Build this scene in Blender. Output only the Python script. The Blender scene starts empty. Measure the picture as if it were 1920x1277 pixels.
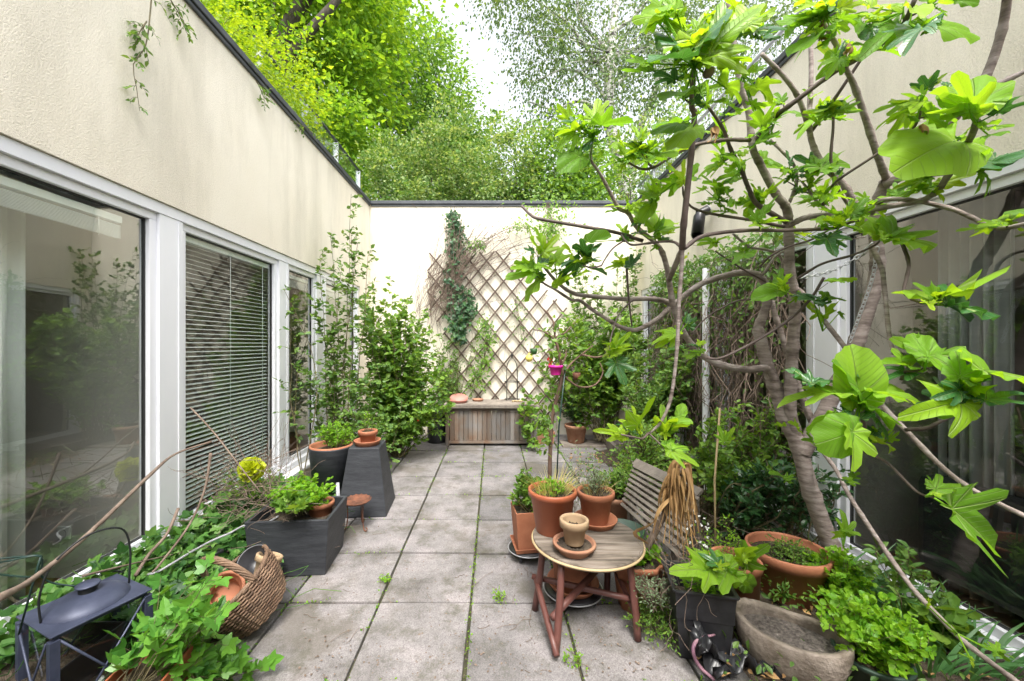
import bpy, math, random
import numpy as np
from mathutils import Vector, Matrix, noise
rng = np.random.default_rng(7); random.seed(7)
sc = bpy.context.scene
col = sc.collection
R = math.radians

# ---------------- camera, sky, sun, exposure ----------------
F, CX, CY, H = 722.0, 925.0, 645.0, 1.41      # focal length and principal point in photo pixels, eye height
cam_d = bpy.data.cameras.new('camera'); cam = bpy.data.objects.new('camera', cam_d); col.objects.link(cam)
cam.location = (0, 0, H); cam.rotation_euler = (R(90), 0, 0)
cam_d.sensor_width = 36; cam_d.lens = F/1920*36
cam_d.shift_x = (960-CX)/1920; cam_d.shift_y = (CY-638.5)/1920
cam_d.clip_start = 0.05; cam_d.clip_end = 1500
sc.camera = cam
w = bpy.data.worlds.new('World'); sc.world = w; w.use_nodes = True
nt = w.node_tree; bg = nt.nodes['Background']
sky = nt.nodes.new('ShaderNodeTexSky'); sky.sky_type = 'NISHITA'; sky.sun_disc = False
SUN_EL, SUN_AZ = 60.0, 175.0            # azimuth clockwise from +Y
sky.sun_elevation = R(SUN_EL); sky.sun_rotation = R(SUN_AZ)
sky.dust_density = 4.0; sky.air_density = 1.0; sky.ozone_density = 1.0
hs = nt.nodes.new('ShaderNodeHueSaturation'); hs.inputs['Saturation'].default_value = 0.22; hs.inputs['Value'].default_value = 1.0
nt.links.new(sky.outputs[0], hs.inputs['Color']); nt.links.new(hs.outputs[0], bg.inputs['Color'])
bg.inputs['Strength'].default_value = 0.15
sd = bpy.data.lights.new('sun', 'SUN'); sun = bpy.data.objects.new('sun', sd); col.objects.link(sun)
sd.energy = 1.0; sd.angle = R(16); sd.color = (1, .96, .88)
el, az = R(SUN_EL), R(SUN_AZ)
sdir = Vector((math.sin(az)*math.cos(el), math.cos(az)*math.cos(el), math.sin(el)))
sun.rotation_euler = sdir.to_track_quat('Z', 'Y').to_euler()
sc.view_settings.view_transform = 'Standard'; sc.view_settings.look = 'None'
sc.view_settings.exposure = 1.88; sc.view_settings.gamma = 1; sc.view_settings.use_curve_mapping = False
sc.render.engine = 'CYCLES'
sc.cycles.max_bounces = 10; sc.cycles.diffuse_bounces = 5; sc.cycles.transparent_max_bounces = 24; sc.cycles.transmission_bounces = 6
sc.cycles.sample_clamp_indirect = 8

def at(px, py, D): return Vector(((px-CX)/F*D, D, H-(py-CY)/F*D))
def gnd(px, py, z=0.0): return at(px, py, F*(H-z)/(py-CY))

# ---------------- materials ----------------
def mnew(name):
    m = bpy.data.materials.new(name); m.use_nodes = True
    return m, m.node_tree, m.node_tree.nodes['Principled BSDF']
def nn(nt, t, **kw):
    n = nt.nodes.new(t)
    for k, v in kw.items():
        if k in n.inputs: n.inputs[k].default_value = v
        else: setattr(n, k, v)
    return n
def ramp(nt, src, stops):
    r = nt.nodes.new('ShaderNodeValToRGB'); e = r.color_ramp.elements
    while len(e) < len(stops): e.new(0.5)
    for el_, (p, c) in zip(e, stops):
        el_.position = p; el_.color = (*c, 1) if len(c) == 3 else c
    nt.links.new(src, r.inputs[0]); return r.outputs[0]
def g(v): return (v, v, v)
def mixc(nt, fac, a, b, mode='MIX'):
    m = nt.nodes.new('ShaderNodeMix'); m.data_type = 'RGBA'; m.blend_type = mode
    for s, v in ((m.inputs[0], fac), (m.inputs[6], a), (m.inputs[7], b)):
        if hasattr(v, 'is_linked'): nt.links.new(v, s)
        elif isinstance(v, (tuple, list)): s.default_value = (*v[:3], 1)
        else: s.default_value = v
    return m.outputs[2]
def ntex(nt, scale, detail=6, rough=.6, vec=None, tp='ShaderNodeTexNoise'):
    n = nt.nodes.new(tp); n.inputs['Scale'].default_value = scale
    if 'Detail' in n.inputs: n.inputs['Detail'].default_value = detail
    if 'Roughness' in n.inputs: n.inputs['Roughness'].default_value = rough
    if vec is not None: nt.links.new(vec, n.inputs['Vector'])
    return n
def coords(nt, scale=(1, 1, 1)):
    c = nt.nodes.new('ShaderNodeTexCoord'); m = nt.nodes.new('ShaderNodeMapping'); m.inputs['Scale'].default_value = scale
    nt.links.new(c.outputs['Object'], m.inputs[0]); return m.outputs[0]
def bump(nt, bs, h, strength, dist, chain=None):
    b = nt.nodes.new('ShaderNodeBump'); b.inputs['Strength'].default_value = strength; b.inputs['Distance'].default_value = dist
    nt.links.new(h, b.inputs['Height'])
    if chain is not None: nt.links.new(chain, b.inputs['Normal'])
    nt.links.new(b.outputs[0], bs.inputs['Normal']); return b.outputs[0]
def pmat(name, a, b, scale=6, rough=.6, bstr=.3, bdist=.003, bscale=60, metallic=0, c=None, stretch=(1, 1, 1), lo=.35, hi=.65, isl=0.0, spec=.5):
    m, nt, bs = mnew(name); v = coords(nt, stretch)
    n = ntex(nt, scale, 8, .65, v)
    stops = [(lo, a), (hi, b)] + ([(min(hi+.1, 1), c)] if c else [])
    o = ramp(nt, n.outputs[0], stops)
    if isl:
        gi = nt.nodes.new('ShaderNodeNewGeometry')
        k = ramp(nt, gi.outputs['Random Per Island'], [(0, g(1-isl)), (1, g(1.0))])
        o = mixc(nt, 1.0, o, k, 'MULTIPLY')
    nt.links.new(o, bs.inputs['Base Color']); bs.inputs['Roughness'].default_value = rough; bs.inputs['Metallic'].default_value = metallic
    bs.inputs['Specular IOR Level'].default_value = spec
    n2 = ntex(nt, bscale, 5, .6, v); bump(nt, bs, n2.outputs[0], bstr, bdist)
    return m
def leafmat(name, cols, trans=.45, rough=.45, tcol=1.6, spec=.35):
    """cols: stops over Random Per Island; light through the leaf is yellower than light off it"""
    m, nt, bs = mnew(name)
    gi = nt.nodes.new('ShaderNodeNewGeometry')
    st = [(i/(max(len(cols)-1, 1)), c) for i, c in enumerate(cols)]
    o = ramp(nt, gi.outputs['Random Per Island'], st)
    nt.links.new(o, bs.inputs['Base Color']); bs.inputs['Roughness'].default_value = rough
    bs.inputs['Specular IOR Level'].default_value = spec
    tr = nt.nodes.new('ShaderNodeBsdfTranslucent')
    t = mixc(nt, 1.0, o, (tcol*1.25, tcol*1.1, tcol*.45), 'MULTIPLY'); nt.links.new(t, tr.inputs[0])
    mx = nt.nodes.new('ShaderNodeMixShader'); mx.inputs[0].default_value = trans
    nt.links.new(bs.outputs[0], mx.inputs[1]); nt.links.new(tr.outputs[0], mx.inputs[2])
    nt.links.new(mx.outputs[0], nt.nodes['Material Output'].inputs[0])
    return m

M = {}
def stucco():
    m, nt, bs = mnew('cream_render'); v = coords(nt)
    n = ntex(nt, 1.1, 6, .6, v); base = ramp(nt, n.outputs[0], [(.3, (.82, .75, .62)), (.7, (.88, .82, .70))])
    # rain streaks and grime with a shape of their own
    v2 = coords(nt, (1.6, 1.6, .35)); n3 = ntex(nt, 1.7, 7, .62, v2)
    d = ramp(nt, n3.outputs[0], [(.46, g(0)), (.78, g(.62))])
    o = mixc(nt, d, base, (.50, .455, .36))
    nf = ntex(nt, 120, 3, .6, v); sp = ramp(nt, nf.outputs[0], [(.33, g(.90)), (.58, g(1.0))])
    o = mixc(nt, 1.0, o, sp, 'MULTIPLY')
    nt.links.new(o, bs.inputs['Base Color']); bs.inputs['Roughness'].default_value = .95
    bs.inputs['Specular IOR Level'].default_value = .15
    n4 = ntex(nt, 120, 4, .7, v); a = bump(nt, bs, n4.outputs[0], .8, .008)
    n5 = ntex(nt, 260, 2, .6, v); bump(nt, bs, n5.outputs[0], .5, .004, a)
    return m
M['stucco'] = stucco()
def paving():
    m, nt, bs = mnew('exposed_aggregate_slab'); v = coords(nt)
    gi = nt.nodes.new('ShaderNodeNewGeometry')
    isl = ramp(nt, gi.outputs['Random Per Island'], [(0, (.175, .170, .174)), (.35, (.255, .243, .245)), (.7, (.205, .198, .202)), (1, (.14, .138, .142))])
    n = ntex(nt, 3.2, 7, .62, v); big = ramp(nt, n.outputs[0], [(.30, (.48, .46, .42)), (.50, (.95, .92, .90)), (.72, (1.30, 1.22, 1.20))])
    o = mixc(nt, 1.0, isl, big, 'MULTIPLY')
    vo = ntex(nt, 230, 0, 0, v, 'ShaderNodeTexVoronoi'); 
    sp = ramp(nt, vo.outputs['Color'], [(.1, g(.58)), (.5, g(.95)), (.9, g(1.25))])
    o = mixc(nt, .75, o, mixc(nt, 1.0, o, sp, 'MULTIPLY'))
    n6 = ntex(nt, 1.3, 5, .6, v); st = ramp(nt, n6.outputs[0], [(.54, g(0)), (.60, g(.62))])
    o = mixc(nt, st, o, (.115, .10, .08)); n7 = ntex(nt, 6.0, 8, .75, v); dk = ramp(nt, n7.outputs[0], [(.50, g(0)), (.68, g(.8))]); o = mixc(nt, dk, o, (.085, .08, .055))
    nt.links.new(o, bs.inputs['Base Color']); bs.inputs['Roughness'].default_value = .85
    bs.inputs['Specular IOR Level'].default_value = .3
    n2 = ntex(nt, 300, 3, .6, v); a = bump(nt, bs, n2.outputs[0], .6, .003)
    return m
M['paving'] = paving()
M['joint'] = pmat('mossy_joint', (.035, .03, .022), (.075, .075, .03), 9, .95, .8, .01, 90)
M['soil'] = pmat('soil', (.035, .024, .016), (.10, .075, .05), 14, .95, 1, .03, 40, c=(.18, .15, .11))
M['grit'] = pmat('gritty_soil', (.05, .04, .035), (.20, .17, .15), 60, .95, 1, .012, 120, c=(.4, .36, .32))
M['gravel'] = pmat('gravel', (.20, .17, .15), (.42, .37, .33), 70, .9, 1, .02, 70)
M['lawn'] = pmat('lawn', (.03, .07, .015), (.07, .13, .03), 5, .95, .8, .03, 30)
M['frame'] = pmat('white_window_frame', (.74, .745, .78), (.82, .82, .85), 2, .35, .03, .001, 8, stretch=(1, 1, .3))
M['gasket'] = pmat('black_gasket', (.02, .02, .02), (.03, .03, .03), 5, .5, .1)
M['coping'] = pmat('zinc_coping', (.045, .05, .058), (.085, .09, .10), 5, .6, .1, .002, 12, metallic=.2)
M['curtain'] = pmat('pale_curtain', (.62, .63, .60), (.7, .71, .68), 3, .9, .1)
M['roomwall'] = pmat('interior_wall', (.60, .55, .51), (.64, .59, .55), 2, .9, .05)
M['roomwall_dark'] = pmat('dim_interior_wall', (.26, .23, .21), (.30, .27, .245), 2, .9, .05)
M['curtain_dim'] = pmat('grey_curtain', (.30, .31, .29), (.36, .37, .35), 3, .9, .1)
M['roomfloor'] = pmat('wood_floor', (.14, .07, .03), (.24, .13, .06), 6, .4, .1, stretch=(1, .1, 1))
M['slat'] = pmat('aluminium_slat', (.74, .76, .75), (.8, .82, .81), 3, .4, .02)
M['black'] = pmat('black_planter', (.025, .027, .032), (.05, .053, .06), 5, .55, .6, .004, 22, stretch=(1, 1, 5), spec=.4)
M['blackpl'] = pmat('black_plastic', (.012, .012, .014), (.03, .03, .034), 8, .35, .1)
M['terra'] = pmat('terracotta', (.33, .12, .06), (.43, .17, .09), 7, .75, .25, .002, 60, c=(.55, .38, .28), hi=.66)
M['terra_old'] = pmat('weathered_terracotta', (.27, .12, .07), (.38, .20, .12), 9, .85, .4, .003, 50, c=(.48, .37, .28))
M['terra_pale'] = pmat('pale_terracotta', (.34, .23, .135), (.42, .30, .18), 8, .85, .3, .002, 60, c=(.36, .33, .14), hi=.75)
M['plasticterra'] = pmat('terracotta_plastic', (.36, .10, .045), (.40, .125, .06), 3, .4, .05)
M['pinkdish'] = pmat('pink_dish', (.42, .17, .14), (.48, .21, .17), 5, .6, .1)
M['stone'] = pmat('weathered_stone', (.13, .10, .075), (.34, .285, .24), 9, .95, 1.0, .012, 34, c=(.46, .41, .36))
M['woodgrey'] = pmat('silvered_wood', (.17, .14, .115), (.33, .285, .24), 9, .8, .6, .003, 40, stretch=(1, 1, .12), isl=.4)
M['woodwarm'] = pmat('weathered_brown_wood', (.19, .10, .055), (.21, .165, .13), 5, .8, .6, .003, 40, stretch=(1, 1, .5), isl=.55, c=(.22, .20, .185), lo=.32, hi=.50)
M['tabletop'] = pmat('cracked_wood_top', (.045, .035, .025), (.18, .145, .115), 26, .8, 1, .006, 60, stretch=(.10, 1, 1), c=(.25, .21, .175), lo=.32, hi=.50)
M['legpaint'] = pmat('oxblood_paint', (.10, .035, .028), (.135, .055, .045), 11, .45, .4, .002, 30, c=(.36, .22, .12), hi=.68)
M['trellis'] = pmat('trellis_wood', (.075, .05, .038), (.14, .10, .075), 8, .85, .4, .002, 60)
M['bark_fig'] = pmat('fig_bark', (.085, .062, .052), (.255, .205, .185), 9, .85, .8, .006, 22, stretch=(1, 1, 4.5), c=(.33, .28, .26), lo=.30, hi=.50)
M['bark_twig'] = pmat('young_fig_bark', (.07, .048, .04), (.15, .11, .10), 14, .65, .4, .002, 60)
M['bark_dark'] = pmat('dark_bark', (.04, .03, .025), (.11, .09, .075), 8, .95, 1, .03, 14, stretch=(1, 1, .35))
M['bark_birch'] = pmat('birch_bark', (.04, .035, .03), (.55, .53, .50), 5, .8, .5, .01, 20, stretch=(1, 1, 3.5), lo=.42, hi=.50)
M['deadtwig'] = pmat('dead_twig', (.11, .075, .055), (.24, .18, .14), 12, .9, .3)
M['stem'] = pmat('green_stem', (.08, .07, .035), (.16, .13, .06), 9, .8, .2)
M['wicker'] = pmat('wicker', (.13, .07, .04), (.30, .19, .12), 14, .7, .3, isl=.5)
M['lantern'] = pmat('blued_lantern_metal', (.035, .042, .075), (.065, .075, .12), 9, .5, .35, .001, 60, metallic=.25, c=(.22, .05, .04), hi=.64)
M['rust'] = pmat('rusty_metal', (.07, .028, .016), (.19, .07, .035), 20, .8, .5, .002, 80)
M['darkmetal'] = pmat('dark_metal', (.015, .017, .018), (.03, .032, .033), 9, .5, .1, metallic=.4)
M['greenwire'] = pmat('green_wire', (.008, .03, .025), (.015, .045, .035), 9, .4, .1)
M['greymetal'] = pmat('grey_metal', (.42, .43, .45), (.52, .53, .55), 9, .4, .1, metallic=.4)
M['cable'] = pmat('grey_cable', (.30, .30, .32), (.38, .38, .40), 9, .5, .1)
M['bamboo'] = pmat('bamboo', (.38, .27, .14), (.50, .38, .22), 9, .6, .2)
M['strawleaf'] = pmat('dried_leaf', (.26, .13, .045), (.46, .29, .12), 16, .7, .5, .003, 30, stretch=(1, 1, .1), isl=.45)
M['magenta'] = pmat('magenta_plastic', (.75, .02, .33), (.8, .03, .38), 4, .4, .05)
M['yellow'] = pmat('yellow_feeder', (.65, .50, .08), (.75, .62, .15), 20, .6, .4)
M['red'] = pmat('red_petal', (.55, .01, .01), (.7, .03, .02), 6, .6, .1)
M['greenpot'] = pmat('green_plastic_pot', (.025, .05, .035), (.04, .075, .05), 5, .5, .1)
M['concrete'] = pmat('concrete_edge', (.33, .31, .29), (.45, .43, .40), 12, .9, .4, .003, 60)
M['socket'] = pmat('white_plastic', (.66, .65, .60), (.7, .69, .65), 4, .5, .02)
M['straw'] = leafmat('dry_grass', [(.42, .36, .15), (.60, .52, .24), (.35, .36, .10)], .3)
# foliage
M['L_fig'] = None
M['L_maple'] = leafmat('bright_leaf', [(.09, .20, .02), (.15, .29, .03), (.25, .38, .035), (.11, .22, .022)], .42, tcol=1.8, rough=.65, spec=.2)
M['L_tree2'] = leafmat('mid_green_leaf', [(.08, .17, .04), (.13, .25, .055), (.20, .32, .08)], .4, tcol=1.8, rough=.65, spec=.2)
M['L_bush'] = leafmat('variegated_leaf', [(.07, .15, .035), (.14, .25, .065), (.33, .40, .20), (.09, .19, .04)], .35, tcol=1.6, rough=.65, spec=.2)
M['L_birch'] = leafmat('birch_leaf', [(.07, .125, .05), (.12, .19, .08), (.19, .26, .12)], .4, tcol=1.6, rough=.6, spec=.2)
M['L_hedge'] = leafmat('yellow_green_leaf', [(.16, .28, .012), (.28, .38, .018), (.10, .21, .012)], .45, tcol=1.7)
M['L_rose'] = leafmat('rose_leaf', [(.06, .14, .03), (.11, .21, .045), (.17, .28, .06)], .35, tcol=1.6)
M['L_dark'] = leafmat('dark_glossy_leaf', [(.018, .06, .02), (.035, .10, .03), (.05, .13, .035)], .2, tcol=1.5, rough=.3, spec=.5)
M['L_shrub'] = leafmat('fresh_shrub_leaf', [(.07, .16, .025), (.13, .25, .04), (.21, .34, .05)], .4, tcol=1.6)
M['L_ivy'] = leafmat('ivy_leaf', [(.025, .08, .02), (.055, .15, .028), (.09, .22, .04), (.14, .26, .06)], .3, tcol=1.4, rough=.42)
M['L_ivydark'] = leafmat('old_ivy_leaf', [(.02, .06, .025), (.035, .10, .035), (.06, .14, .04)], .2, tcol=1.4)
M['L_lime'] = leafmat('lime_leaf', [(.16, .34, .02), (.24, .44, .03), (.10, .27, .02)], .45, tcol=1.5)
M['L_strap'] = leafmat('strap_leaf', [(.06, .17, .05), (.10, .24, .08), (.05, .14, .03)], .3, tcol=1.4)
M['L_grey'] = leafmat('grey_green_leaf', [(.15, .22, .12), (.22, .30, .17)], .3, tcol=1.3)
M['flower'] = leafmat('lime_yellow_floret', [(.40, .46, .02), (.55, .62, .04), (.45, .55, .02)], .4, tcol=1.2)
def glassmat(name='window_glass', tint=(.90, .95, .92), k=.9, add=.09, distort=True):
    m, nt, bs = mnew(name); nt.nodes.remove(bs)
    lw_ = nt.nodes.new('ShaderNodeLayerWeight'); lw_.inputs[0].default_value = .5
    fr = nt.nodes.new('ShaderNodeMath'); fr.operation = 'POWER'; nt.links.new(lw_.outputs['Facing'], fr.inputs[0]); fr.inputs[1].default_value = 4.0
    ma = nt.nodes.new('ShaderNodeMath'); ma.operation = 'MULTIPLY_ADD'; ma.use_clamp = True
    ma.inputs[1].default_value = k; ma.inputs[2].default_value = add; nt.links.new(fr.outputs[0], ma.inputs[0])
    gl = nt.nodes.new('ShaderNodeBsdfGlossy'); gl.inputs['Roughness'].default_value = .012 if distort else 0.0; gl.inputs['Color'].default_value = (.95, .97, .95, 1)
    tp = nt.nodes.new('ShaderNodeBsdfTransparent'); tp.inputs[0].default_value = (*tint, 1)
    if distort:
        v = coords(nt, (1, 1, 1)); n = ntex(nt, 2.2, 2, .4, v)
        b = nt.nodes.new('ShaderNodeBump'); b.inputs['Strength'].default_value = .25; b.inputs['Distance'].default_value = .006
        nt.links.new(n.outputs[0], b.inputs['Height']); nt.links.new(b.outputs[0], gl.inputs['Normal'])
    mx = nt.nodes.new('ShaderNodeMixShader'); nt.links.new(ma.outputs[0], mx.inputs[0])
    nt.links.new(tp.outputs[0], mx.inputs[1]); nt.links.new(gl.outputs[0], mx.inputs[2])
    nt.links.new(mx.outputs[0], nt.nodes['Material Output'].inputs[0]); return m
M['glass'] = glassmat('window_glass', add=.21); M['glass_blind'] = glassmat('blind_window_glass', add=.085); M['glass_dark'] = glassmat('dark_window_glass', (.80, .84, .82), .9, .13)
M['thinglass'] = glassmat('thin_glass', (.93, .96, .95), .8, .06, False)

# ---------------- mesh helpers ----------------
ORG = {}
def V3(p): return np.array([p[0], p[1], p[2]], float)
class MB:
    def __init__(s): s.V = []; s.F = []; s.n = 0
    def add(s, V, Fs, smooth=False, uv=None):
        V = np.asarray(V, float)
        s.V.append(V)
        for f in (Fs if isinstance(Fs, list) and isinstance(Fs[0], np.ndarray) else [Fs]):
            f = np.asarray(f, int)
            if len(f): s.F.append((f+s.n, smooth, uv))
        s.n += len(V); return s
    def box(s, a, b, rot=0, piv=None):
        a, b = V3(a), V3(b); lo, hi = np.minimum(a, b), np.maximum(a, b)
        v = np.array([[x, y, z] for z in (lo[2], hi[2]) for y in (lo[1], hi[1]) for x in (lo[0], hi[0])])
        if rot:
            p = V3(piv) if piv is not None else (lo+hi)/2; c, q = math.cos(rot), math.sin(rot)
            d = v-p; v = np.stack([p[0]+c*d[:, 0]-q*d[:, 1], p[1]+q*d[:, 0]+c*d[:, 1], v[:, 2]], 1)
        return s.add(v, [[0, 2, 3, 1], [4, 5, 7, 6], [0, 1, 5, 4], [2, 6, 7, 3], [0, 4, 6, 2], [1, 3, 7, 5]])
    def obox(s, p, q, w, t, up=(0, 0, 1)):
        """a bar from p to q, w wide and t thick"""
        p, q, up = V3(p), V3(q), V3(up); d = q-p; d /= np.linalg.norm(d)
        x = np.cross(d, up)
        if np.linalg.norm(x) < 1e-4: x = np.cross(d, (1, 0, 0))
        x /= np.linalg.norm(x); z = np.cross(x, d)
        v = [e+sx*x*w/2+sz*z*t/2 for e in (p, q) for sz in (-1, 1) for sx in (-1, 1)]
        return s.add(v, [[0, 2, 3, 1], [4, 5, 7, 6], [0, 1, 5, 4], [2, 6, 7, 3], [0, 4, 6, 2], [1, 3, 7, 5]])
    def tube(s, pts, r, n=8, sub=0, caps=True):
        P = np.array([V3(p) for p in pts]); r = np.full(len(P), r, float) if np.isscalar(r) else np.asarray(r, float)
        if sub: P, r = catmull(P, r, sub)
        T = np.gradient(P, axis=0); T /= np.linalg.norm(T, axis=1)[:, None]+1e-12
        up = np.array([0, 0, 1.0]) if abs(T[0][2]) < .9 else np.array([1.0, 0, 0])
        x = np.cross(T[0], up); x /= np.linalg.norm(x); a = np.arange(n)*2*math.pi/n; rings = []
        for i in range(len(P)):
            x = x-T[i]*x.dot(T[i]); x /= np.linalg.norm(x)+1e-12; y = np.cross(T[i], x)
            rings.append(P[i]+r[i]*(np.cos(a)[:, None]*x+np.sin(a)[:, None]*y))
        v = np.concatenate(rings); k = len(P); i = np.arange(k-1)[:, None]*n; j = np.arange(n)[None, :]; j2 = (j+1) % n
        f = np.stack([i+j, i+j2, i+n+j2, i+n+j], -1).reshape(-1, 4); fs = [f]
        if caps and n <= 12:
            fs += [np.arange(n)[::-1][None, :], (np.arange(n)+(k-1)*n)[None, :]]
        return s.add(v, fs, True)
    def lathe(s, c, prof, n=36, sx=1, sy=1, rot=None, cap0=False, wob=0):
        prof = np.array(prof, float); a = np.arange(n)*2*math.pi/n; k = len(prof)
        rr = prof[:, 0][:, None]*(1+wob*np.sin(a*3+prof[:, 1][:, None]*9)[...])
        v = np.stack([rr*np.cos(a)*sx, rr*np.sin(a)*sy, np.repeat(prof[:, 1][:, None], n, 1)], -1).reshape(-1, 3)
        if rot is not None: v = v @ np.array(rot.to_3x3()).T
        v = v+V3(c); i = np.arange(k-1)[:, None]*n; j = np.arange(n)[None, :]; j2 = (j+1) % n
        f = np.stack([i+j, i+j2, i+n+j2, i+n+j], -1).reshape(-1, 4); fs = [f]
        if cap0: fs.append(np.arange(n)[::-1][None, :])
        return s.add(v, fs, True)
    def build(s, name, mat, parent=None, label=None, bev=0, kind=None, solid=0):
        if s.n == 0: return None
        V = np.concatenate(s.V); org = np.zeros(3)
        if parent is not None: org = ORG[parent.name]
        V = V-org
        me = bpy.data.meshes.new(name); me.vertices.add(len(V)); me.vertices.foreach_set('co', V.astype(np.float32).ravel())
        L = np.concatenate([f.ravel() for f, _, _ in s.F]); sz = np.concatenate([np.full(len(f), f.shape[1]) for f, _, _ in s.F])
        sm = np.concatenate([np.full(len(f), q) for f, q, _ in s.F])
        me.loops.add(len(L)); me.loops.foreach_set('vertex_index', L.astype(np.int32))
        me.polygons.add(len(sz)); me.polygons.foreach_set('loop_start', (np.cumsum(sz)-sz).astype(np.int32))
        me.polygons.foreach_set('use_smooth', sm.astype(bool))
        if s.F[0][2] is not None:
            uvl = me.uv_layers.new(name='UVMap'); U = np.concatenate([u[f.ravel()-0] if False else u for f, _, u in s.F])
            uvl.data.foreach_set('uv', U.astype(np.float32).ravel())
        me.update(calc_edges=True); me.validate()
        o = bpy.data.objects.new(name, me); col.objects.link(o)
        me.materials.append(M[mat] if isinstance(mat, str) else mat)
        if parent is not None: o.parent = parent
        ORG[o.name] = org
        if label: o['label'] = label
        if kind: o['kind'] = kind
        if bev:
            b = o.modifiers.new('bevel', 'BEVEL'); b.width = bev; b.segments = 2; b.limit_method = 'ANGLE'; b.angle_limit = R(40)
        if solid:
            q = o.modifiers.new('solid', 'SOLIDIFY'); q.thickness = solid; q.offset = 0
        return o
def catmull(P, r, sub):
    P = np.vstack([2*P[0]-P[1], P, 2*P[-1]-P[-2]]); out = []; ro = []
    for i in range(1, len(P)-2):
        for t in np.arange(sub)/sub:
            p0, p1, p2, p3 = P[i-1:i+3]
            out.append(.5*((2*p1)+(-p0+p2)*t+(2*p0-5*p1+4*p2-p3)*t*t+(-p0+3*p1-3*p2+p3)*t**3))
            ro.append(r[i-1]*(1-t)+r[i]*t)
    out.append(P[-2]); ro.append(r[-1]); return np.array(out), np.array(ro)
def thing(name, label, cat, loc=(0, 0, 0), group=None):
    o = bpy.data.objects.new(name, None); col.objects.link(o); o.location = tuple(loc); o.empty_display_size = .1
    ORG[o.name] = V3(loc); o['label'] = label; o['category'] = cat
    if group: o['group'] = group
    return o
def tag(o, label, cat, group=None):
    o['label'] = label; o['category'] = cat
    if group: o['group'] = group
    return o
def stuff(o, label, cat):
    o['kind'] = 'stuff'; o['label'] = label; o['category'] = cat; return o

# ---------------- leaves ----------------
def unit(a): return a/(np.linalg.norm(a, axis=-1, keepdims=True)+1e-9)
T_SIMPLE = (np.array([[0, 0, 0], [-.25, .38, .09], [0, .42, 0], [.25, .38, .09], [-.17, .75, .04], [0, .78, -.03], [.17, .75, .04], [0, 1.05, -.12]]),
            [np.array([[1, 4, 5, 2], [2, 5, 6, 3]]), np.array([[0, 1, 2], [0, 2, 3], [4, 7, 5], [5, 7, 6]])])
T_FAR = (np.array([[0, 0, 0], [-.32, .5, .10], [0, 1, -.05], [.32, .5, .10]]), [np.array([[0, 1, 2], [0, 2, 3]])])
_iv = [(0, 0), (-.22, -.10), (-.42, .10), (-.55, .42), (-.26, .46), (-.20, .75), (0, 1.05), (.20, .75), (.26, .46), (.55, .42), (.42, .10), (.22, -.10)]
T_IVY = (np.array([[0, .35, -.02]]+[[x, y, .10*abs(x)+(-.08 if y > 1 else 0)] for x, y in _iv]), [np.array([[0, i+1, (i+1) % 12+1] for i in range(12)])])
T_ROUND = (np.array([[0, .5, -.05]]+[[.48*math.sin(a)*(1+.12*math.sin(5*a)), .5-.5*math.cos(a)*(1), .05] for a in np.arange(9)*2*math.pi/9]), [np.array([[0, i+1, (i+1) % 9+1] for i in range(9)])])
def leafset(mb, P, Dr, N, L, W=1.0, tmpl=T_SIMPLE):
    P, Dr, N = np.asarray(P, float), np.asarray(Dr, float), np.asarray(N, float); n = len(P)
    if n == 0: return
    y = unit(Dr); x = np.cross(y, N); x = unit(x); z = np.cross(x, y)
    L = np.broadcast_to(L, (n,))[:, None, None]; W = np.broadcast_to(W, (n,))[:, None, None]
    tv, tf = tmpl
    v = P[:, None, :]+L*(x[:, None, :]*tv[None, :, 0:1]*W+y[:, None, :]*tv[None, :, 1:2]+z[:, None, :]*tv[None, :, 2:3])
    k = len(tv); off = (np.arange(n)*k)[:, None, None]
    mb.add(v.reshape(-1, 3), [(f[None]+off).reshape(-1, f.shape[1]) for f in tf])
def rand_unit(n): return unit(rng.normal(size=(n, 3)))
def crown(mb, blobs, clumps, per, cr, ls, tmpl=T_FAR, up=.5, flat=.55, droop=.2, inner=.45):
    """blobs: (centre, radii). leaf clumps spread through the outer volume of each blob, leaves layered in each clump"""
    vol = np.array([r[0]*r[1]*r[2] for _, r in blobs])**(2/3); cnt = (clumps*vol/vol.sum()).astype(int)+1
    for (c, r), n in zip(blobs, cnt):
        d = rand_unit(n); rad = inner+(1.08-inner)*rng.random(n)**.6
        wob = np.array([noise.noise(Vector(q*2.3)+Vector(V3(c))) for q in d]); rad = rad*(1+.35*wob)
        C = V3(c)+d*rad[:, None]*np.array(r)
        s = cr*(.5+rng.random(n))
        m = n*per; ci = np.repeat(np.arange(n), per)
        off = rng.normal(size=(m, 3))*np.array([1, 1, flat])*.5
        P = C[ci]+off*s[ci][:, None]; od = unit(d[ci]+off)
        Dr = unit(od+rng.normal(size=(m, 3))*.5+np.array([0, 0, -droop])); N = unit(np.array([0, 0, up])+od*.5+rng.normal(size=(m, 3))*.45)
        leafset(mb, P, Dr, N, ls*(.6+.7*rng.random(m)), .8+.5*rng.random(m), tmpl)
def wander(p, q, k, amp):
    p, q = V3(p), V3(q); L = np.linalg.norm(q-p); t = np.linspace(0, 1, k)[:, None]
    off = np.cumsum(rng.normal(size=(k, 3)), 0); off -= off[0]+(off[-1]-off[0])*t
    return p+(q-p)*t+off*amp*L/k
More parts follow.
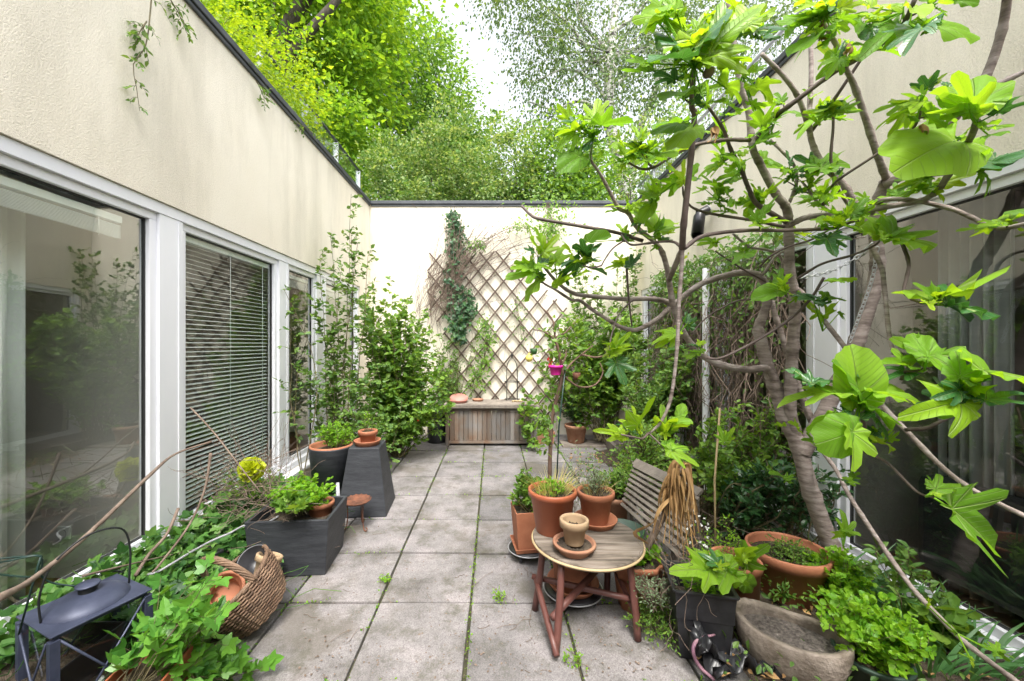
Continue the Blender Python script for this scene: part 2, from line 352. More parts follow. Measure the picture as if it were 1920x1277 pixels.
def twiggy(mw, ml, stem, r0, ntw, tl, nl, ls, tmpl=T_SIMPLE, start=.25, up=.35, droop=0., r1=None, W=1.0, out=None, n=5, gather=0, nup=.7):
    """a stem (polyline) with side twigs, each twig carrying pairs of leaves"""
    P = np.asarray(stem, float); k = len(P); r1 = r0*.3 if r1 is None else r1
    if mw is not None: mw.tube(P, np.linspace(r0, r1, k), n, sub=2, caps=False)
    PP = []; DD = []
    T = unit(np.gradient(P, axis=0))
    for i in range(ntw):
        t = start+(1-start)*(i+rng.random())/ntw; f = t*(k-1); a = int(min(f, k-2)); u = f-a
        p = P[a]*(1-u)+P[a+1]*u
        d = rand_unit(1)[0]; d = d-T[a]*d.dot(T[a])*.7; d = unit(d+T[a]*.35+np.array([0, 0, up])+(out if out is not None else 0))
        l = tl*(.4+.9*rng.random())*(1-.35*t)
        q = p+d*l; m = p+d*l*.5+rng.normal(size=3)*l*.07; q = q+np.array([0, 0, -droop*l])
        if mw is not None: mw.tube([p, m, q], [r0*.35*(1-t*.5)+.0007, r0*.2+.0006, .0006], 3, caps=False)
        tt = (np.arange(nl)+.8)/nl
        base = np.where(tt[:, None] < .5, p+(m-p)*tt[:, None]*2, m+(q-m)*(tt[:, None]*2-1))
        side = np.cross(d, [0, 0, 1.0]); side = side/(np.linalg.norm(side)+1e-6); sg = np.where(np.arange(nl) % 2, 1, -1)[:, None]
        dd = unit(d*.55+side*sg*(.9-.6*tt[:, None])+rng.normal(size=(nl, 3))*.28+np.array([0, 0, -droop]))
        PP.append(base); DD.append(dd)
    if not PP: return
    PP = np.concatenate(PP); DD = np.concatenate(DD); m = len(PP)
    N = unit(np.array([0, 0, nup])+rng.normal(size=(m, 3))*.42+np.array([0, -.15, 0]))
    leafset(ml, PP, DD, N, ls*(.6+.65*rng.random(m)), W*(.8+.4*rng.random(m)), tmpl)
def plant(name, label, cat, base, stems, r0, ntw, tl, nl, ls, leaf, wood='stem', group=None, part='foliage', **kw):
    """stems: list of end points (world)"""
    t = thing(name, label, cat, base, group); mw, ml = MB(), MB()
    for e in stems:
        e = V3(e); b = V3(base)+rng.normal(size=3)*np.array([.03, .03, 0])
        twiggy(mw, ml, wander(b, e, 6, .25), r0, ntw, tl, nl, ls, **kw)
    mw.build('stems', wood, t); ml.build(part, leaf, t); return t
def spread(base, n, rx, ry, h, hv=.3, lean=(0, 0)):
    """n stem ends fanned over a base"""
    b = V3(base); out = []
    for i in range(n):
        a = rng.random()*6.28; q = math.sqrt(rng.random())
        out.append(b+np.array([math.cos(a)*q*rx+lean[0], math.sin(a)*q*ry+lean[1], h*(1-hv*rng.random()-.35*q*q)]))
    return out
# ================= SETTING =================
XL, XR, YB, ZT = -1.93, 2.23, 6.0, 3.58        # faces of the left, right and back walls, wall top
YN = -2.6                                      # how far the side walls run behind the camera
g_ = MB()
zt = 3.40; B = 400
for a, b in (((-B, -B), (-6.2, B)), ((6.5, -B), (B, B)), ((-6.2, YB+.28), (6.5, B)), ((-6.2, -B), (6.5, YN-.1))):
    g_.add([(a[0], a[1], zt), (b[0], a[1], zt), (b[0], b[1], zt), (a[0], b[1], zt)], [[0, 1, 2, 3]])
g_.build('upper_ground', 'lawn', kind='structure')
MB().add([(-6.2, YN-.1, -.06), (6.5, YN-.1, -.06), (6.5, YB+.28, -.06), (-6.2, YB+.28, -.06)], [[0, 1, 2, 3]]).build('courtyard_soil', 'soil', kind='structure')
MB().add([(XL, YN, -.022), (1.6, YN, -.022), (1.6, YB, -.022), (XL, YB, -.022)], [[0, 1, 2, 3]]).build('ground_joints', 'joint', kind='structure')
pv = MB(); s_, gp = .4975, .007
for i in range(-3, 5):
    for j in range(-4, 9):
        x0, y0 = -.62+i*s_, 2.10+j*.4985
        if i == -3: x0w = XL+.01; 
        xa, xb, ya, yb = (XL+.015 if i == -3 else x0+gp), x0+s_-gp, y0+gp, min(y0+s_-gp, YB-.01)
        if xb-xa < .05 or yb-ya < .05: continue
        if i >= 4 and j < 5: continue
        dz = rng.normal()*.0025; tx, ty = rng.normal()*.004, rng.normal()*.004; cx_, cy_ = (xa+xb)/2, (ya+yb)/2
        jx = rng.normal(size=4)*.0015
        c4 = [(xa+jx[0], ya+jx[1]), (xb+jx[1], ya+jx[2]), (xb+jx[2], yb+jx[3]), (xa+jx[3], yb+jx[0])]
        top = [(x, y, dz+tx*(x-cx_)+ty*(y-cy_)) for x, y in c4]; bot = [(x, y, -.04) for x, y in c4]
        pv.add(bot+top, [[4, 5, 6, 7], [0, 1, 5, 4], [1, 2, 6, 5], [2, 3, 7, 6], [3, 0, 4, 7]])
pv.build('paving', 'paving', kind='structure', bev=.005)

def wall_block(mb, x0, x1, y0, y1, z0, z1): mb.box((x0, y0, z0), (x1, y1, z1))
def winbar(mb, x, y0, y1, z0, z1, t): mb.box((x-t/2, y0, z0), (x+t/2, y1, z1))

def wing(side, X, label, opens, zs, zh):
    """a house wing: rendered wall round a band of windows; side -1 left, +1 right. opens: (y0, y1) of each window between the posts"""
    t = thing('house_wing', label, 'building', (X, 3, 0)); T = .28*side
    m = MB(); y0, y1 = YN, YB+.28
    wall_block(m, X, X+T, y0, y1, zh, ZT)                    # above windows
    wall_block(m, X, X+T, y0, y1, -.05, zs)                  # sill wall
    wall_block(m, X, X+T, opens[-1][1]+.07, y1, zs, zh)      # corner
    wall_block(m, X, X+T, y0, opens[0][0]-.10, zs, zh)
    m.build('wall', 'stucco', t)
    c = MB(); c.box((X-.035*side, y0, ZT), (X+T+.04*side, YB, ZT+.05)); c.box((X-.022*side, y0, ZT-.03), (X-.002*side, YB-.03, ZT-.002))
    c.build('coping', 'coping', t, bev=.006)
    # room inside
    r = MB(); xi = X+T; xo = X+3.8*side
    r.box((xo, y0, -.02), (xo+.1*side, y1, 2.6)); r.box((xi+.005*side, y0, 2.45), (xo, y1, 2.55)); r.box((xi+.005*side, y1-.1, 0), (xo, y1, 2.449)); r.box((xi+.005*side, y0, 0), (xo, y0+.1, 2.449))
    yp = 2.32 if side < 0 else 2.60
    r.box((X+.14*side, yp, 0.001), (xo, yp+.14, 2.449))
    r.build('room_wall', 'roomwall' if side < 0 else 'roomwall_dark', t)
    MB().box((xi+.002*side, y0, -.03), (xo, y1, 0)).build('room_floor', 'roomfloor', t)
    MB().box((X+.3*side, y0-.05, 2.62), (xo+.4*side, y1, 3.35)).build('roof_slab', 'concrete', t)
    xf = X+.05*side; fw = .06
    # outer frame: head, sill, posts
    fr = MB(); ya, yb = opens[0][0]-.09, opens[-1][1]+.06
    fr.box((xf-.035*side, ya, zh-.065), (xf+.06*side, yb, zh-.003))
    fr.box((xf-.05*side, ya, zs+.003), (xf+.06*side, yb, zs+.055))
    prev = ya
    for k, (a, b) in enumerate(opens):
        wide = a-prev > .15
        fr.box((xf-.03*side, prev, zs+.056), (xf+.055*side, a, zh-.066))
        if wide:
            fr.box((xf-.036*side, prev+(a-prev)*.78, zs+.057), (xf-.031*side, prev+(a-prev)*.785, zh-.067))
        prev = b
    fr.box((xf-.03*side, prev, zs+.056), (xf+.055*side, yb, zh-.066))
    fr.build('window_frame', 'frame', t, bev=.006)
    sb = MB(); sb.box((X-.09*side, ya, zs-.03), (xf-.051*side, yb, zs-.004)); sb.build('window_sill', 'greymetal' if side > 0 else 'frame', t, bev=.004)
    for a, b in opens:
        z0, z1 = zs+.056, zh-.066; e = .045
        w_ = MB()
        for (p, q, r_, s2) in ((a, b, z0, z0+e), (a, b, z1-e, z1), (a, a+e, z0+e, z1-e), (b-e, b, z0+e, z1-e)):
            w_.box((xf-.012*side, p, r_), (xf+.045*side, q, s2))
        wo = w_.build('window', 'frame', t, bev=.004)
        gk = MB()
        for (p, q, r_, s2) in ((a+e, b-e, z0+e, z0+e+.008), (a+e, b-e, z1-e-.008, z1-e), (a+e, a+e+.008, z0+e+.008, z1-e-.008), (b-e-.008, b-e, z0+e+.008, z1-e-.008)):
            gk.box((xf+.012*side, p, r_), (xf+.03*side, q, s2))
        gk.build('gasket', 'gasket', wo)
        xg = xf+.02*side
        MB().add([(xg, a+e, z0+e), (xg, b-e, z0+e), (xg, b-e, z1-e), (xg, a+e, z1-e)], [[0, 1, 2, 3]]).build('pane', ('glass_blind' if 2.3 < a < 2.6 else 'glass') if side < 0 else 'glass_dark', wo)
    return t
LW = wing(-1, XL, 'long cream rendered house wall with four white framed windows, left side of the courtyard',
          [(.55, 2.25), (2.42, 3.51), (3.67, 4.26), (4.49, 5.51)], .21, 2.24)
RW = wing(1, XR, 'cream rendered house wall behind the fig tree, right side of the courtyard',
          [(.2, 2.52), (2.75, 3.78), (3.90, 4.68), (4.80, 5.75)], .03, 2.22)
# raised and lowered venetian blinds
def blind(y0, y1, z0, z1, x, label, drop=True):
    t = thing('venetian_blind', label, 'blind', (x, (y0+y1)/2, z1))
    MB().box((x-.02, y0, z1-.035), (x+.02, y1, z1)).build('head_rail', 'slat', t)
    s = MB(); z = z1-.05
    if drop:
        while z > z0:
            s.obox((x, y0, z), (x, y1, z), .024, .0016, up=(.30, 0, 1)); z -= .031
    else:
        for k in range(12): s.obox((x, y0, z-k*.006), (x, y1, z-k*.006), .026, .0022, up=(.03, 0, 1))
    s.build('slats', 'slat', t)
    for u in (.05, .5, .92):
        yy = y0+(y1-y0)*u; MB().tube([(x+.014, yy, z1-.03), (x+.014, yy, z0 if drop else z1-.13)], .0022, 4).build('cord', 'slat', t)
    return t
blind(2.47, 3.45, .33, 2.12, XL-.105, 'lowered venetian blind covering the whole second window on the left')
blind(.62, 2.09, .4, 2.10, XL-.105, 'venetian blind gathered up at the head of the nearest left window', False)
blind(3.74, 4.19, .4, 2.10, XL-.105, 'raised blind bundled at the top of the narrow third window on the left', False)
blind(4.56, 5.44, .4, 2.10, XL-.105, 'raised blind bundled at the top of the farthest left window', False)
def curtain(x, y0, y1, z1, label, mt='curtain'):
    P = []; n = 60
    for i in range(n+1):
        u = i/n; P.append((x+.03*math.sin(u*38)+.008*math.sin(u*91), y0+(y1-y0)*u))
    v = [(a, b, .03) for a, b in P]+[(a, b, z1) for a, b in P]
    o = MB().add(v, [[i, i+1, n+2+i, n+1+i] for i in range(n)], True).build('curtain', mt, solid=.003)
    return tag(o, label, 'curtain')
curtain(-2.27, 1.1, 1.86, 2.35, 'pale floor length curtain inside the nearest left window')
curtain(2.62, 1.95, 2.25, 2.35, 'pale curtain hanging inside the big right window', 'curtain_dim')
# wall socket on the partition
so = thing('wall_socket', 'white wall socket low on the wall inside the nearest left window', 'socket', (at(122, 998, 2.318)))
c0 = at(122, 998, 2.318)
MB().box(c0+Vector((-.04, -.012, -.04)), c0+Vector((.04, 0, .04))).build('cover_plate', 'socket', so, bev=.006)
MB().lathe(c0+Vector((0, -.014, 0)), [(.001, -.0105), (.016, -.0105), (.019, 0), (.024, .001)], 20, rot=Matrix.Rotation(R(90), 4, 'X')).build('socket_face', 'concrete', so)
# armchair in the right room
ac = thing('armchair', 'black upholstered armchair inside the big right window', 'armchair', (3.05, 1.75, 0))
def softbox(a, b): return MB().box(a, b)
softbox((2.62, 1.35, .12), (3.5, 2.15, .42)).build('seat', 'blackpl', ac, bev=.06)
softbox((2.62, 2.10, .15), (3.5, 2.32, .92)).build('backrest', 'blackpl', ac, bev=.08)
for a, b in (((2.48, 1.3, .10), (2.63, 2.28, .66)), ((3.49, 1.3, .10), (3.65, 2.28, .66))): softbox(a, b).build('armrest', 'blackpl', ac, bev=.06)
for x in (2.56, 3.57):
    for y in (1.36, 2.22): MB().lathe((x, y, 0), [(.012, 0), (.02, .1)], 10, cap0=True).build('leg', 'darkmetal', ac)

# back wall
bw = thing('garden_wall', 'cream rendered back wall of the courtyard with a grey metal coping', 'wall', (.15, YB, 0))
m = MB(); m.box((XL+.001, YB, -.05), (XR-.001, YB+.279, ZT)); m.build('wall', 'stucco', bw)
m = MB(); m.box((XL-.2, YB-.035, ZT+.003), (XR+.2, YB+.32, ZT+.055)); m.box((XL+.03, YB-.02, ZT-.03), (XR-.03, YB-.002, ZT-.002)); m.build('coping', 'coping', bw, bev=.006)

# glass balustrade above the left wall, wire railing above the right one
bl = thing('glass_balustrade', 'glass balustrade on the terrace above the left wall', 'railing', (-2.35, 5.3, ZT))
for k in range(3):
    y = 3.9+k*.95
    MB().box((-2.36, y, 3.62), (-2.345, y+.90, 4.42)).build('glass_panel', 'thinglass', bl)
for k in range(4):
    MB().box((-2.385, 3.845+k*.95, 3.4), (-2.32, 3.885+k*.95, 4.42)).build('post', 'greymetal', bl, bev=.004)
MB().tube([(-2.352, 3.8, 4.44), (-2.352, 6.78, 4.44)], .022, 10).build('handrail', 'coping', bl)
rl = thing('wire_railing', 'low grey wire mesh railing above the right wall', 'railing', (2.38, 4, ZT))
m = MB()
for k in range(63): m.tube([(2.38, 2.8+k*.055, 3.42), (2.38, 2.8+k*.055, 3.98)], .0022, 4, caps=False)
for z in (3.5, 3.6, 3.7, 3.8, 3.9): m.tube([(2.38, 2.7, z), (2.38, 6.3, z)], .0022, 4, caps=False)
m.build('wire_mesh', 'greymetal', rl)
MB().tube([(2.38, 2.6, 3.99), (2.38, 6.3, 3.99)], .02, 8).build('handrail', 'greymetal', rl)
for y in (2.7, 4.2, 5.7): MB().tube([(2.38, y, 3.4), (2.38, y, 3.98)], .018, 8).build('post', 'greymetal', rl)

# spotlight on the right wall
p = at(1318, 405, 3.9)
sp = thing('spotlight', 'black spotlight on a bracket high on the right wall', 'lamp', (XR, p.y+.1, p.z))
a = Vector((XR, p.y+.25, p.z-.16)); b_ = p
MB().tube([a, (a+b_)/2+Vector((0, 0, .03)), b_], .017, 8).build('arm', 'darkmetal', sp)
MB().tube([b_+Vector((-.07, -.02, -.20)), b_+Vector((-.06, 0, -.19)), b_+Vector((-.035, 0, 0)), b_+Vector((-.03, 0, .03))], [.05, .058, .055, .04], 14).build('lamp_housing', 'blackpl', sp)
MB().tube([b_+Vector((-.05, 0, .02)), b_+Vector((.05, 0, .06))], [.04, .05], 14).build('lamp_head', 'blackpl', sp)
MB().lathe(b_+Vector((.055, 0, .062)), [(.001, .004), (.035, .003), (.052, 0), (.052, -.01)], 16, rot=Matrix.Rotation(R(68), 4, 'Y')).build('rim', 'greymetal', sp)
# ================= OBJECTS ON THE PAVING =================
def pot_prof(rt, rb, h, th=.008, rim=.03, rimw=.006, lip=0):
    """outer wall up, rim band, inner wall down to soil"""
    return [(0.001, 0), (rb*.96, 0), (rb, .004), (rb+(rt-rb)*(h-rim)/h-.001, h-rim-.001), (rt+rimw, h-rim), (rt+rimw+lip, h-rim*.35), (rt+rimw, h-.003), (rt, h),
            (rt-th, h-.001), (rt-th-.002, h-.012), (rt-th-(rt-rb)*.15, h*.75), (rb, h*.55)]
def soil_disc(mb, c, r, z, sx=1, sy=1, n=26, bumpy=.008):
    rings = 5; v = [(c[0], c[1], z+bumpy)]
    for k in range(1, rings+1):
        for a in range(n):
            t = a*2*math.pi/n; q = r*k/rings
            v.append((c[0]+q*math.cos(t)*sx, c[1]+q*math.sin(t)*sy, z+(rng.normal()*bumpy if k < rings else 0)))
    f3 = [[0, 1+a, 1+(a+1) % n] for a in range(n)]; f4 = []
    for k in range(rings-1):
        for a in range(n): f4.append([1+k*n+a, 1+(k+1)*n+a, 1+(k+1)*n+(a+1) % n, 1+k*n+(a+1) % n])
    mb.add(v, [np.array(f3), np.array(f4)], True)
def pot(name, label, c, rt, rb, h, mat='terra', saucer=None, soil=True, rim=.03, lip=0, sx=1, sy=1, cat='flower pot', group=None, smat=None, sdepth=.14):
    t = thing(name, label, cat, c, group); z0 = c[2]+(.012 if saucer else 0)
    MB().lathe((c[0], c[1], z0), pot_prof(rt, rb, h, rim=rim, lip=lip), 40, sx, sy, cap0=True).build('pot', mat, t)
    if saucer:
        MB().lathe(c, [(.001, 0), (saucer*.86, 0), (saucer, .028), (saucer+.004, .034), (saucer-.004, .035), (saucer*.84, .008), (.001, .007)], 40, cap0=True).build('saucer', smat or mat, t)
    if soil:
        m = MB(); k = 1-sdepth; soil_disc(m, c, (rb+(rt-rb)*k)-.007, z0+h*k, sx, sy); m.build('soil', 'soil', t)
    return t
def tuft(name, label, cat, c, r, h, n, w, mat, droop=.35, parent=None, part=None, lean=(0, 0)):
    """a tuft of thin arching blades"""
    mb = MB()
    for i in range(n):
        a = rng.random()*6.283; q = math.sqrt(rng.random())*r; b = np.array([c[0]+math.cos(a)*q, c[1]+math.sin(a)*q, c[2]])
        l = h*(.5+.6*rng.random()); out = np.array([math.cos(a)+lean[0], math.sin(a)+lean[1], 0])*(.15+.5*rng.random()*1.2)
        d = unit(out+np.array([0, 0, 1.0])); side = unit(np.cross(d, [math.cos(a+.6), math.sin(a+.6), .1])); pts = []; p = b.copy(); dd = d.copy(); K = 6
        for k in range(K+1):
            pts.append(p.copy()); p = p+dd*l/K; dd = unit(dd+out*droop*.35+np.array([0, 0, -droop*.30*(k/K)*(.5+rng.random())])+rng.normal(size=3)*.03)
        W_ = w*(.7+.6*rng.random())
        v = []
        for k, q_ in enumerate(pts):
            ww = W_*(1-(k/K)**2.2)*.5+.0002; v += [q_-side*ww, q_+np.array([0, 0, -.15*ww]), q_+side*ww]
        f = [[3*k+j, 3*k+j+1, 3*k+4+j, 3*k+3+j] for k in range(K) for j in (0, 1)]
        mb.add(v, f, True)
    if parent is not None: return mb.build(part or 'blades', mat, parent)
    o = mb.build(name, mat); return tag(o, label, cat)
def herb(name, label, c, r, h, n, ntw, tl, nl, ls, leaf, cat='plant', wood='stem', lean=(0, 0), **kw):
    return plant(name, label, cat, c, spread(c, n, r, r, h, lean=lean), kw.pop('r0', .0022), ntw, tl, nl, ls, leaf, wood, **kw)

# storage chest against the trellis
ch = thing('storage_chest', 'slatted wooden storage chest standing before the trellis', 'chest', (-.03, 5.55, 0))
x0, x1, y0, y1, zt_ = -.66, .61, 5.32, 5.80, .55
m = MB()
xs = np.linspace(x0+.055, x1-.055, 19)
for i in range(18):
    for yy in (y0+.012, y1-.012):
        m.box((xs[i]+.0025, yy-.008, .075), (xs[i+1]-.0025, yy+.008, zt_-.062))
ys = np.linspace(y0+.04, y1-.04, 7)
for i in range(6):
    for xx in (x0+.014, x1-.014): m.box((xx-.008, ys[i]+.0025, .075), (xx+.008, ys[i+1]-.0025, zt_-.062))
m.build('plank', 'woodwarm', ch, bev=.002)
m = MB()
for yy in (y0, y1-.022):
    m.box((x0+.05, yy-.004, zt_-.060), (x1-.05, yy+.022, zt_-.012)); m.box((x0+.05, yy-.004, .035), (x1-.05, yy+.022, .073))
m.build('rail', 'woodwarm', ch, bev=.003)
for xx in (x0, x1-.05):
    for yy in (y0-.01, y1-.04): MB().box((xx, yy, .001), (xx+.05, yy+.05, zt_-.002)).build('leg', 'woodwarm', ch, bev=.003)
m = MB()
for k in range(5): m.box((x0-.03, y0-.045+k*.112, zt_), (x1+.03, y0-.045+k*.112+.109, zt_+.022))
m.box((x0-.031, y0-.05, zt_-.022), (x1+.031, y0-.028, zt_-.001))
m.build('lid', 'woodgrey', ch, bev=.003)
ZL = zt_+.022
def dish(name, label, c, r, mat, tilt=None, h=.035):
    rot = tilt if tilt is not None else Matrix.Identity(4)
    o = MB().lathe(c, [(.001, 0), (r*.84, 0), (r, h-.004), (r, h), (r-.008, h), (r*.82, .007), (.001, .006)], 40, rot=rot, cap0=True).build(name, mat)
    return tag(o, label, 'saucer')
pa = at(858, 745, 5.5)
dish('plant_saucer', 'large pinkish plastic saucer lying on the left end of the chest lid', (pa.x, 5.52, ZL+.002), .145, 'pinkdish', h=.04)
dish('plant_saucer', 'pinkish saucer turned upside down on top of the larger one', (pa.x+.01, 5.54, ZL+.085), .135, 'pinkdish', Matrix.Rotation(R(180+14), 4, 'X'), h=.03)
dish('plant_saucer', 'small brown dish at the back of the chest lid', (at(896, 745, 5.66).x, 5.66, ZL+.001), .085, 'terra_old', h=.03)
sh = MB()
for k in range(5): sh.lathe((at(968, 745, 5.6).x+.03*k-.05, 5.55+.02*(k % 2), ZL+.014), [(.001, -.013), (.016, -.008), (.02, 0), (.012, .012), (.001, .014)], 12, wob=.1)
tag(sh.build('driftwood_lump', 'bamboo'), 'small pale lump of driftwood on the right end of the chest lid', 'ornament')
# wire obelisk on the chest
ob = thing('wire_obelisk', 'small black wire obelisk standing on the back of the chest', 'ornament', (at(960, 740, 5.72).x, 5.72, ZL))
oc = ORG[ob.name]
for r_, z in ((.11, .02), (.11, .28)):
    t_ = np.linspace(0, 2*math.pi, 25); MB().tube([(oc[0]+r_*math.cos(a), oc[1]+r_*.8*math.sin(a), ZL+z) for a in t_], .005, 6, caps=False).build('ring', 'darkmetal', ob)
for k in range(4):
    a = R(45+90*k); MB().tube([(oc[0]+.11*math.cos(a), oc[1]+.09*math.sin(a), ZL), (oc[0]+.11*math.cos(a), oc[1]+.09*math.sin(a), ZL+.45), (oc[0]+.07*math.cos(a), oc[1]+.06*math.sin(a), ZL+.58), (oc[0], oc[1], ZL+.64)], .004, 6, sub=4).build('rod', 'darkmetal', ob)
MB().tube([(oc[0], oc[1], ZL+.63), (oc[0], oc[1], ZL+.67), (oc[0], oc[1], ZL+.70), (oc[0], oc[1], ZL+.80)], [.006, .018, .006, .002], 8).build('finial', 'darkmetal', ob)

# trellis
def lattice(name, label, poly, y, dirs, step, w):
    P = [V3(at(px, py, y)) for px, py in poly]; P2 = np.array([[p[0], p[2]] for p in P]); m = MB(); kk = 0
    for li, (dx, dz) in enumerate(dirs):
        d = np.array([dx, dz])/math.hypot(dx, dz); nrm = np.array([-d[1], d[0]]); s = P2@nrm
        st = step*abs(nrm[0])
        for c in np.arange(s.min()+st*.4, s.max(), st):
            hits = []
            for i in range(len(P2)):
                a, b = P2[i], P2[(i+1) % len(P2)]; sa, sb_ = a@nrm-c, b@nrm-c
                if sa*sb_ < 0: q = a+(b-a)*sa/(sa-sb_); hits.append(q@d)
            if len(hits) >= 2:
                u0, u1 = min(hits), max(hits)
                if u1-u0 < .08: continue
                u0 -= .04+.05*rng.random(); u1 += .04+.05*rng.random()
                A, Bq = nrm*c+d*u0, nrm*c+d*u1; yy = y-.012*li
                m.obox((A[0], yy, A[1]), (Bq[0], yy, Bq[1]), .009, .024, up=(0, 1, 0)) if False else m.obox((A[0], yy, A[1]), (Bq[0], yy, Bq[1]), .011, .026, up=(0, 1, 0.001)) if False else m.obox((A[0], yy, A[1]), (Bq[0], yy, Bq[1]), .024, .010, up=(0, -1, 0))
    o = m.build(name, 'trellis'); return tag(o, label, 'trellis')
lattice('trellis', 'tall brown diamond lattice trellis fixed to the back wall', [(805, 482), (950, 478), (1062, 590), (1085, 700), (1040, 775), (935, 748), (850, 738), (846, 650), (806, 560)], 5.965, [(1, -1.22), (1, 1.22)], .262, .02)
lattice('trellis', 'low sagging lattice trellis at the foot of the back wall by the right corner', [(1040, 700), (1120, 682), (1172, 720), (1165, 760), (1100, 778), (1040, 770)], 5.93, [(1, -.6), (1, .66)], .20, .02)

# black planters, left
def frustum(mb, c, w0, w1, h, rot, th=.012, open_top=False, d0=None, d1=None):
    d0 = d0 or w0; d1 = d1 or w1
    def sq(w, d, z): 
        q = []
        for sx, sy in ((-1, -1), (1, -1), (1, 1), (-1, 1)):
            x, y = sx*w/2, sy*d/2; q.append((c[0]+x*math.cos(rot)-y*math.sin(rot), c[1]+x*math.sin(rot)+y*math.cos(rot), c[2]+z))
        return q
    rows = [sq(w0, d0, 0), sq(w1, d1, h)]
    if open_top: rows += [sq(w1-2*th, d1-2*th, h), sq(w1-2*th, d1-2*th, h*.6)]
    v = sum(rows, []); f = [[3, 2, 1, 0]]
    for k in range(len(rows)-1): f += [[4*k+j, 4*k+(j+1) % 4, 4*k+4+(j+1) % 4, 4*k+4+j] for j in range(4)]
    if not open_top: f.append([4*k+4+j for j in range(4)])
    mb.add(v, f)
pc = gnd(688, 952); rot = R(4)
t = thing('plant_pedestal', 'black square pedestal that narrows towards the top, carrying a small terracotta pot', 'pedestal', (pc.x, 3.30, 0))
m = MB(); frustum(m, (pc.x*3.30/pc.y+.0, 3.32, .001), .40, .25, .545, rot); m.build('body', 'black', t, bev=.006)
px_ = pc.x*3.30/pc.y
ZP = .547
dish('plant_saucer', 'terracotta saucer on top of the black pedestal', (px_, 3.31, ZP), .112, 'terra', h=.042)
pot('flower_pot', 'small terracotta pot with dry stalks standing in a saucer on the black pedestal', (px_+.005, 3.31, ZP+.008), .075, .056, .115, 'terra', rim=.035)
herb('potted_herb', 'thin upright yellowing stalks in the small pot on the pedestal', (px_, 3.31, ZP+.1), .035, .22, 9, 3, .03, 3, .022, 'L_lime', start=.4)
# round black planter
rc = at(616, 840, 3.32); 
t = thing('round_planter', 'round black planter with a terracotta coloured inner rim, left of the pedestal', 'planter', (rc.x, 3.38, 0))
MB().lathe((rc.x, 3.38, .001), [(.001, 0), (.13, 0), (.185, .51), (.187, .517), (.180, .52)], 44, cap0=True).build('shell', 'black', t)
MB().lathe((rc.x, 3.38, .52), [(.180, .0), (.178, .012), (.170, .014), (.165, 0), (.160, -.1)], 44).build('rim', 'terra', t)
m = MB(); soil_disc(m, (rc.x, 3.38), .163, .48); m.build('soil', 'soil', t)
herb('potted_herb', 'bright feathery green herb filling the round black planter', (rc.x+.03, 3.38, .48), .15, .27, 46, 6, .06, 6, .022, 'L_lime', tmpl=T_SIMPLE)
# square planter
qc = (-1.255, 2.50)
t = thing('square_planter', 'big square black planter with wood grain sides, full of weeds', 'planter', (qc[0], qc[1], 0))
m = MB(); frustum(m, (qc[0], qc[1], .001), .44, .49, .345, R(4), .020, True, .34, .38); m.build('shell', 'black', t, bev=.005)
MB().box((qc[0]-.19, qc[1]-.14, .27), (qc[0]+.19, qc[1]+.14, .30)).build('soil', 'soil', t)
pot('flower_pot', 'terracotta pot sunk in the right corner of the square black planter', (qc[0]+.12, qc[1]+.03, .24), .08, .06, .14, 'terra')
tag(MB().tube([at(633, 905, 2.80), at(634, 935, 2.78), at(632, 965, 2.76)], [.012, .016, .02], 8).build('folded_bag', 'cable'), 'pale folded plastic bag tucked behind the square planter', 'bag')
# rusty bird dish on three legs
bc = at(669, 945, 2.93)
t = thing('bird_dish', 'rusty fluted dish on three curled iron legs', 'bird bath', (bc.x, 2.93, 0))
n = 48; v = []
for k, (r_, z) in enumerate(((.001, .0), (.05, .0), (.085, .006), (.105, .022))):
    for a in range(n):
        q = a*2*math.pi/n; rr = r_*(1+(.035*math.cos(a*math.pi/1.5) if k == 3 else 0)); v.append((bc.x+rr*math.cos(q), 2.93+rr*math.sin(q), .205+z+(.003*math.cos(a*math.pi/1.5) if k == 3 else 0)))
MB().add(v, [[k*n+a, k*n+(a+1) % n, (k+1)*n+(a+1) % n, (k+1)*n+a] for k in range(3) for a in range(n)], True).build('dish', 'rust', t, solid=.003)
for a in (200, 330, 80):
    q = R(a); P = lambda r_, z: (bc.x+r_*math.cos(q), 2.93+r_*math.sin(q), z)
    MB().tube([P(.07, .205), P(.065, .13), P(.07, .05), P(.085, .012), P(.105, .012), P(.11, .03), P(.098, .036)], .0042, 6, sub=4).build('leg', 'rust', t)
# pots beyond the pedestal and black bin
c_ = gnd(733, 848); pot('flower_pot', 'small terracotta pot on a saucer behind the black pedestal', (c_.x, c_.y+.08, .002), .10, .075, .19, 'terra', .10)
herb('potted_herb', 'low green seedlings in the small pot behind the pedestal', (c_.x, c_.y+.08, .17), .09, .12, 14, 4, .04, 4, .03, 'L_shrub')
c_ = gnd(817, 832); t = thing('water_barrel', 'small black ribbed plastic barrel beside the chest', 'barrel', (c_.x, c_.y+.12, 0))
prof = [(.001, .001), (.13, .001)]+[(.135+(.006 if k % 2 else 0), .01+k*.03) for k in range(13)]+[(.15, .40), (.155, .42), (.14, .435), (.001, .44)]
MB().lathe((c_.x, c_.y+.12, 0), prof, 32, cap0=True).build('body', 'blackpl', t)
MB().lathe((c_.x, c_.y+.12, .441), [(.155, -.012), (.16, 0), (.155, .012), (.001, .018)], 32).build('lid', 'blackpl', t)
c_ = gnd(773, 810); pot('flower_pot', 'dark pot hidden under the shrub at the back left', (c_.x-.1, c_.y+.1, .002), .09, .07, .16, 'terra_old')

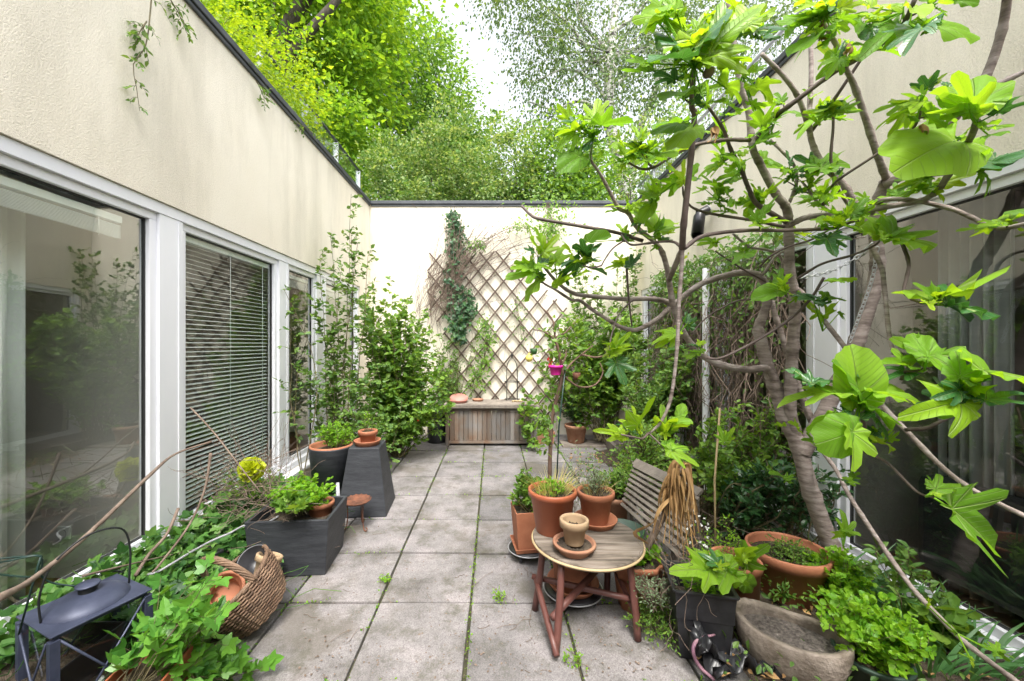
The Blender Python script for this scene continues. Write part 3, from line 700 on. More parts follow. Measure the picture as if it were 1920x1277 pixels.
# pots right of the chest
t = thing('planter_box', 'terracotta trough against the wall right of the chest', 'planter', (at(1020, 815, 5.4).x, 5.45, 0))
m = MB(); frustum(m, (at(1020, 815, 5.45).x, 5.5, .002), .26, .30, .17, 0, .012, True, .16, .2); m.build('trough', 'terra_old', t, bev=.004)
MB().box((at(1020, 815, 5.45).x-.13, 5.42, .12), (at(1020, 815, 5.45).x+.13, 5.58, .145)).build('soil', 'soil', t)
herb('potted_shrub', 'bright green bushy plant in the trough right of the chest', (at(1018, 815, 5.45).x, 5.5, .14), .14, .26, 22, 6, .07, 5, .035, 'L_shrub')
c_ = at(1082, 828, 5.35); pot('flower_pot', 'terracotta pot with a wide rim right of the chest', (c_.x, 5.42, .03), .155, .11, .25, 'terra_old', rim=.045)
herb('potted_shrub', 'dark leaved spiky oleander in the wide terracotta pot right of the chest', (c_.x, 5.42, .25), .22, .42, 22, 7, .10, 5, .055, 'L_dark', W=.6, up=.6)
for k in range(3):
    tag(MB().box((c_.x-.22, 5.22+k*.11, .001), (c_.x+.42-.03*k, 5.32+k*.11, .028)).build('duckboard', 'woodgrey', bev=.003), ['front', 'middle', 'rear'][k]+' grey board lying under the wide terracotta pot', 'board', 'boards under the pot')
# raised bed with timber edge, far right
rb_ = thing('raised_bed', 'low timber edged bed in the far right corner', 'raised bed', (1.6, 4.9, 0))
a, b = gnd(1112, 812), gnd(1215, 915)
MB().obox((a.x, a.y, .06), (b.x, b.y, .06), .05, .13).build('timber_edge', 'woodgrey', rb_, bev=.005)
MB().obox((a.x+.04, 5.0, .065), (2.1, 5.0, .065), .05, .12).build('timber_edge', 'woodgrey', rb_, bev=.005)
MB().add([(a.x, 5.95, .085), (a.x+.04, 5.0, .085), (2.2, 5.0, .085), (2.2, 5.95, .085)], [[3, 2, 1, 0]]).build('bark_mulch', 'grit', rb_)

# wooden slatted bench, seen from the back
bench = thing('slatted_bench', 'weathered grey slatted bench seat standing askew behind the round table', 'bench', (1.0, 2.9, 0))
A0 = V3(at(1168, 948, 2.62)); A1 = V3(at(1278, 1046, 2.05)); B0 = V3(at(1186, 868, 2.92)); B1 = V3(at(1312, 912, 2.35))
A0 = V3(at(1166, 945, 2.75)); A1 = V3(at(1276, 1043, 2.12)); B0 = V3(at(1190, 866, 3.02)); B1 = V3(at(1314, 925, 2.42))
for k in range(10):
    u = k/9; p, q = A0*(1-u)+B0*u, A1*(1-u)+B1*u; nn_ = unit(np.cross(q-p, B0-A0))
    MB().obox(p, q, .023 if k < 9 else .06, .022, up=tuple(nn_)).build('slat', 'woodgrey', bench, bev=.003)
nrm = unit(np.cross(A1-A0, B0-A0)); 
if nrm[2] > 0: nrm = -nrm
for u in (.12, .88):
    p, q = A0*(1-u)+A1*u+nrm*.032, B0*(1-u)+B1*u+nrm*.032
    MB().obox(p, q, .05, .03, up=tuple(nrm)).build('batten', 'woodgrey', bench, bev=.003)
    MB().obox(q, (q[0]+.04, q[1]+.02, .001), .045, .03).build('leg', 'woodgrey', bench, bev=.003)
    MB().obox(p, (p[0], p[1], .001), .045, .03).build('leg', 'woodgrey', bench, bev=.003)

# round rustic table
TC = at(1100, 1004, 2.02); TC = Vector((TC.x, 2.02, .40)); TR = .275
tb = thing('round_table', 'low round rustic table with an oxblood painted branch frame and cracked wooden top', 'table', (TC.x, TC.y, 0))
MB().lathe((TC.x, TC.y, .37), [(.001, 0), (TR-.005, 0), (TR, .004), (TR, .026), (TR-.004, .03), (.001, .0302)], 56, sx=1.02, wob=.004).build('tabletop', 'tabletop', tb)
t_ = np.linspace(0, 2*math.pi, 57); MB().tube([(TC.x+1.02*(TR+.003)*math.cos(a), TC.y+(TR+.003)*math.sin(a), .384) for a in t_], .006, 6, caps=False).build('edge_band', 'bamboo', tb)
legs = [((1053, 1045, 1.86), (1042, 1228)), ((1018, 1022, 1.98), (1003, 1142)), ((1178, 1040, 1.90), (1196, 1200)), ((1138, 1000, 2.2), (1138, 1115))]
LP = []
for (a, b) in legs:
    p = at(*a); p.z = .372; q = gnd(*b, z=.004); p = Vector((p.x, p.y, .372)); LP.append((p, q))
    MB().tube([p, p*.5+q*.5+Vector((.004, 0, 0)), q], [.0165, .018, .0175], 12, sub=3).build('leg', 'legpaint', tb)
def on(i, u): p, q = LP[i]; return p*(1-u)+q*u
def strut(a, b, ex=.03, r_=.0145):
    d = (b-a).normalized(); MB().tube([a-d*ex, (a+b)/2, b+d*ex], [r_, r_*1.08, r_*.95], 10, sub=2).build('stretcher', 'legpaint', tb)
strut(on(1, .62)+Vector((0, -.028, 0)), on(0, .78)+Vector((-.02, -.028, -.03)), .05)
strut(on(1, .55)+Vector((0, .03, 0)), on(2, .58)+Vector((0, .03, 0)), .03)
strut(on(0, .62)+Vector((0, .03, 0)), on(3, .42)+Vector((0, -.03, 0)), .04, .016)
strut(on(3, .48)+Vector((.02, 0, 0)), on(2, .68)+Vector((0, .03, 0)), .03, .012)
ZT2 = .4005
# pots on and round the table
def oncirc(px, py, z): return gnd(px, py, z)
c_ = gnd(1037, 998, ZT2); pot('flower_pot', 'big orange plastic pot with dry weeds on the left of the round table', (c_.x, 2.09, ZT2), .125, .088, .225, 'plasticterra', rim=.03, sdepth=.1)
PB = (c_.x, 2.09, ZT2+.2)
tuft('', '', '', (PB[0], PB[1], PB[2]-.01), .09, .17, 130, .003, 'straw', .6, tag(bpy.data.objects.new('dry_grass', None), 'dry straw coloured grass in the big orange pot on the table', 'plant') if False else thing('dry_grass', 'dry straw coloured grass in the big orange pot on the table', 'plant', PB))
herb('potted_herb', 'small yellow green weeds in the big orange pot on the table', PB, .085, .07, 30, 4, .03, 4, .017, 'L_lime')
c_ = gnd(1119, 985, ZT2); pot('flower_pot', 'terracotta pot with thin weeds standing in a saucer on the back of the table', (c_.x, 2.17, ZT2), .098, .068, .175, 'terra', .115, rim=.035, sdepth=.1)
PC = (c_.x, 2.17, ZT2+.16)
herb('potted_herb', 'sparse thin stemmed weeds in the saucer pot on the back of the table', PC, .075, .16, 34, 3, .04, 4, .014, 'L_grey', r0=.0014)
tuft('', '', '', PC, .07, .12, 50, .002, 'straw', .5, thing('dry_grass', 'thin dry stalks in the saucer pot on the back of the table', 'plant', PC))
c_ = gnd(1079, 1040, ZT2)
pd = (c_.x, 1.875, ZT2)
t = pot('flower_pot', 'shallow terracotta bowl of soil on the front edge of the table', pd, .098, .075, .05, 'terra_old', rim=.014, sdepth=.3)
pot('flower_pot', 'small pale mossy clay pot nested in the shallow bowl at the table front', (pd[0], pd[1], ZT2+.042), .064, .045, .118, 'terra_pale', rim=.035, sdepth=.35)
# pots on wheeled trolleys
def trolley(c, r, label):
    t = thing('plant_trolley', label, 'plant trolley', c)
    MB().lathe((c[0], c[1], .052), [(.001, 0), (r, 0), (r+.006, .006), (r, .014), (.001, .015)], 36, cap0=True).build('platform', 'blackpl', t)
    MB().tube([(c[0]+(r+.012)*math.cos(a), c[1]+(r+.012)*math.sin(a), .06) for a in np.linspace(0, 6.2832, 40)], .003, 6, caps=False).build('rim_wire', 'greymetal', t)
    for k in range(4):
        a = R(45+90*k+10); x, y = c[0]+r*.78*math.cos(a), c[1]+r*.78*math.sin(a)
        MB().lathe((x-.01, y, .024), [(.001, 0), (.022, 0), (.023, .003), (.023, .017), (.022, .02), (.001, .02)], 16, rot=Matrix.Rotation(R(90), 4, 'Y')).build('wheel', 'blackpl', t)
        MB().box((x-.006, y-.006, .03), (x+.006, y+.006, .051)).build('caster_fork', 'greymetal', t)
c_ = at(1074, 1085, 2.14); trolley((c_.x, 2.14, 0), .15, 'round wheeled plant trolley under the table')
pot('flower_pot', 'red terracotta pot on a saucer on the trolley under the table', (c_.x, 2.14, .068), .118, .098, .17, 'terra', .138, rim=.03)
c_ = gnd(995, 985); c_ = Vector((at(990, 985, 2.56).x, 2.56, 0)); trolley((c_.x, 2.56, 0), .12, 'wheeled plant trolley behind the table')
t = thing('flower_pot', 'tall square reddish plastic pot on the trolley behind the table', 'flower pot', (c_.x, 2.56, .068))
m = MB(); frustum(m, (c_.x, 2.56, .07), .16, .20, .26, R(8), .008, True); m.build('pot', 'terra', t, bev=.012)
m = MB(); frustum(m, (c_.x, 2.56, .068), .19, .21, .03, R(8), .006, True); m.build('saucer', 'terra', t, bev=.006)
MB().box((c_.x-.085, 2.48, .28), (c_.x+.085, 2.64, .30)).build('soil', 'soil', t)
herb('potted_herb', 'leafy green herbs in the tall reddish pot behind the table', (c_.x, 2.56, .3), .10, .26, 26, 5, .07, 5, .04, 'L_shrub')
# pot of the small standard tree, far pots behind the table
c_ = at(1030, 905, 3.1); SP = (c_.x, 3.1, 0)
pot('flower_pot', 'brown clay tub of the little standard tree', (SP[0], SP[1], .002), .17, .13, .24, 'terra_old')
c_ = at(1155, 955, 3.0); pot('flower_pot', 'ribbed terracotta pot between the table and the bench', (c_.x, 3.0, .002), .12, .09, .24, 'terra_old', rim=.04)
herb('potted_herb', 'fresh green ferny plant in the ribbed pot beside the bench', (c_.x, 3.0, .22), .15, .22, 30, 7, .09, 7, .026, 'L_shrub', up=.1)
# green bowl + pots right of table
c_ = at(1176, 1038, 2.12); t = tag(MB().lathe((c_.x, 2.2, .27), [(.001, 0), (.06, .003), (.10, .035), (.118, .085), (.122, .09), (.115, .09), (.095, .035), (.001, .01)], 32, cap0=True).build('green_bowl', 'greenpot'), 'dark green plastic bowl behind the right table leg', 'bowl')
c_ = at(1208, 1090, 1.98); t = thing('flower_pot', 'square terracotta pot with moulded panels right of the table', 'flower pot', (c_.x, 2.08, 0))
MB().lathe((c_.x, 2.08, .002), pot_prof(.135, .10, .26, rim=.03), 8, rot=Matrix.Rotation(R(22.5), 4, 'Z'), cap0=True).build('pot', 'terra', t)
MB().box((c_.x-.03, 1.945, .10), (c_.x+.04, 1.965, .17)).build('moulded_panel', 'terra_old', t, bev=.004)
m = MB(); soil_disc(m, (c_.x, 2.08), .11, .235); m.build('soil', 'soil', t)
YP = (c_.x, 2.08, .235)
herb('potted_herb', 'low clover like weeds at the foot of the dried yucca', YP, .11, .12, 26, 4, .04, 4, .028, 'L_lime', tmpl=T_ROUND)
# square black bucket
c_ = at(1312, 1135, 1.78); BB = (c_.x, 1.80, 0)
t = thing('black_bucket', 'square black plastic tub with a flat rim, front right', 'tub', BB)
m = MB(); frustum(m, (BB[0], BB[1], .002), .20, .25, .315, R(-12), .006, True, .19, .24); m.build('tub', 'blackpl', t, bev=.022)
m = MB()
for sx_ in (-1, 1):
    pass
q = []
for sx, sy in ((-1, -1), (1, -1), (1, 1), (-1, 1), (-1, -1)):
    x, y = sx*.128, sy*.123; q.append((BB[0]+x*math.cos(R(-12))-y*math.sin(R(-12)), BB[1]+x*math.sin(R(-12))+y*math.cos(R(-12)), .315))
for k in range(4): m.obox(q[k], q[k+1], .014, .012)
m.build('rim', 'blackpl', t, bev=.004)
MB().box((BB[0]-.10, BB[1]-.10, .19), (BB[0]+.10, BB[1]+.10, .21), R(-12)).build('soil', 'soil', t)
herb('potted_herb', 'tiny bright green seedlings inside the square black tub', (BB[0]+.02, BB[1], .21), .09, .13, 22, 4, .04, 4, .024, 'L_lime')
# pot behind the tub
c_ = at(1392, 1165, 1.92); pot('flower_pot', 'terracotta pot with a fig sapling between the black tub and the oval pot', (c_.x, 1.98, .01), .115, .10, .29, 'terra', .125, rim=.035)
# big oval terracotta pot, tilted
c_ = at(1487, 1075, 2.08); OV = (c_.x, 2.12, .04)
pot('oval_pot', 'big wide terracotta pot with a thick rim under the fig trunk', OV, .185, .14, .25, 'terra', rim=.055, sx=1.05, sdepth=.2)
herb('potted_herb', 'creeping seedlings in the big wide pot under the fig trunk', (OV[0], OV[1], .22), .14, .10, 46, 4, .04, 4, .018, 'L_shrub')
# stone trough
def trough(c, rot, L=.30, W_=.125, h=.19):
    n = 48; rows = []
    for (s, z) in ((.60, 0), (.80, .03), (.97, .10), (1.0, h*.8), (1.0, h), (.97, h+.006), (.86, h+.004), (.84, h-.012), (.80, h*.62)):
        rr = []
        for a in range(n):
            q = a*2*math.pi/n; x = (L*s-(0 if s >= .95 else 0))*math.copysign(abs(math.cos(q))**.8, math.cos(q)); y = (W_*s)*math.copysign(abs(math.sin(q))**.85, math.sin(q))
            if s < .9 and z > .1: x = (L-.028)*math.copysign(abs(math.cos(q))**.8, math.cos(q)); y = (W_-.028)*math.copysign(abs(math.sin(q))**.85, math.sin(q))
            zz = z+(.03*(x/L)**2 if z > .05 else 0)+(rng.normal()*.0008)
            rr.append((c[0]+x*math.cos(rot)-y*math.sin(rot), c[1]+x*math.sin(rot)+y*math.cos(rot), c[2]+zz))
        rows.append(rr)
    k = len(rows); v = sum(rows, []); f = [[i*n+j, i*n+(j+1) % n, (i+1)*n+(j+1) % n, (i+1)*n+j] for i in range(k-1) for j in range(n)]
    return MB().add(v, [np.array(f), np.array([list(range(n))[::-1]])], True)
SC = at(1487, 1205, 1.64)
t = thing('stone_trough', 'oval weathered stone trough filled with gritty soil, front right', 'trough', (SC.x, 1.66, 0)); rt_ = R(-36)
trough((SC.x, 1.66, .0), rt_, .205, .14, .18).build('trough', 'stone', t)
m = MB(); soil_disc(m, (0, 0), 1, 0, .178, .108, 40, .004)
V = m.V[0]; x, y = V[:, 0].copy(), V[:, 1].copy(); V[:, 0] = SC.x+x*math.cos(rt_)-y*math.sin(rt_); V[:, 1] = 1.66+x*math.sin(rt_)+y*math.cos(rt_); V[:, 2] += .15
m.build('soil', 'grit', t)
# green pot in front
c_ = at(1662, 1262, 1.5); GPt = (c_.x, 1.56, 0)
pot('flower_pot', 'dark green plastic pot of lime green spurge at the bottom right', (GPt[0], GPt[1], .0), .12, .095, .16, 'greenpot', rim=.02)
# crumpled liners
def crumple(name, label, pts, mat, w, cat='sheet'):
    m = MB(); P, _ = catmull(np.array([V3(p) for p in pts]), np.ones(len(pts)), 6); k = len(P); v = []; nv = 8
    for i, p in enumerate(P):
        for j in range(nv):
            u = j/(nv-1)-.5; q = p+np.array([rng.normal()*.006, u*w*.8+rng.normal()*.006, .03*math.sin(i*1.1+j)+abs(u)*w*.35+rng.normal()*.008]); q[2] = max(q[2], .004+.003*j); v.append(q)
    m.add(v, [[i*nv+j, i*nv+j+1, (i+1)*nv+j+1, (i+1)*nv+j] for i in range(k-1) for j in range(nv-1)], True)
    return tag(m.build(name, mat, solid=.002), label, cat)
crumple('plastic_liner', 'crumpled black plastic liner on the ground before the stone trough', [gnd(1330, 1265, .03), gnd(1385, 1235, .06), gnd(1430, 1255, .03), gnd(1495, 1272, .03), gnd(1540, 1285, .02)], 'blackpl', .13)
crumple('broken_pot', 'broken black pot shell with a purple edge below the black tub', [gnd(1300, 1218, .12), gnd(1318, 1205, .14), gnd(1345, 1230, .05), gnd(1355, 1262, .02)], 'blackpl', .14, 'pot')
MAU = pmat('purple_rim', (.16, .07, .11), (.30, .17, .2), 20, .6, .2)
tag(MB().tube([gnd(1340, 1190, .16), gnd(1308, 1200, .15), gnd(1300, 1222, .12), gnd(1312, 1250, .06), gnd(1340, 1275, .03)], [.004, .007, .008, .008, .006], 8, sub=6).build('bent_rim', MAU), 'bent purple plastic rim on the ground below the black tub', 'rim')

# dried yucca in the panelled pot
yc = thing('dried_yucca', 'withered yucca with hanging tan leaves beside the bench', 'plant', YP)
top = V3(at(1282, 872, 1.95)); b0 = np.array([YP[0], YP[1], .23])
stem = [b0, V3(at(1222, 1010, 2.02)), V3(at(1252, 950, 1.98)), top]
MB().tube(stem, [.021, .018, .014, .012], 10, sub=5).build('trunk', 'terra_old' if False else 'deadtwig', yc)
m = MB(); m2 = MB()
def strip(mb, pts, w, tw=0):
    P, _ = catmull(np.array([V3(p) for p in pts]), np.ones(len(pts)), 4); k = len(P); T = unit(np.gradient(P, axis=0)); v = []
    a0 = rng.random()*3.14
    for i in range(k):
        u = i/(k-1); s = unit(np.cross(T[i], [math.cos(a0+tw*u), math.sin(a0+tw*u), .2])); ww = w*(.25+math.sin(min(u*1.15+.1, 1)*math.pi)*.75)*.5
        z = np.cross(s, T[i]); v += [P[i]-s*ww+z*ww*.3, P[i], P[i]+s*ww+z*ww*.3]
    mb.add(v, [[3*i+j, 3*i+j+1, 3*i+4+j, 3*i+3+j] for i in range(k-1) for j in (0, 1)], True)
for i in range(64):
    a = rng.random()*6.28; u = rng.random(); st_ = top*(1-.75*u)+V3(at(1252, 950, 1.98))*.75*u; l = .10+.22*rng.random()
    o = np.array([math.cos(a), math.sin(a), 0])
    strip(m, [st_, st_+o*.04+np.array([0, 0, .01]), st_+o*(.05+.03*rng.random())+np.array([0, 0, -.35*l]), st_+o*(.04+.06*rng.random())+np.array([rng.normal()*.02, 0, -l])], .017+.012*rng.random(), rng.normal()*2)
for q in (((1225, 1000), (1235, 960), (1262, 930), (1300, 900)), ((1215, 1020), (1190, 1000), (1225, 980), (1250, 930))):
    strip(m, [V3(at(px, py, 1.93)) for px, py in q], .02, 2)
m.build('dead_leaves', 'strawleaf', yc)
for i in range(7):
    a = rng.random()*6.28; strip(m2, [b0+np.array([math.cos(a)*.02, math.sin(a)*.02, .0]), b0+np.array([math.cos(a)*.04, math.sin(a)*.04, .09]), b0+np.array([math.cos(a)*.07, math.sin(a)*.07, .13+.05*rng.random()])], .02)
m2.build('green_leaves', 'L_strap', yc)
# bamboo cane
tag(MB().tube([gnd(1342, 1080, .03)*1.0, at(1340, 900, 2.32), at(1350, 765, 2.36)], .006, 8).build('bamboo_cane', 'bamboo'), 'upright bamboo cane stuck in the bed beyond the yucca', 'cane')
# path edge on the right bed
tag(MB().obox(gnd(1312, 880, .06)+Vector((.04, 0, 0)), gnd(1545, 1085, .06)+Vector((.0, 0, 0)), .06, .12).build('edging_stone', 'concrete', bev=.008), 'pale stone edging running through the right bed towards the fig trunk', 'edging')

# wicker basket, lying on its side
bk = at(455, 1120, 2.02); BK = (-1.235, 1.92, 0)
t = thing('wicker_basket', 'round wicker basket tipped towards the camera with an arched handle', 'basket', BK)
ax = Vector((-.50, -.30, .80)).normalized(); rq = ax.to_track_quat('Z', 'Y').to_matrix().to_4x4(); rc_ = np.array(rq.to_3x3())
Rk, hk = .20, .20
def bp(a, u, dr=0):  # point on basket shell
    r_ = (Rk*(.72+.28*math.sin(min(u*1.6, 1.57))))+dr
    l = np.array([r_*math.cos(a), r_*math.sin(a)*.92, hk*(u-.55)]); return rc_@l+np.array([BK[0], BK[1], .165])
m = MB()
NS = 36
for k in range(26):
    u = k/25; ph = k % 2
    m.tube([bp(a*2*math.pi/72, u, .0045*(1 if (a//2+ph) % 2 else -1)) for a in range(73)], .0052, 5, caps=False)
for k in range(5):
    m.tube([bp(a*2*math.pi/72, 1.0, 0)+rc_@np.array([0, 0, .006*math.sin(a*.8+k*1.26)+.008])+rc_@np.array([.006*math.cos(a*.8+k*1.26)*math.cos(a*2*math.pi/72), .006*math.cos(a*.8+k*1.26)*math.sin(a*2*math.pi/72), 0]) for a in range(73)], .005, 5, caps=False)
for a in range(NS): m.tube([bp(a*2*math.pi/NS, u) for u in np.linspace(0, 1, 7)], .004, 5, caps=False)
for q in np.linspace(.02, .95, 14): m.tube([rc_@np.array([Rk*.72*q*math.cos(a), Rk*.72*q*math.sin(a)*.92, -hk*.55])+np.array([BK[0], BK[1], .165]) for a in np.linspace(0, 6.2832, 40)], .0055, 4, caps=False)
m.build('woven_shell', 'wicker', t)
m = MB()
for k in range(8):
    P = []
    for s in np.linspace(0, math.pi, 22):
        tw = s*5+k*.785; l = np.array([Rk*1.0*math.cos(s), .012*math.cos(tw), hk*.42+Rk*.92*math.sin(s)+.012*math.sin(tw)]); l[0] += .008*math.sin(tw)
        l = np.array([l[0]*math.cos(.6)-l[1]*math.sin(.6), l[0]*math.sin(.6)+l[1]*math.cos(.6), l[2]])
        P.append(rc_@l+np.array([BK[0], BK[1], .165]))
    m.tube(P, .0048, 5, caps=False)
m.build('handle', 'wicker', t)
rim_c = Vector((BK[0], BK[1], .165))+ax*hk*.25
pp = thing('nursery_pot', 'round black nursery pot lying inside the basket', 'flower pot', tuple(rim_c))
e = rim_c+Vector((.03, .09, .07))
MB().lathe(e, [(.001, -.05), (.05, -.05), (.075, .03), (.08, .032), (.08, .038), (.071, .036), (.05, -.04), (.001, -.04)], 30, rot=Vector((.1, -.55, .6)).to_track_quat('Z', 'Y').to_matrix().to_4x4()).build('pot', 'blackpl', pp)
pp = thing('flower_pot', 'pale clay pot lying at the back of the basket', 'flower pot', tuple(rim_c))
MB().lathe(rim_c+Vector((.06, .10, .0)), pot_prof(.06, .045, .10), 28, rot=Vector((.2, .3, .9)).to_track_quat('Z', 'Y').to_matrix().to_4x4()).build('pot', 'terra_pale', pp)
pp = thing('flower_pot', 'terracotta pot lying in the mouth of the basket', 'flower pot', tuple(rim_c))
MB().lathe(rim_c+Vector((-.06, .0, -.04)), pot_prof(.08, .06, .09), 28, rot=Vector((.3, -.6, .7)).to_track_quat('Z', 'Y').to_matrix().to_4x4()).build('pot', 'terra', pp)

# orange planter, bottom left, with a big leaved plant
OP = Vector((-1.245, 1.335, 0))
t = thing('planter_box', 'orange plastic planter at the bottom left behind the lantern', 'planter', OP)
m = MB(); frustum(m, (OP.x, OP.y, .001), .16, .20, .245, R(6), .008, True, .26, .30); m.build('trough', 'plasticterra', t, bev=.01)
MB().box((OP.x-.08, OP.y-.12, .19), (OP.x+.08, OP.y+.12, .21)).build('soil', 'soil', t)

# lantern, front left
lh = .385
lrot = R(-23.1)
lt = thing('lantern', 'blued metal candle lantern with glass sides and a wire handle, bottom left corner', 'lantern', (-1.564, 1.485, 0))
cx_, cy_ = -1.564, 1.485; ztop = .41
def lp(x, y, z): return (cx_+x*math.cos(lrot)-y*math.sin(lrot), cy_+x*math.sin(lrot)+y*math.cos(lrot), ztop+z)
hw, hd = .122, .132
def lbox(mb, x0, x1, y0, y1, z0, z1):
    v = [lp(x, y, z) for z in (z0, z1) for y in (y0, y1) for x in (x0, x1)]
    mb.add(v, [[0, 2, 3, 1], [4, 5, 7, 6], [0, 1, 5, 4], [2, 6, 7, 3], [0, 4, 6, 2], [1, 3, 7, 5]])
m = MB(); lbox(m, -hw-.012, hw+.012, -hd-.012, hd+.012, 0, .006); lbox(m, -hw, hw, -hd, hd, -.014, -.0005); m.build('roof', 'lantern', lt, bev=.002)
n = 40; v = []
for (s, z) in ((1, .0062), (.97, .014), (.86, .026), (.66, .038), (.4, .046), (.15, .049), (.001, .049)):
    for a in range(n): q = a*2*math.pi/n; v.append(lp(hw*.93*s*math.cos(q), hd*.93*s*math.sin(q), z))
MB().add(v, [[k*n+a, k*n+(a+1) % n, (k+1)*n+(a+1) % n, (k+1)*n+a] for k in range(6) for a in range(n)], True).build('dome', 'lantern', lt)
cc = lp(0, 0, .044)
MB().lathe(cc, [(.027, 0), (.027, .026)], 28).build('vent', 'darkmetal', lt)
MB().lathe(cc, [(.026, .027), (.036, .027), (.037, .030), (.034, .033), (.001, .037)], 28).build('vent_cap', 'lantern', lt)
for sx in (-1, 1):
    for sy in (-1, 1):
        m = MB(); lbox(m, sx*hw-.013, sx*hw+.013, sy*hd-.013, sy*hd+.013, -lh, -.0145); m.build('corner_post', 'lantern', lt, bev=.001)
m = MB(); lbox(m, -hw-.012, hw+.012, -hd-.012, hd+.012, -lh-.02, -lh-.001); m.build('base', 'lantern', lt, bev=.002)
for (x0, y0, x1, y1) in ((-hw, -hd, hw, -hd), (-hw, hd, hw, hd), (hw, -hd, hw, hd), (-hw, -hd, -hw, hd)):
    s = .93; A = [(x0*s+(0), y0), (x1*s, y1)] if y0 == y1 else [(x0, y0*s), (x1, y1*s)]
    m = MB(); m.add([lp(*A[0], -lh), lp(*A[1], -lh), lp(*A[1], -.015), lp(*A[0], -.015)], [[0, 1, 2, 3]]); m.build('glass_side', 'thinglass', lt)
    o_ = 1.06; ox = (x0 if x0 == x1 else 0)*.07; oy = (y0 if y0 == y1 else 0)*.1
    # each side is guarded by an X of wire
    for (u0, u1) in ((0, 1), (1, 0)):
        p = (x0+(x1-x0)*u0*1.0+ox, y0+(y1-y0)*u0+oy); q = (x0+(x1-x0)*u1+ox, y0+(y1-y0)*u1+oy)
        MB().tube([lp(p[0]*.9 if ox == 0 else p[0], p[1]*.9 if oy == 0 else p[1], -.02), lp(q[0]*.9 if ox == 0 else q[0], q[1]*.9 if oy == 0 else q[1], -lh+.01)], .004, 6).build('guard_wire', 'lantern', lt)
MB().tube([lp(0, -hd*.93, .0), lp(0, -hd*.96, .10), lp(0, -hd*.70, .20), lp(0, .0, .262), lp(0, hd*.75, .245), lp(0, hd*.98, .15), lp(0, hd*.95, 0)], .0036, 8, sub=6).build('handle', 'darkmetal', lt)
m = MB(); m.lathe(lp(.03, 0, -lh), [(.001, 0), (.035, 0), (.035, .09), (.03, .092), (.001, .088)], 24); m.build('candle', 'curtain', lt)
# green wire plant support at far left
w_ = thing('wire_support', 'dark green wire plant support rings at the left edge', 'plant support', at(40, 1150, 1.3))
for pts in (((0, 1055), (75, 1043), (65, 1080), (-5, 1077)), ((-5, 1048), (40, 1044), (78, 1043), (72, 1070), (95, 1092), (150, 1100))):
    MB().tube([at(px, py, 1.35+.04*i) for i, (px, py) in enumerate(pts)], .0032, 6, sub=4).build('ring', 'greenwire', w_)
MB().tube([at(76, 1045, 1.33), at(60, 1100, 1.33), at(35, 1190, 1.36)], .0032, 6).build('rod', 'greenwire', w_)
c_ = at(10, 1250, 1.25); t = thing('black_crate', 'black plastic tub at the very bottom left corner', 'tub', (c_.x-.05, 1.42, 0))
m = MB(); frustum(m, (c_.x-.12, 1.42, .001), .30, .36, .26, 0, .008, True); m.build('tub', 'blackpl', t, bev=.01)
MB().box((c_.x-.27, 1.27, .16), (c_.x+.03, 1.57, .18)).build('soil', 'soil', t)
# black tubs in the ivy
for (px, py, D, lab) in ((345, 1040, 2.12, 'black trough half buried in the ivy under the left window'), (285, 1062, 2.0, 'black trough nearest the lantern in the ivy under the window')):
    c_ = at(px, py, D); t = thing('planter_box', lab, 'planter', (c_.x, D, 0))
    m = MB(); frustum(m, (c_.x, D, .001), .32, .36, c_.z+.01, R(-15), .01, True, .15, .18); m.build('trough', 'blackpl', t, bev=.006)
    MB().box((c_.x-.15, D-.06, c_.z-.05), (c_.x+.15, D+.06, c_.z-.035), R(-15)).build('soil', 'soil', t)
# cable and dead branches
tag(MB().tube([at(275, 1078, 1.85), at(300, 1070, 1.85), at(350, 1040, 2.0), at(395, 1015, 2.15), at(430, 1000, 2.2), at(460, 985, 2.3), at(495, 982, 2.35), at(522, 968, 2.45)], .0055, 8, sub=6).build('grey_cable', 'cable'), 'grey cable looping through the ivy beside the square planter', 'cable')
BR = [('long dead branch leaning from the lantern up across the white post', [(0, 1120, 1.15), (60, 1085, 1.3), (170, 1000, 1.6), (280, 890, 2.05), (330, 850, 2.25), (395, 828, 2.4)], .011),
      ('straight dead stick leaning against the blind window', [(358, 765, 2.45), (400, 810, 2.4), (450, 878, 2.35), (490, 925, 2.3)], .006),
      ('thick pale stick rising from the ivy beside the post', [(395, 850, 2.15), (385, 915, 2.1), (355, 985, 2.0), (300, 1060, 1.85), (285, 1075, 1.8)], .0085),
      ('broken pale branch in the ivy left of the basket', [(337, 955, 2.1), (315, 1000, 2.0), (280, 1040, 1.9), (255, 1080, 1.8)], .010),
      ('thin twig lying over the ivy behind the lantern', [(150, 1080, 1.5), (260, 1055, 1.8), (330, 1040, 2.0), (410, 1022, 2.2)], .004),
      ('short dead branch at the bottom left behind the lantern', [(0, 1100, 1.8), (25, 1120, 1.78), (50, 1135, 1.75), (70, 1150, 1.7)], .010)]
for lab, pts, r_ in BR:
    P = [V3(at(*p)) for p in pts]; k = len(P); m = MB(); m.tube([p+rng.normal(size=3)*.004 for p in P], np.linspace(r_, r_*.55, k)*(1+.15*rng.normal(size=k)), 8, sub=5)
    tag(m.build('dead_branch', 'deadtwig'), lab, 'branch')
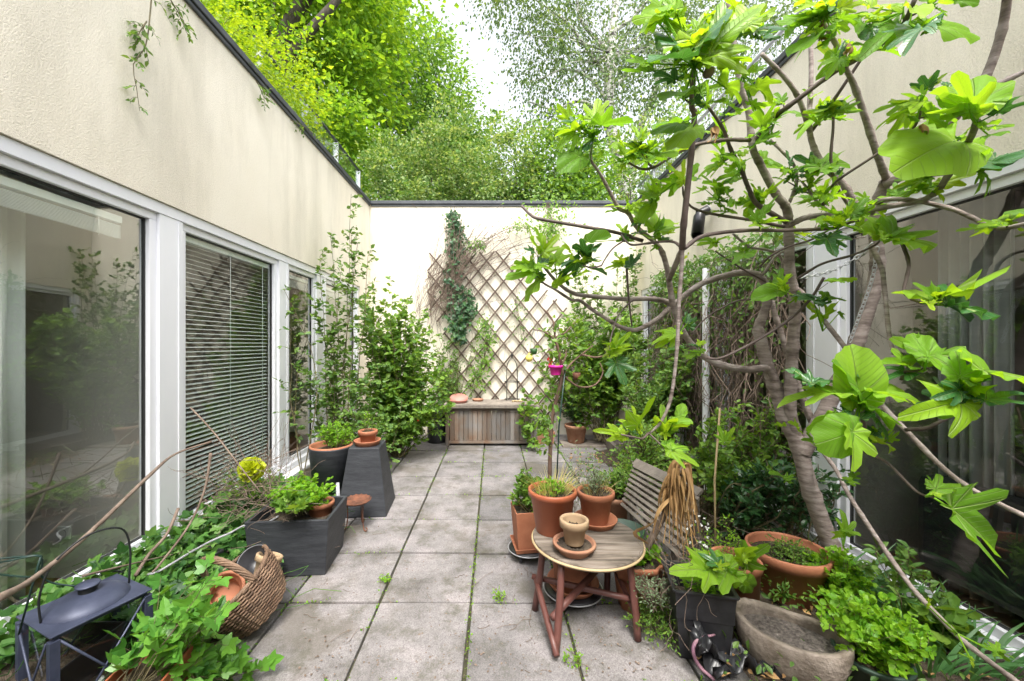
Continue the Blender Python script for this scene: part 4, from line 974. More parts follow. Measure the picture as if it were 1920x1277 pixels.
# ================= TREES AND PLANTS =================
def limb(mb, pts, r, n=8, sub=5): mb.tube([V3(p) for p in pts], r, n, sub=sub)
def tree(name, label, base, trunk, limbs, blobs, bark, leaf, clumps, per, cr, ls, group=None, cat='tree', tmpl=T_FAR, **kw):
    t = thing(name, label, cat, base, group); m = MB(); m.tube([V3(p) for p, _ in trunk], [r for _, r in trunk], 12, sub=6); m.build('trunk', bark, t)
    for l in limbs: MB().tube([V3(p) for p, _ in l], [r for _, r in l], 8, sub=5).build('limb', bark, t)
    m = MB(); crown(m, blobs, clumps, per, cr, ls, tmpl, **kw); m.build('crown', leaf, t); return t
# fine branches inside blobs
def autolimbs(root, blobs, n, r0):
    out = []
    for c, r in blobs:
        for _ in range(n):
            e = V3(c)+rand_unit(1)[0]*np.array(r)*.85; W_ = wander(root, e, 5, .18); out.append([(W_[i], r0*(1-.2*i)) for i in range(5)])
    return out
# big tree beyond the left wall
bl_ = [((-5.0, 9.5, 8.6), (2.5, 2.2, 2.4)), ((-3.9, 9.0, 7.0), (1.5, 1.5, 1.4)), ((-5.6, 9.6, 10.6), (2.6, 2.2, 1.8)), ((-3.6, 9.0, 9.4), (1.25, 1.5, 1.5)), ((-6.4, 9, 7.5), (1.8, 1.6, 2)), ((-3.6, 8.6, 5.6), (1.1, 1.2, .9))]
tree('broadleaf_tree', 'big bright green tree with a dark forked limb beyond the left wall', (-5.0, 8.6, 3.4),
     [((-5.0, 8.6, 3.4), .30), ((-4.9, 8.5, 5.0), .26), ((-4.6, 8.2, 6.8), .20), ((-4.35, 8.1, 8.0), .16), ((-3.6, 8.1, 9.2), .10)],
     [[((-4.6, 8.2, 6.8), .15), ((-4.1, 7.9, 7.4), .12), ((-3.4, 7.8, 8.1), .09), ((-2.9, 7.9, 8.8), .05)], [((-4.9, 8.5, 5.6), .14), ((-4.3, 8.0, 6.2), .1), ((-3.6, 8.0, 6.6), .06)], [((-4.6, 8.3, 6.6), .14), ((-5.2, 8.5, 8), .12), ((-5.6, 9, 10), .08)]]+autolimbs((-4.6, 8.4, 7), bl_, 3, .05),
     bl_, 'bark_dark', 'L_maple', 620, 62, .72, .145, flat=.35, droop=.55, up=.7, inner=.35)
bl_ = [((-3.3, 13.2, 10.8), (1.7, 1.8, 2.1)), ((-1.9, 13.2, 8.9), (1.45, 1.8, 1.7)), ((-4.3, 13.5, 12.2), (1.3, 1.6, 1.6)), ((-2.5, 13, 7.2), (2.2, 1.8, 1.6)), ((-.9, 13.4, 7.5), (.9, 1.3, 1.3))]
tree('broadleaf_tree', 'round crowned green tree further off between the big tree and the open sky', (-2.6, 13.6, 3.4),
     [((-2.6, 13.6, 3.4), .22), ((-2.7, 13.5, 6), .18), ((-3.0, 13.4, 9), .12), ((-3.3, 13.4, 11.5), .05)], autolimbs((-2.8, 13.4, 6.8), bl_, 3, .06), bl_, 'bark_dark', 'L_tree2', 520, 56, .72, .14, flat=.4, droop=.5, up=.7, inner=.4)
# bushes on the bank behind the back wall
bush = [((-2.0, 7.7, 4.6), (.75, .8, .95), 'variegated bush touching the left wall end of the bank'),
        ((-1.15, 8.1, 4.9), (.85, .9, 1.25), 'pale variegated bush behind the wall, second from the left'),
        ((-.25, 8.0, 4.95), (.85, .9, 1.35), 'tallest rounded variegated bush straight above the storage chest'),
        ((.55, 7.9, 4.7), (.7, .8, 1.1), 'variegated bush behind the wall above the pink pot')]
for c, r, lab in bush:
    b0_ = (c[0], c[1]+.2, 3.4)
    tree('variegated_bush', lab, b0_, [(b0_, .05), ((c[0]+.05, c[1]+.1, 4.2), .035), (c, .015)], autolimbs((c[0], c[1]+.1, 3.6), [(c, r)], 12, .018),
         [(c, r), ((c[0]+.3, c[1]-.3, c[2]-.5), (.5, .5, .5)), ((c[0]-.3, c[1]-.35, c[2]-.75), (.55, .45, .4))], 'bark_dark', 'L_bush', 75, 110, .27, .066, group='bushes behind the back wall', cat='bush', flat=.6, droop=.1, up=.6, inner=.35)
bl_ = [((1.35, 8.0, 5.0), (.7, .8, 1.15)), ((1.9, 8.2, 4.7), (.6, .8, 1.0)), ((1.0, 7.7, 4.2), (.5, .5, .6)), ((1.7, 7.6, 4.1), (.5, .5, .5))]
tree('green_bush', 'loose fresh green bush with bare reddish stems left of the birch trunk', (1.4, 8.1, 3.4), [((1.4, 8.1, 3.4), .05), ((1.4, 8, 4.4), .04), ((1.35, 8, 5.3), .02)], autolimbs((1.4, 8, 3.5), bl_, 8, .018), bl_, 'bark_dark', 'L_shrub', 330, 34, .32, .085, cat='bush', flat=.5, droop=.4, inner=.35)
bl_ = [((3.0, 8.8, 4.9), (.9, .9, 1.3)), ((3.9, 9.4, 5.4), (1.1, 1, 1.6)), ((2.4, 8.8, 4.2), (.5, .6, .7)), ((5.2, 9.5, 6.4), (1.3, 1, 1.6))]
tree('green_bush', 'light green bush beyond the right wall behind the birch', (3.2, 9.2, 3.4), [((3.2, 9.2, 3.4), .06), ((3.2, 9.2, 5), .04)], autolimbs((3.2, 9.1, 3.6), bl_, 8, .02), bl_, 'bark_dark', 'L_bush', 330, 36, .4, .08, cat='bush', inner=.35)
# birch
tr = [(at(1188, 470, 11), .24), (at(1182, 380, 11), .22), (at(1165, 325, 11), .20), (at(1156, 280, 11), .17), (at(1144, 230, 11), .16), (at(1142, 150, 11), .135), (at(1148, 70, 11), .115), (at(1155, 0, 11), .10), (at(1165, -120, 11), .07)]
bl_ = []
for px, py, rx, rz, D in ((985, 30, 1.0, .8, 10.5), (1060, 60, 1.2, 1.2, 10.8), (1010, 120, 1.0, .9, 10.6), (1110, 140, 1.2, 1.2, 11), (1190, 90, 1.2, 1.4, 11.3), (1040, 205, .9, .55, 10.8), (1240, 30, 1.3, 1.3, 11.2), (1130, 215, .9, .6, 11), (1230, 170, 1.1, 1, 11.4), (950, -30, 1.2, .7, 10.3), (1100, -60, 1.5, 1.1, 11), (1330, 60, 1.5, 1.4, 11.5), (1440, 40, 1.5, 1.3, 11.5)):
    p = at(px, py, D); bl_.append((tuple(p), (rx, 1.0, rz)))
lb = []
for pts in (((1142, 150), (1100, 90), (1060, 40), (1005, 0)), ((1144, 200), (1110, 150), (1060, 130), (1010, 150)), ((1146, 100), (1090, 40), (1080, -30)), ((1150, 60), (1190, 30), (1230, -20)), ((1145, 170), (1180, 140), (1230, 120)), ((1142, 220), (1090, 190), (1040, 205), (990, 190))):
    lb.append([(at(px, py, 11-.1*i), .06*(1-.22*i)) for i, (px, py) in enumerate(pts)])
tree('birch_tree', 'tall white barked birch with a sparse weeping crown beyond the right corner', tuple(at(1188, 470, 11)), tr, lb+autolimbs(at(1145, 100, 11), bl_, 4, .016), bl_, 'bark_birch', 'L_birch', 620, 34, .42, .092, flat=1.5, droop=1.3, up=.1, inner=.1)
tree('birch_tree', 'leaning second birch trunk right of the first one', tuple(at(1180, 420, 12.5)), [(at(1175, 430, 12.5), .16), (at(1195, 260, 12.5), .12), (at(1225, 180, 12.5), .10), (at(1260, 60, 12.5), .07)],
     [[(at(1210, 220, 12.5), .04), (at(1260, 130, 12.4), .02), (at(1290, 60, 12.4), .01)]], [(tuple(at(1265, 90, 12.6)), (1.3, 1, 1.6)), (tuple(at(1370, 150, 12.8)), (1.6, 1, 1.6))], 'bark_birch', 'L_birch', 150, 26, .5, .075, flat=1.1, droop=1.2, up=.1, inner=.1)
# far backdrop greenery low behind everything, as a wood
m = MB(); crown(m, [((x, 24+rng.random()*6, 5+rng.random()*1.5), (4, 3, 3+rng.random()*1.5)) for x in np.arange(-16, 22, 3.6)], 800, 30, 1.4, .36, flat=.6, inner=.5)
stuff(m.build('distant_wood', 'L_tree2'), 'mass of green foliage far behind the bank', 'wood')

# hedge above the left wall, spilling over the coping
for (y0, y1, zc, lab) in ((1.2, 2.7, 3.95, 'yellow green shrub spilling over the nearest end of the left wall coping'), (2.6, 4.0, 4.15, 'yellow green shrub over the middle of the left wall coping'), (3.9, 5.0, 4.35, 'yellow green shrub beside the glass balustrade on the left')):
    yc = (y0+y1)/2; blb = [((-2.62, yc, zc), (.55, (y1-y0)*.62, .55)), ((-2.35, yc-.2, zc-.25), (.35, (y1-y0)*.5, .32))]
    b0_ = (-2.75, yc, 3.4)
    tree('overhanging_shrub', lab, b0_, [(b0_, .03), ((-2.7, yc, zc), .015)], autolimbs((-2.75, yc, 3.5), blb, 16, .007), blb, 'stem', 'L_hedge', 220, 26, .24, .042, cat='shrub', group='shrubs above the left wall', tmpl=T_FAR, flat=.45, droop=.3, up=.8, inner=.3)
m = MB(); crown(m, [((-2.55, 5.6, 3.75), (.4, .6, .3))], 60, 20, .2, .05); o = m.build('low_shrub', 'L_shrub'); tag(o, 'low green growth at the far end of the left coping', 'shrub')
# twigs hanging over the left wall
def hanging(name, label, stems, ls=.032, leaf='L_rose'):
    t = thing(name, label, 'plant', tuple(stems[0][0])); mw, ml = MB(), MB()
    for s in stems: twiggy(mw, ml, [V3(p) for p in s], .004, 11, .09, 5, ls, start=.05, up=-.1, droop=.3, r1=.0012)
    mw.build('stems', 'stem', t); ml.build('foliage', leaf, t)
XW = -1.885
def onleft(px, py): D = XW*F/(px-CX); return V3(at(px, py, D))
hanging('hanging_vine', 'leafy twigs dangling over the left wall near the top edge', [[onleft(285, -20), onleft(280, 40), onleft(272, 90), onleft(250, 120), onleft(256, 165), onleft(262, 208)], [onleft(320, 0), onleft(335, 25), onleft(350, 62)], [onleft(275, 40), onleft(262, 60), onleft(255, 80)]])
hanging('hanging_vine', 'short sprig hanging from the left coping at mid length', [[onleft(480, 150), onleft(492, 175), onleft(498, 198)], [onleft(545, 225), onleft(575, 240), onleft(600, 262)]])
hanging('hanging_vine', 'sprigs of green leaning over the far end of the left coping', [[onleft(625, 295), onleft(645, 290), onleft(655, 320)], [onleft(610, 270), onleft(628, 275), onleft(640, 292)]])

# ---- left bed: tall rose, bushes ----
def P3(l): return [V3(at(*p)) for p in l]
def traced(name, label, base, tips, mids=None, r0=.006, ntw=14, tl=.17, nl=7, ls=.042, leaf='L_rose', wood='stem', cat='shrub', **kw):
    t = thing(name, label, cat, base); mw, ml = MB(), MB()
    for tp in tips:
        e = V3(at(*tp)); b = V3(base)+rng.normal(size=3)*np.array([.05, .05, 0]); mid = (b+e)/2+rng.normal(size=3)*.06+np.array([0, 0, .08])
        C_, _ = catmull(np.array([b, mid, e]), np.ones(3), 4); twiggy(mw, ml, C_+rng.normal(size=C_.shape)*.008, r0*(.7+.5*rng.random()), ntw, tl, nl, ls, **kw)
    mw.build('stems', wood, t); ml.build('foliage', leaf, t); return t
traced('climbing_rose', 'tall thin rose with upright shoots against the left windows', (-1.62, 3.95, 0),
       [(657, 362, 4.15), (655, 430, 4.15), (600, 480, 4.0), (622, 440, 4.05), (690, 478, 4.25), (640, 500, 4.0), (670, 455, 4.2), (590, 560, 3.95), (620, 620, 3.9), (575, 700, 3.8)], ntw=26, tl=.15, nl=7, ls=.055, start=.28, droop=.2, W=1.25)
traced('climbing_rose', 'slender rose shoot rising before the mullion of the second left window', (-1.62, 3.45, .1), [(532, 545, 3.5), (545, 590, 3.5), (560, 680, 3.5)], ntw=11, tl=.14, nl=5, ls=.055, start=.3, droop=.3)
traced('rose_bush', 'dense rose bush filling the back left corner', (-1.2, 4.85, 0),
       [(rng.uniform(665, 800), rng.uniform(560, 740), rng.uniform(4.4, 5.1)) for _ in range(44)]+[(700, 545, 4.7), (735, 525, 4.8), (720, 560, 4.8), (750, 600, 4.8), (830, 690, 4.7), (825, 730, 4.6), (810, 760, 4.5), (840, 700, 4.9), (815, 665, 5.0), (825, 705, 4.9), (835, 735, 4.8), (842, 760, 4.7), (800, 640, 5.0), (812, 620, 5.1), (780, 610, 5.1), (820, 775, 4.6), (780, 780, 4.4), (700, 780, 4.3), (650, 700, 4.3)], ntw=24, tl=.2, nl=8, ls=.06, start=.2, droop=.15, leaf='L_shrub', W=1.3)
traced('rose_bush', 'lighter leafed bush in front of the rose bush by the round planter', (-1.45, 4.1, 0), [(rng.uniform(600, 760), rng.uniform(690, 800), rng.uniform(3.8, 4.3)) for _ in range(16)], ntw=18, tl=.17, nl=7, ls=.052, start=.2, droop=.2, W=1.25)
traced('rose_bush', 'small bush against the back wall left of the trellis', (-.62, 5.75, 0), [(rng.uniform(790, 862), rng.uniform(620, 730), rng.uniform(5.6, 5.85)) for _ in range(14)]+[(860, 600, 5.85), (905, 590, 5.85), (915, 650, 5.85)], ntw=16, tl=.17, nl=7, ls=.045, start=.3)
# red blooms in the bush
rf = thing('red_flower', 'tiny red flower low in the bush behind the pedestal', 'flower', at(768, 795, 4.6)); m = MB(); p = V3(at(785, 787, 4.55))
leafset(m, np.repeat(p[None], 14, 0), rand_unit(14), rand_unit(14), .03, 1.6, T_ROUND); m.build('petals', 'red', rf)

# ---- back wall: ivy column, dead vine, leafy tufts ----
def wallleaf(name, label, path, widths, n, ls, leaf, y=5.93, tmpl=T_IVY, stems=6, cat='climber'):
    t = thing(name, label, cat, at(*path[-1], y)); P = np.array([V3(at(px, py, y)) for px, py in path]); C_, Wd = catmull(P, np.array(widths, float), 10)
    i = rng.integers(0, len(C_), n); s = rng.normal(size=(n, 3))*np.array([.4, .25, .25]); Q = C_[i]+s*(Wd[i]/F*y)[:, None]; Q[:, 1] = y-.02-abs(rng.normal(size=n))*.045
    Dr = unit(rng.normal(size=(n, 3))*np.array([.7, .2, .4])+np.array([0, -.25, -.6])); N = unit(np.array([0, -1, .35])+rng.normal(size=(n, 3))*.35)
    m = MB(); leafset(m, Q, Dr, N, ls*(.6+.7*rng.random(n)), 1.0, tmpl); m2 = MB()
    for k in range(stems): m2.tube(C_[::3]+rng.normal(size=(len(C_[::3]), 3))*np.array([.03, .004, .02])+np.array([0, .03, 0]), .004, 4, caps=False)
    m2.build('stems', 'deadtwig', t); m.build('foliage', leaf, t); return t
wallleaf('ivy', 'narrow column of ivy climbing the back wall over the trellis', [(848, 402), (856, 440), (858, 480), (850, 530), (862, 570), (860, 610), (866, 640)], [13, 20, 22, 26, 34, 24, 10], 1100, .05, 'L_ivydark')
wallleaf('ivy', 'small ivy side shoot right of the ivy column', [(878, 545), (882, 575), (872, 600)], [10, 14, 10], 110, .045, 'L_ivydark', stems=2)
wallleaf('wall_creeper', 'leafy creeper falling over the middle of the back wall coping', [(1030, 378), (1030, 400), (1035, 425), (1030, 445)], [95, 70, 45, 20], 420, .055, 'L_shrub', y=5.9, tmpl=T_SIMPLE)
wallleaf('wall_creeper', 'sparse light creeper on the back wall left of the leafy one', [(950, 430), (975, 425), (1000, 428)], [20, 22, 20], 80, .045, 'L_shrub', y=5.9, tmpl=T_SIMPLE, stems=3)
wallleaf('wall_creeper', 'tuft of green leaves at the top of the trellis', [(880, 470), (893, 458), (905, 465)], [16, 26, 16], 130, .045, 'L_rose', y=5.9, tmpl=T_SIMPLE, stems=3)
wallleaf('wall_creeper', 'light green sprigs across the lower middle of the trellis', [(905, 600), (915, 640), (900, 690), (885, 730)], [20, 22, 30, 30], 320, .055, 'L_shrub', y=5.88, tmpl=T_SIMPLE, stems=4)
wallleaf('wall_creeper', 'thin green sprigs in the centre of the trellis', [(965, 560), (975, 600), (985, 640)], [30, 34, 20], 90, .04, 'L_rose', y=5.88, tmpl=T_SIMPLE, stems=4)
m = MB()
for k in range(70):
    a = V3(at(rng.uniform(795, 870), rng.uniform(520, 600), 5.86)); cx = rng.uniform(820, 1010); b = V3(at(cx, 470-60*math.sin((cx-800)/210*3.1)*(.4+.5*rng.random())+rng.normal()*22, 5.84))
    mid = (a+b)/2+np.array([rng.normal()*.06, -.05*rng.random(), .12+rng.normal()*.06]); c = b+np.array([rng.normal()*.18, -.02, -.1-rng.random()*.4])
    m.tube(np.array([a, mid, b, c]), [.004, .0034, .0026, .001], 4, sub=4, caps=False)
for k in range(120):
    p = V3(at(rng.uniform(780, 1070), rng.uniform(470, 700), 5.88)); q = p+np.array([rng.normal()*.16, -.01, rng.normal()*.28]); m.tube(wander(p, q, 5, .3), [.003, .0026, .0022, .0016, .001], 4, sub=2, caps=False)
for k in range(55):
    p = V3(at(rng.uniform(785, 850), rng.uniform(490, 560), 5.86)); q = p+np.array([rng.normal()*.15-.02, -.03, -.3-rng.random()*.55]); m.tube(wander(p, q, 6, .25), .0022, 4, sub=2, caps=False)
tag(m.build('dead_vine', 'deadtwig'), 'tangle of bare brown vine arching over the trellis', 'climber')
m = MB()
for k in range(12):
    x = rng.uniform(800, 1000); p = V3(at(x, 470, 5.95)); m.tube(wander(p, p+np.array([rng.normal()*.3, 0, .2+.3*rng.random()]), 6, .35), .0018, 4, sub=2, caps=False)
for pts in (((810, 470), (800, 430), (785, 395), (770, 380)), ((850, 420), (865, 395), (868, 388)), ((975, 480), (950, 440), (925, 400)), ((1000, 470), (990, 430), (965, 395))): m.tube([V3(at(px, py, 5.975)) for px, py in pts], .0022, 4, sub=5)
tag(m.build('bare_creeper', 'deadtwig'), 'fine bare creeper strands on the wall above the trellis', 'climber')

# ---- right side ----
traced('climbing_rose', 'climbing rose with fresh leaves high in the right back corner', (1.75, 5.7, .1), [(rng.uniform(1050, 1200), rng.uniform(460, 600), rng.uniform(5.5, 5.8)) for _ in range(18)], ntw=18, tl=.18, nl=7, ls=.058, start=.4, W=1.2)
traced('broad_shrub', 'broad light green shrub right of the trellis', (1.5, 5.3, .1), [(rng.uniform(1045, 1210), rng.uniform(585, 700), rng.uniform(4.8, 5.4)) for _ in range(34)]+[(1010, 700, 5.5), (1030, 730, 5.4), (1060, 740, 5.4), (1120, 740, 5.3), (1150, 760, 5.2), (1090, 720, 5.4)], ntw=22, tl=.22, nl=8, ls=.066, start=.3, leaf='L_shrub', W=1.3)
traced('broad_shrub', 'darker green shrub below the drainpipe on the right', (1.65, 4.2, .1), [(rng.uniform(1170, 1350), rng.uniform(590, 800), rng.uniform(3.7, 4.6)) for _ in range(36)], ntw=20, tl=.2, nl=8, ls=.052, start=.25, leaf='L_rose', W=1.3)
traced('broad_shrub', 'low shrub hiding the head of the slatted bench', (1.25, 3.6, .05), [(rng.uniform(1180, 1330), rng.uniform(790, 890), rng.uniform(3.1, 3.7)) for _ in range(22)], ntw=14, tl=.16, nl=7, ls=.04, start=.2, leaf='L_shrub')
traced('broad_shrub', 'fresh green shrub under the fig tree before the white post', (1.65, 3.0, .05), [(rng.uniform(1330, 1520), rng.uniform(750, 900), rng.uniform(2.6, 3.3)) for _ in range(34)], ntw=15, tl=.15, nl=8, ls=.042, start=.2, leaf='L_shrub', W=1.3)
traced('climbing_rose', 'yellow green climber on the wall under the spotlight', (2.1, 4.6, .2), [(rng.uniform(1250, 1420), rng.uniform(455, 560), rng.uniform(4.1, 4.6)) for _ in range(12)], ntw=16, tl=.15, nl=7, ls=.045, start=.5, leaf='L_hedge')
# dense old climber hanging before the right windows
t = thing('old_climber', 'dense dark climber of brown stems hanging before the far right windows', 'climber', (2.12, 3.7, 0)); mw, ml = MB(), MB()
for k in range(520):
    y = rng.uniform(2.78, 4.9); z0 = rng.uniform(1.5, 2.25) if rng.random() < .75 else rng.uniform(.9, 1.6); l = rng.uniform(.3, 1.3); x = 2.10+rng.normal()*.045
    mw.tube(wander((x, y, z0), (x+rng.normal()*.08-.03, y+rng.normal()*.22, max(z0-l, .1)), 6, .4), .0022+.0018*rng.random(), 4, sub=2, caps=False)
for k in range(150):
    y = rng.uniform(2.78, 4.9); z0 = rng.uniform(.9, 2.2); p = np.array([2.08+rng.normal()*.05, y, z0]); mw.tube(wander(p, p+np.array([rng.normal()*.12, rng.normal()*.5, rng.normal()*.2]), 5, .5), .002, 4, sub=2, caps=False)
n = 2600; P = np.stack([2.06+rng.normal(size=n)*.06, rng.uniform(2.75, 4.9, n), 2.28-abs(rng.normal(size=n))*.42], 1)
leafset(ml, P, unit(rng.normal(size=(n, 3))+np.array([-.3, 0, -.5])), unit(rng.normal(size=(n, 3))*.4+np.array([-.8, -.4, .3])), .05*(.6+.7*rng.random(n)), 1, T_SIMPLE)
n = 700; P = np.stack([2.04+rng.normal(size=n)*.06, rng.uniform(2.75, 4.9, n), rng.uniform(.3, 2.0, n)], 1)
leafset(ml, P, unit(rng.normal(size=(n, 3))+np.array([-.3, 0, -.5])), unit(rng.normal(size=(n, 3))*.4+np.array([-.8, -.4, .3])), .045*(.6+.7*rng.random(n)), 1, T_SIMPLE)
mw.build('stems', 'deadtwig', t); ml.build('foliage', 'L_rose', t)
# drainpipe inside the climber
tag(MB().tube([(2.0, 3.62, 0), (2.0, 3.62, 2.12)], .032, 20, sub=0).build('drainpipe', 'frame'), 'white drainpipe standing before the far right windows', 'pipe')
# dark leaved ground shrubs round the fig foot
traced('dark_shrub', 'dark glossy shrub at the foot of the fig trunk, left of it', (1.62, 2.75, 0), [(rng.uniform(1385, 1520), rng.uniform(880, 1000), rng.uniform(2.3, 2.8)) for _ in range(26)], ntw=10, tl=.13, nl=6, ls=.05, leaf='L_dark', start=.2, W=1.1)
traced('dark_shrub', 'blue green shrub between the fig trunk and the white post', (1.95, 2.5, 0), [(rng.uniform(1500, 1580), rng.uniform(800, 980), rng.uniform(2.25, 2.5)) for _ in range(12)], ntw=9, tl=.10, nl=5, ls=.045, leaf='L_dark', start=.3, W=1.2)
traced('dark_shrub', 'small glossy plant before the big right pane', (1.9, 1.85, 0), [(rng.uniform(1625, 1725), rng.uniform(1000, 1075), rng.uniform(1.75, 1.95)) for _ in range(7)], r0=.003, ntw=8, tl=.07, nl=5, ls=.045, leaf='L_rose', start=.35, W=1.1)

# ---- the little standard tree in its tub ----
t = thing('standard_tree', 'little crooked standard tree with bare branches behind the table', 'tree', SP)
B3 = (SP[0], SP[1], .2)
def tb_(name, pts, r, mat='bark_dark'): return MB().tube([V3(p) if len(p) == 3 and not isinstance(p, Vector) else V3(p) for p in pts], r, 10, sub=5).build(name, mat, t)
M['bark_red'] = pmat('reddish_bark', (.08, .045, .03), (.17, .105, .075), 14, .9, .7, .004, 40, stretch=(1, 1, .3))
D3 = 3.1
tb_('trunk', [B3, at(1032, 840, D3), at(1037, 776, D3), at(1053, 709, D3), at(1050, 670, D3), at(1041, 635, D3)], [.018, .016, .015, .015, .013, .012], 'bark_red')
for pts in (((1041, 637), (1020, 622), (1000, 618)), ((1041, 633), (1062, 622), (1078, 603)), ((1053, 708), (1068, 685), (1090, 665), (1112, 648)), ((1050, 690), (1060, 670), (1062, 655)), ((1041, 636), (1036, 600), (1015, 575)), ((1090, 665), (1120, 670), (1150, 660)), ((1056, 705), (1085, 725), (1115, 722), (1130, 700), (1125, 680))):
    k = len(pts); tb_('branch', [at(px, py, D3+.03*i) for i, (px, py) in enumerate(pts)], np.linspace(.010, .004, k), 'bark_red')
ml = MB(); n = 260
P = np.concatenate([np.array([V3(at(rng.normal(1050, 25), rng.normal(660, 28), D3+rng.normal()*.1)) for _ in range(130)]), np.array([V3(at(rng.normal(1020, 16), rng.uniform(735, 850), D3+rng.normal()*.06)) for _ in range(130)])])
leafset(ml, P, unit(rng.normal(size=(n, 3))+np.array([0, 0, -.4])), unit(rng.normal(size=(n, 3))*.5+np.array([0, -.5, .7])), .06*(.5+.7*rng.random(n)), 1.1, T_SIMPLE); ml.build('crown', 'L_shrub', t)
tag(MB().tube([(SP[0]+.05, SP[1]-.02, .15), at(1048, 800, 3.06), at(1060, 690, 3.06)], .006, 8).build('green_stake', 'greenwire'), 'dark green stake beside the little standard tree', 'stake')
# things hanging in it
c_ = at(1042, 703, 3.04)
t2 = thing('hanging_pot', 'bright magenta plastic pot hanging in the little standard tree', 'hanging pot', c_)
MB().lathe(c_, pot_prof(.052, .038, .075, rim=.018), 26, cap0=True).build('pot', 'magenta', t2); MB().tube([c_+Vector((-.05, 0, .06)), c_+Vector((-.02, 0, .14)), c_+Vector((.05, 0, .06))], .0016, 5, sub=5).build('hook', 'darkmetal', t2)
m = MB(); leafset(m, np.repeat(V3(c_+Vector((-.04, 0, .09)))[None], 9, 0)+rng.normal(size=(9, 3))*.02, rand_unit(9), rand_unit(9), .035, 1, T_SIMPLE); m.build('flower', 'red', t2)
for (px, py, lab, r_) in ((992, 672, 'yellow round feeder hanging from the left branch of the little tree', .03), (1001, 658, 'small olive cup hanging just above the yellow feeder', .03)):
    c_ = at(px, py, 3.12); t2 = thing('bird_feeder', lab, 'bird feeder', c_)
    MB().lathe(c_, [(.001, -r_), (r_*.7, -r_*.75), (r_, 0), (r_*.75, r_*.7), (r_*.25, r_*1.1), (r_*.15, r_*1.5)] if py > 660 else [(.001, -.03), (.022, -.028), (r_, .02), (r_*.9, .02)], 24, cap0=True).build('body', 'yellow' if py > 660 else 'L_ivydark', t2)
    MB().tube([c_+Vector((0, 0, r_)), c_+Vector((.01, 0, .1)), at(1000, 618, 3.12)], .0012, 4).build('string', 'darkmetal', t2)
c_ = at(1081, 712, 3.15); t2 = thing('hanging_tin', 'small dark tin hanging on the right side of the little tree', 'tin', c_)
MB().lathe(c_, [(.001, 0), (.03, 0), (.032, .06), (.028, .06)], 20, cap0=True).build('body', 'rust', t2); MB().tube([c_+Vector((0, 0, .06)), c_+Vector((0, 0, .18))], .0012, 4).build('wire', 'darkmetal', t2)
# scruffy plants behind the table
traced('wild_plant', 'wiry grey green plant with bare stems behind the table', (.55, 2.85, .02), [(rng.uniform(1050, 1130), rng.uniform(840, 920), rng.uniform(2.6, 2.95)) for _ in range(16)], r0=.0022, ntw=7, tl=.12, nl=4, ls=.022, leaf='L_grey', wood='deadtwig', cat='plant')
tuft('', '', '', (at(1000, 920, 2.7).x+.03, 2.62, .26), .10, .30, 60, .003, 'straw', .4, thing('dry_grass', 'tall dry grass stalks in the pot behind the big orange pot', 'plant', (at(1000, 920, 2.7).x, 2.62, .26)))
traced('wild_plant', 'climbing weed with round leaves before the right end of the chest', (.55, 5.15, 0), [(995, 745, 5.2), (1000, 770, 5.15), (990, 800, 5.1), (985, 735, 5.25), (1005, 830, 5.0)], r0=.002, ntw=12, tl=.07, nl=4, ls=.055, leaf='L_shrub', cat='plant', tmpl=T_ROUND)

# ---- left ivy bank ----
def bank(x, y):  # height of the ivy mound
    u = np.clip((x-XL)/.62, 0, 1); v = np.clip((y-.95)/.4, 0, 1)*np.clip((3.6-y)/.6, 0, 1)
    return (.20*(1-u**1.6)+.03)*v
gx, gy = np.meshgrid(np.linspace(XL+.01, -1.25, 16), np.linspace(.8, 3.7, 50)); Z = bank(gx, gy)+rng.normal(size=gx.shape)*.008-.01
nx, ny = 16, 50; MB().add(np.stack([gx, gy, Z], -1).reshape(-1, 3), [[j*nx+i, j*nx+i+1, (j+1)*nx+i+1, (j+1)*nx+i] for j in range(ny-1) for i in range(nx-1)], True).build('bed_soil', 'soil', kind='structure')
n = 5200; X = XL+.02+rng.random(n)**1.1*.66; Y = rng.uniform(1.0, 3.6, n); Y = np.where((abs(X+1.56) < .24) & (abs(Y-1.485) < .2), Y+.35, Y); k = (X < -1.36+.05*np.sin(Y*9))|(rng.random(n) < .12); k &= ~((abs(X+1.255) < .25) & (abs(Y-2.5) < .20)); X, Y = X[k], Y[k]; n = len(X)
Zb = bank(X, Y)+.015+rng.random(n)**1.5*.13
m = MB(); leafset(m, np.stack([X, Y, Zb], 1), unit(rng.normal(size=(n, 3))+np.array([.3, -.3, -.1])), unit(rng.normal(size=(n, 3))*.35+np.array([.25, -.35, 1])), .052*(.45+.85*rng.random(n)), 1.1, T_IVY)
for i in range(170):
    x, y = rng.uniform(XL+.05, -1.3), rng.uniform(1.1, 3.4); z = float(bank(np.array(x), np.array(y))); 
    m.tube(wander((x, y, z+.03), (x+rng.normal()*.2, y+rng.normal()*.25, max(z+.03+rng.normal()*.04, .01)), 6, .3), .0018, 4, caps=False)
stuff(m.build('ivy_ground_cover', 'L_ivy'), 'ivy spreading over the bed under the left windows', 'ground cover')
traced('weed', 'yellow green leafy weeds in the ivy behind the square planter', (-1.55, 2.9, .15), [(rng.uniform(400, 520), rng.uniform(890, 960), rng.uniform(2.5, 3.0)) for _ in range(18)], r0=.002, ntw=8, tl=.09, nl=4, ls=.04, leaf='L_shrub', cat='plant')
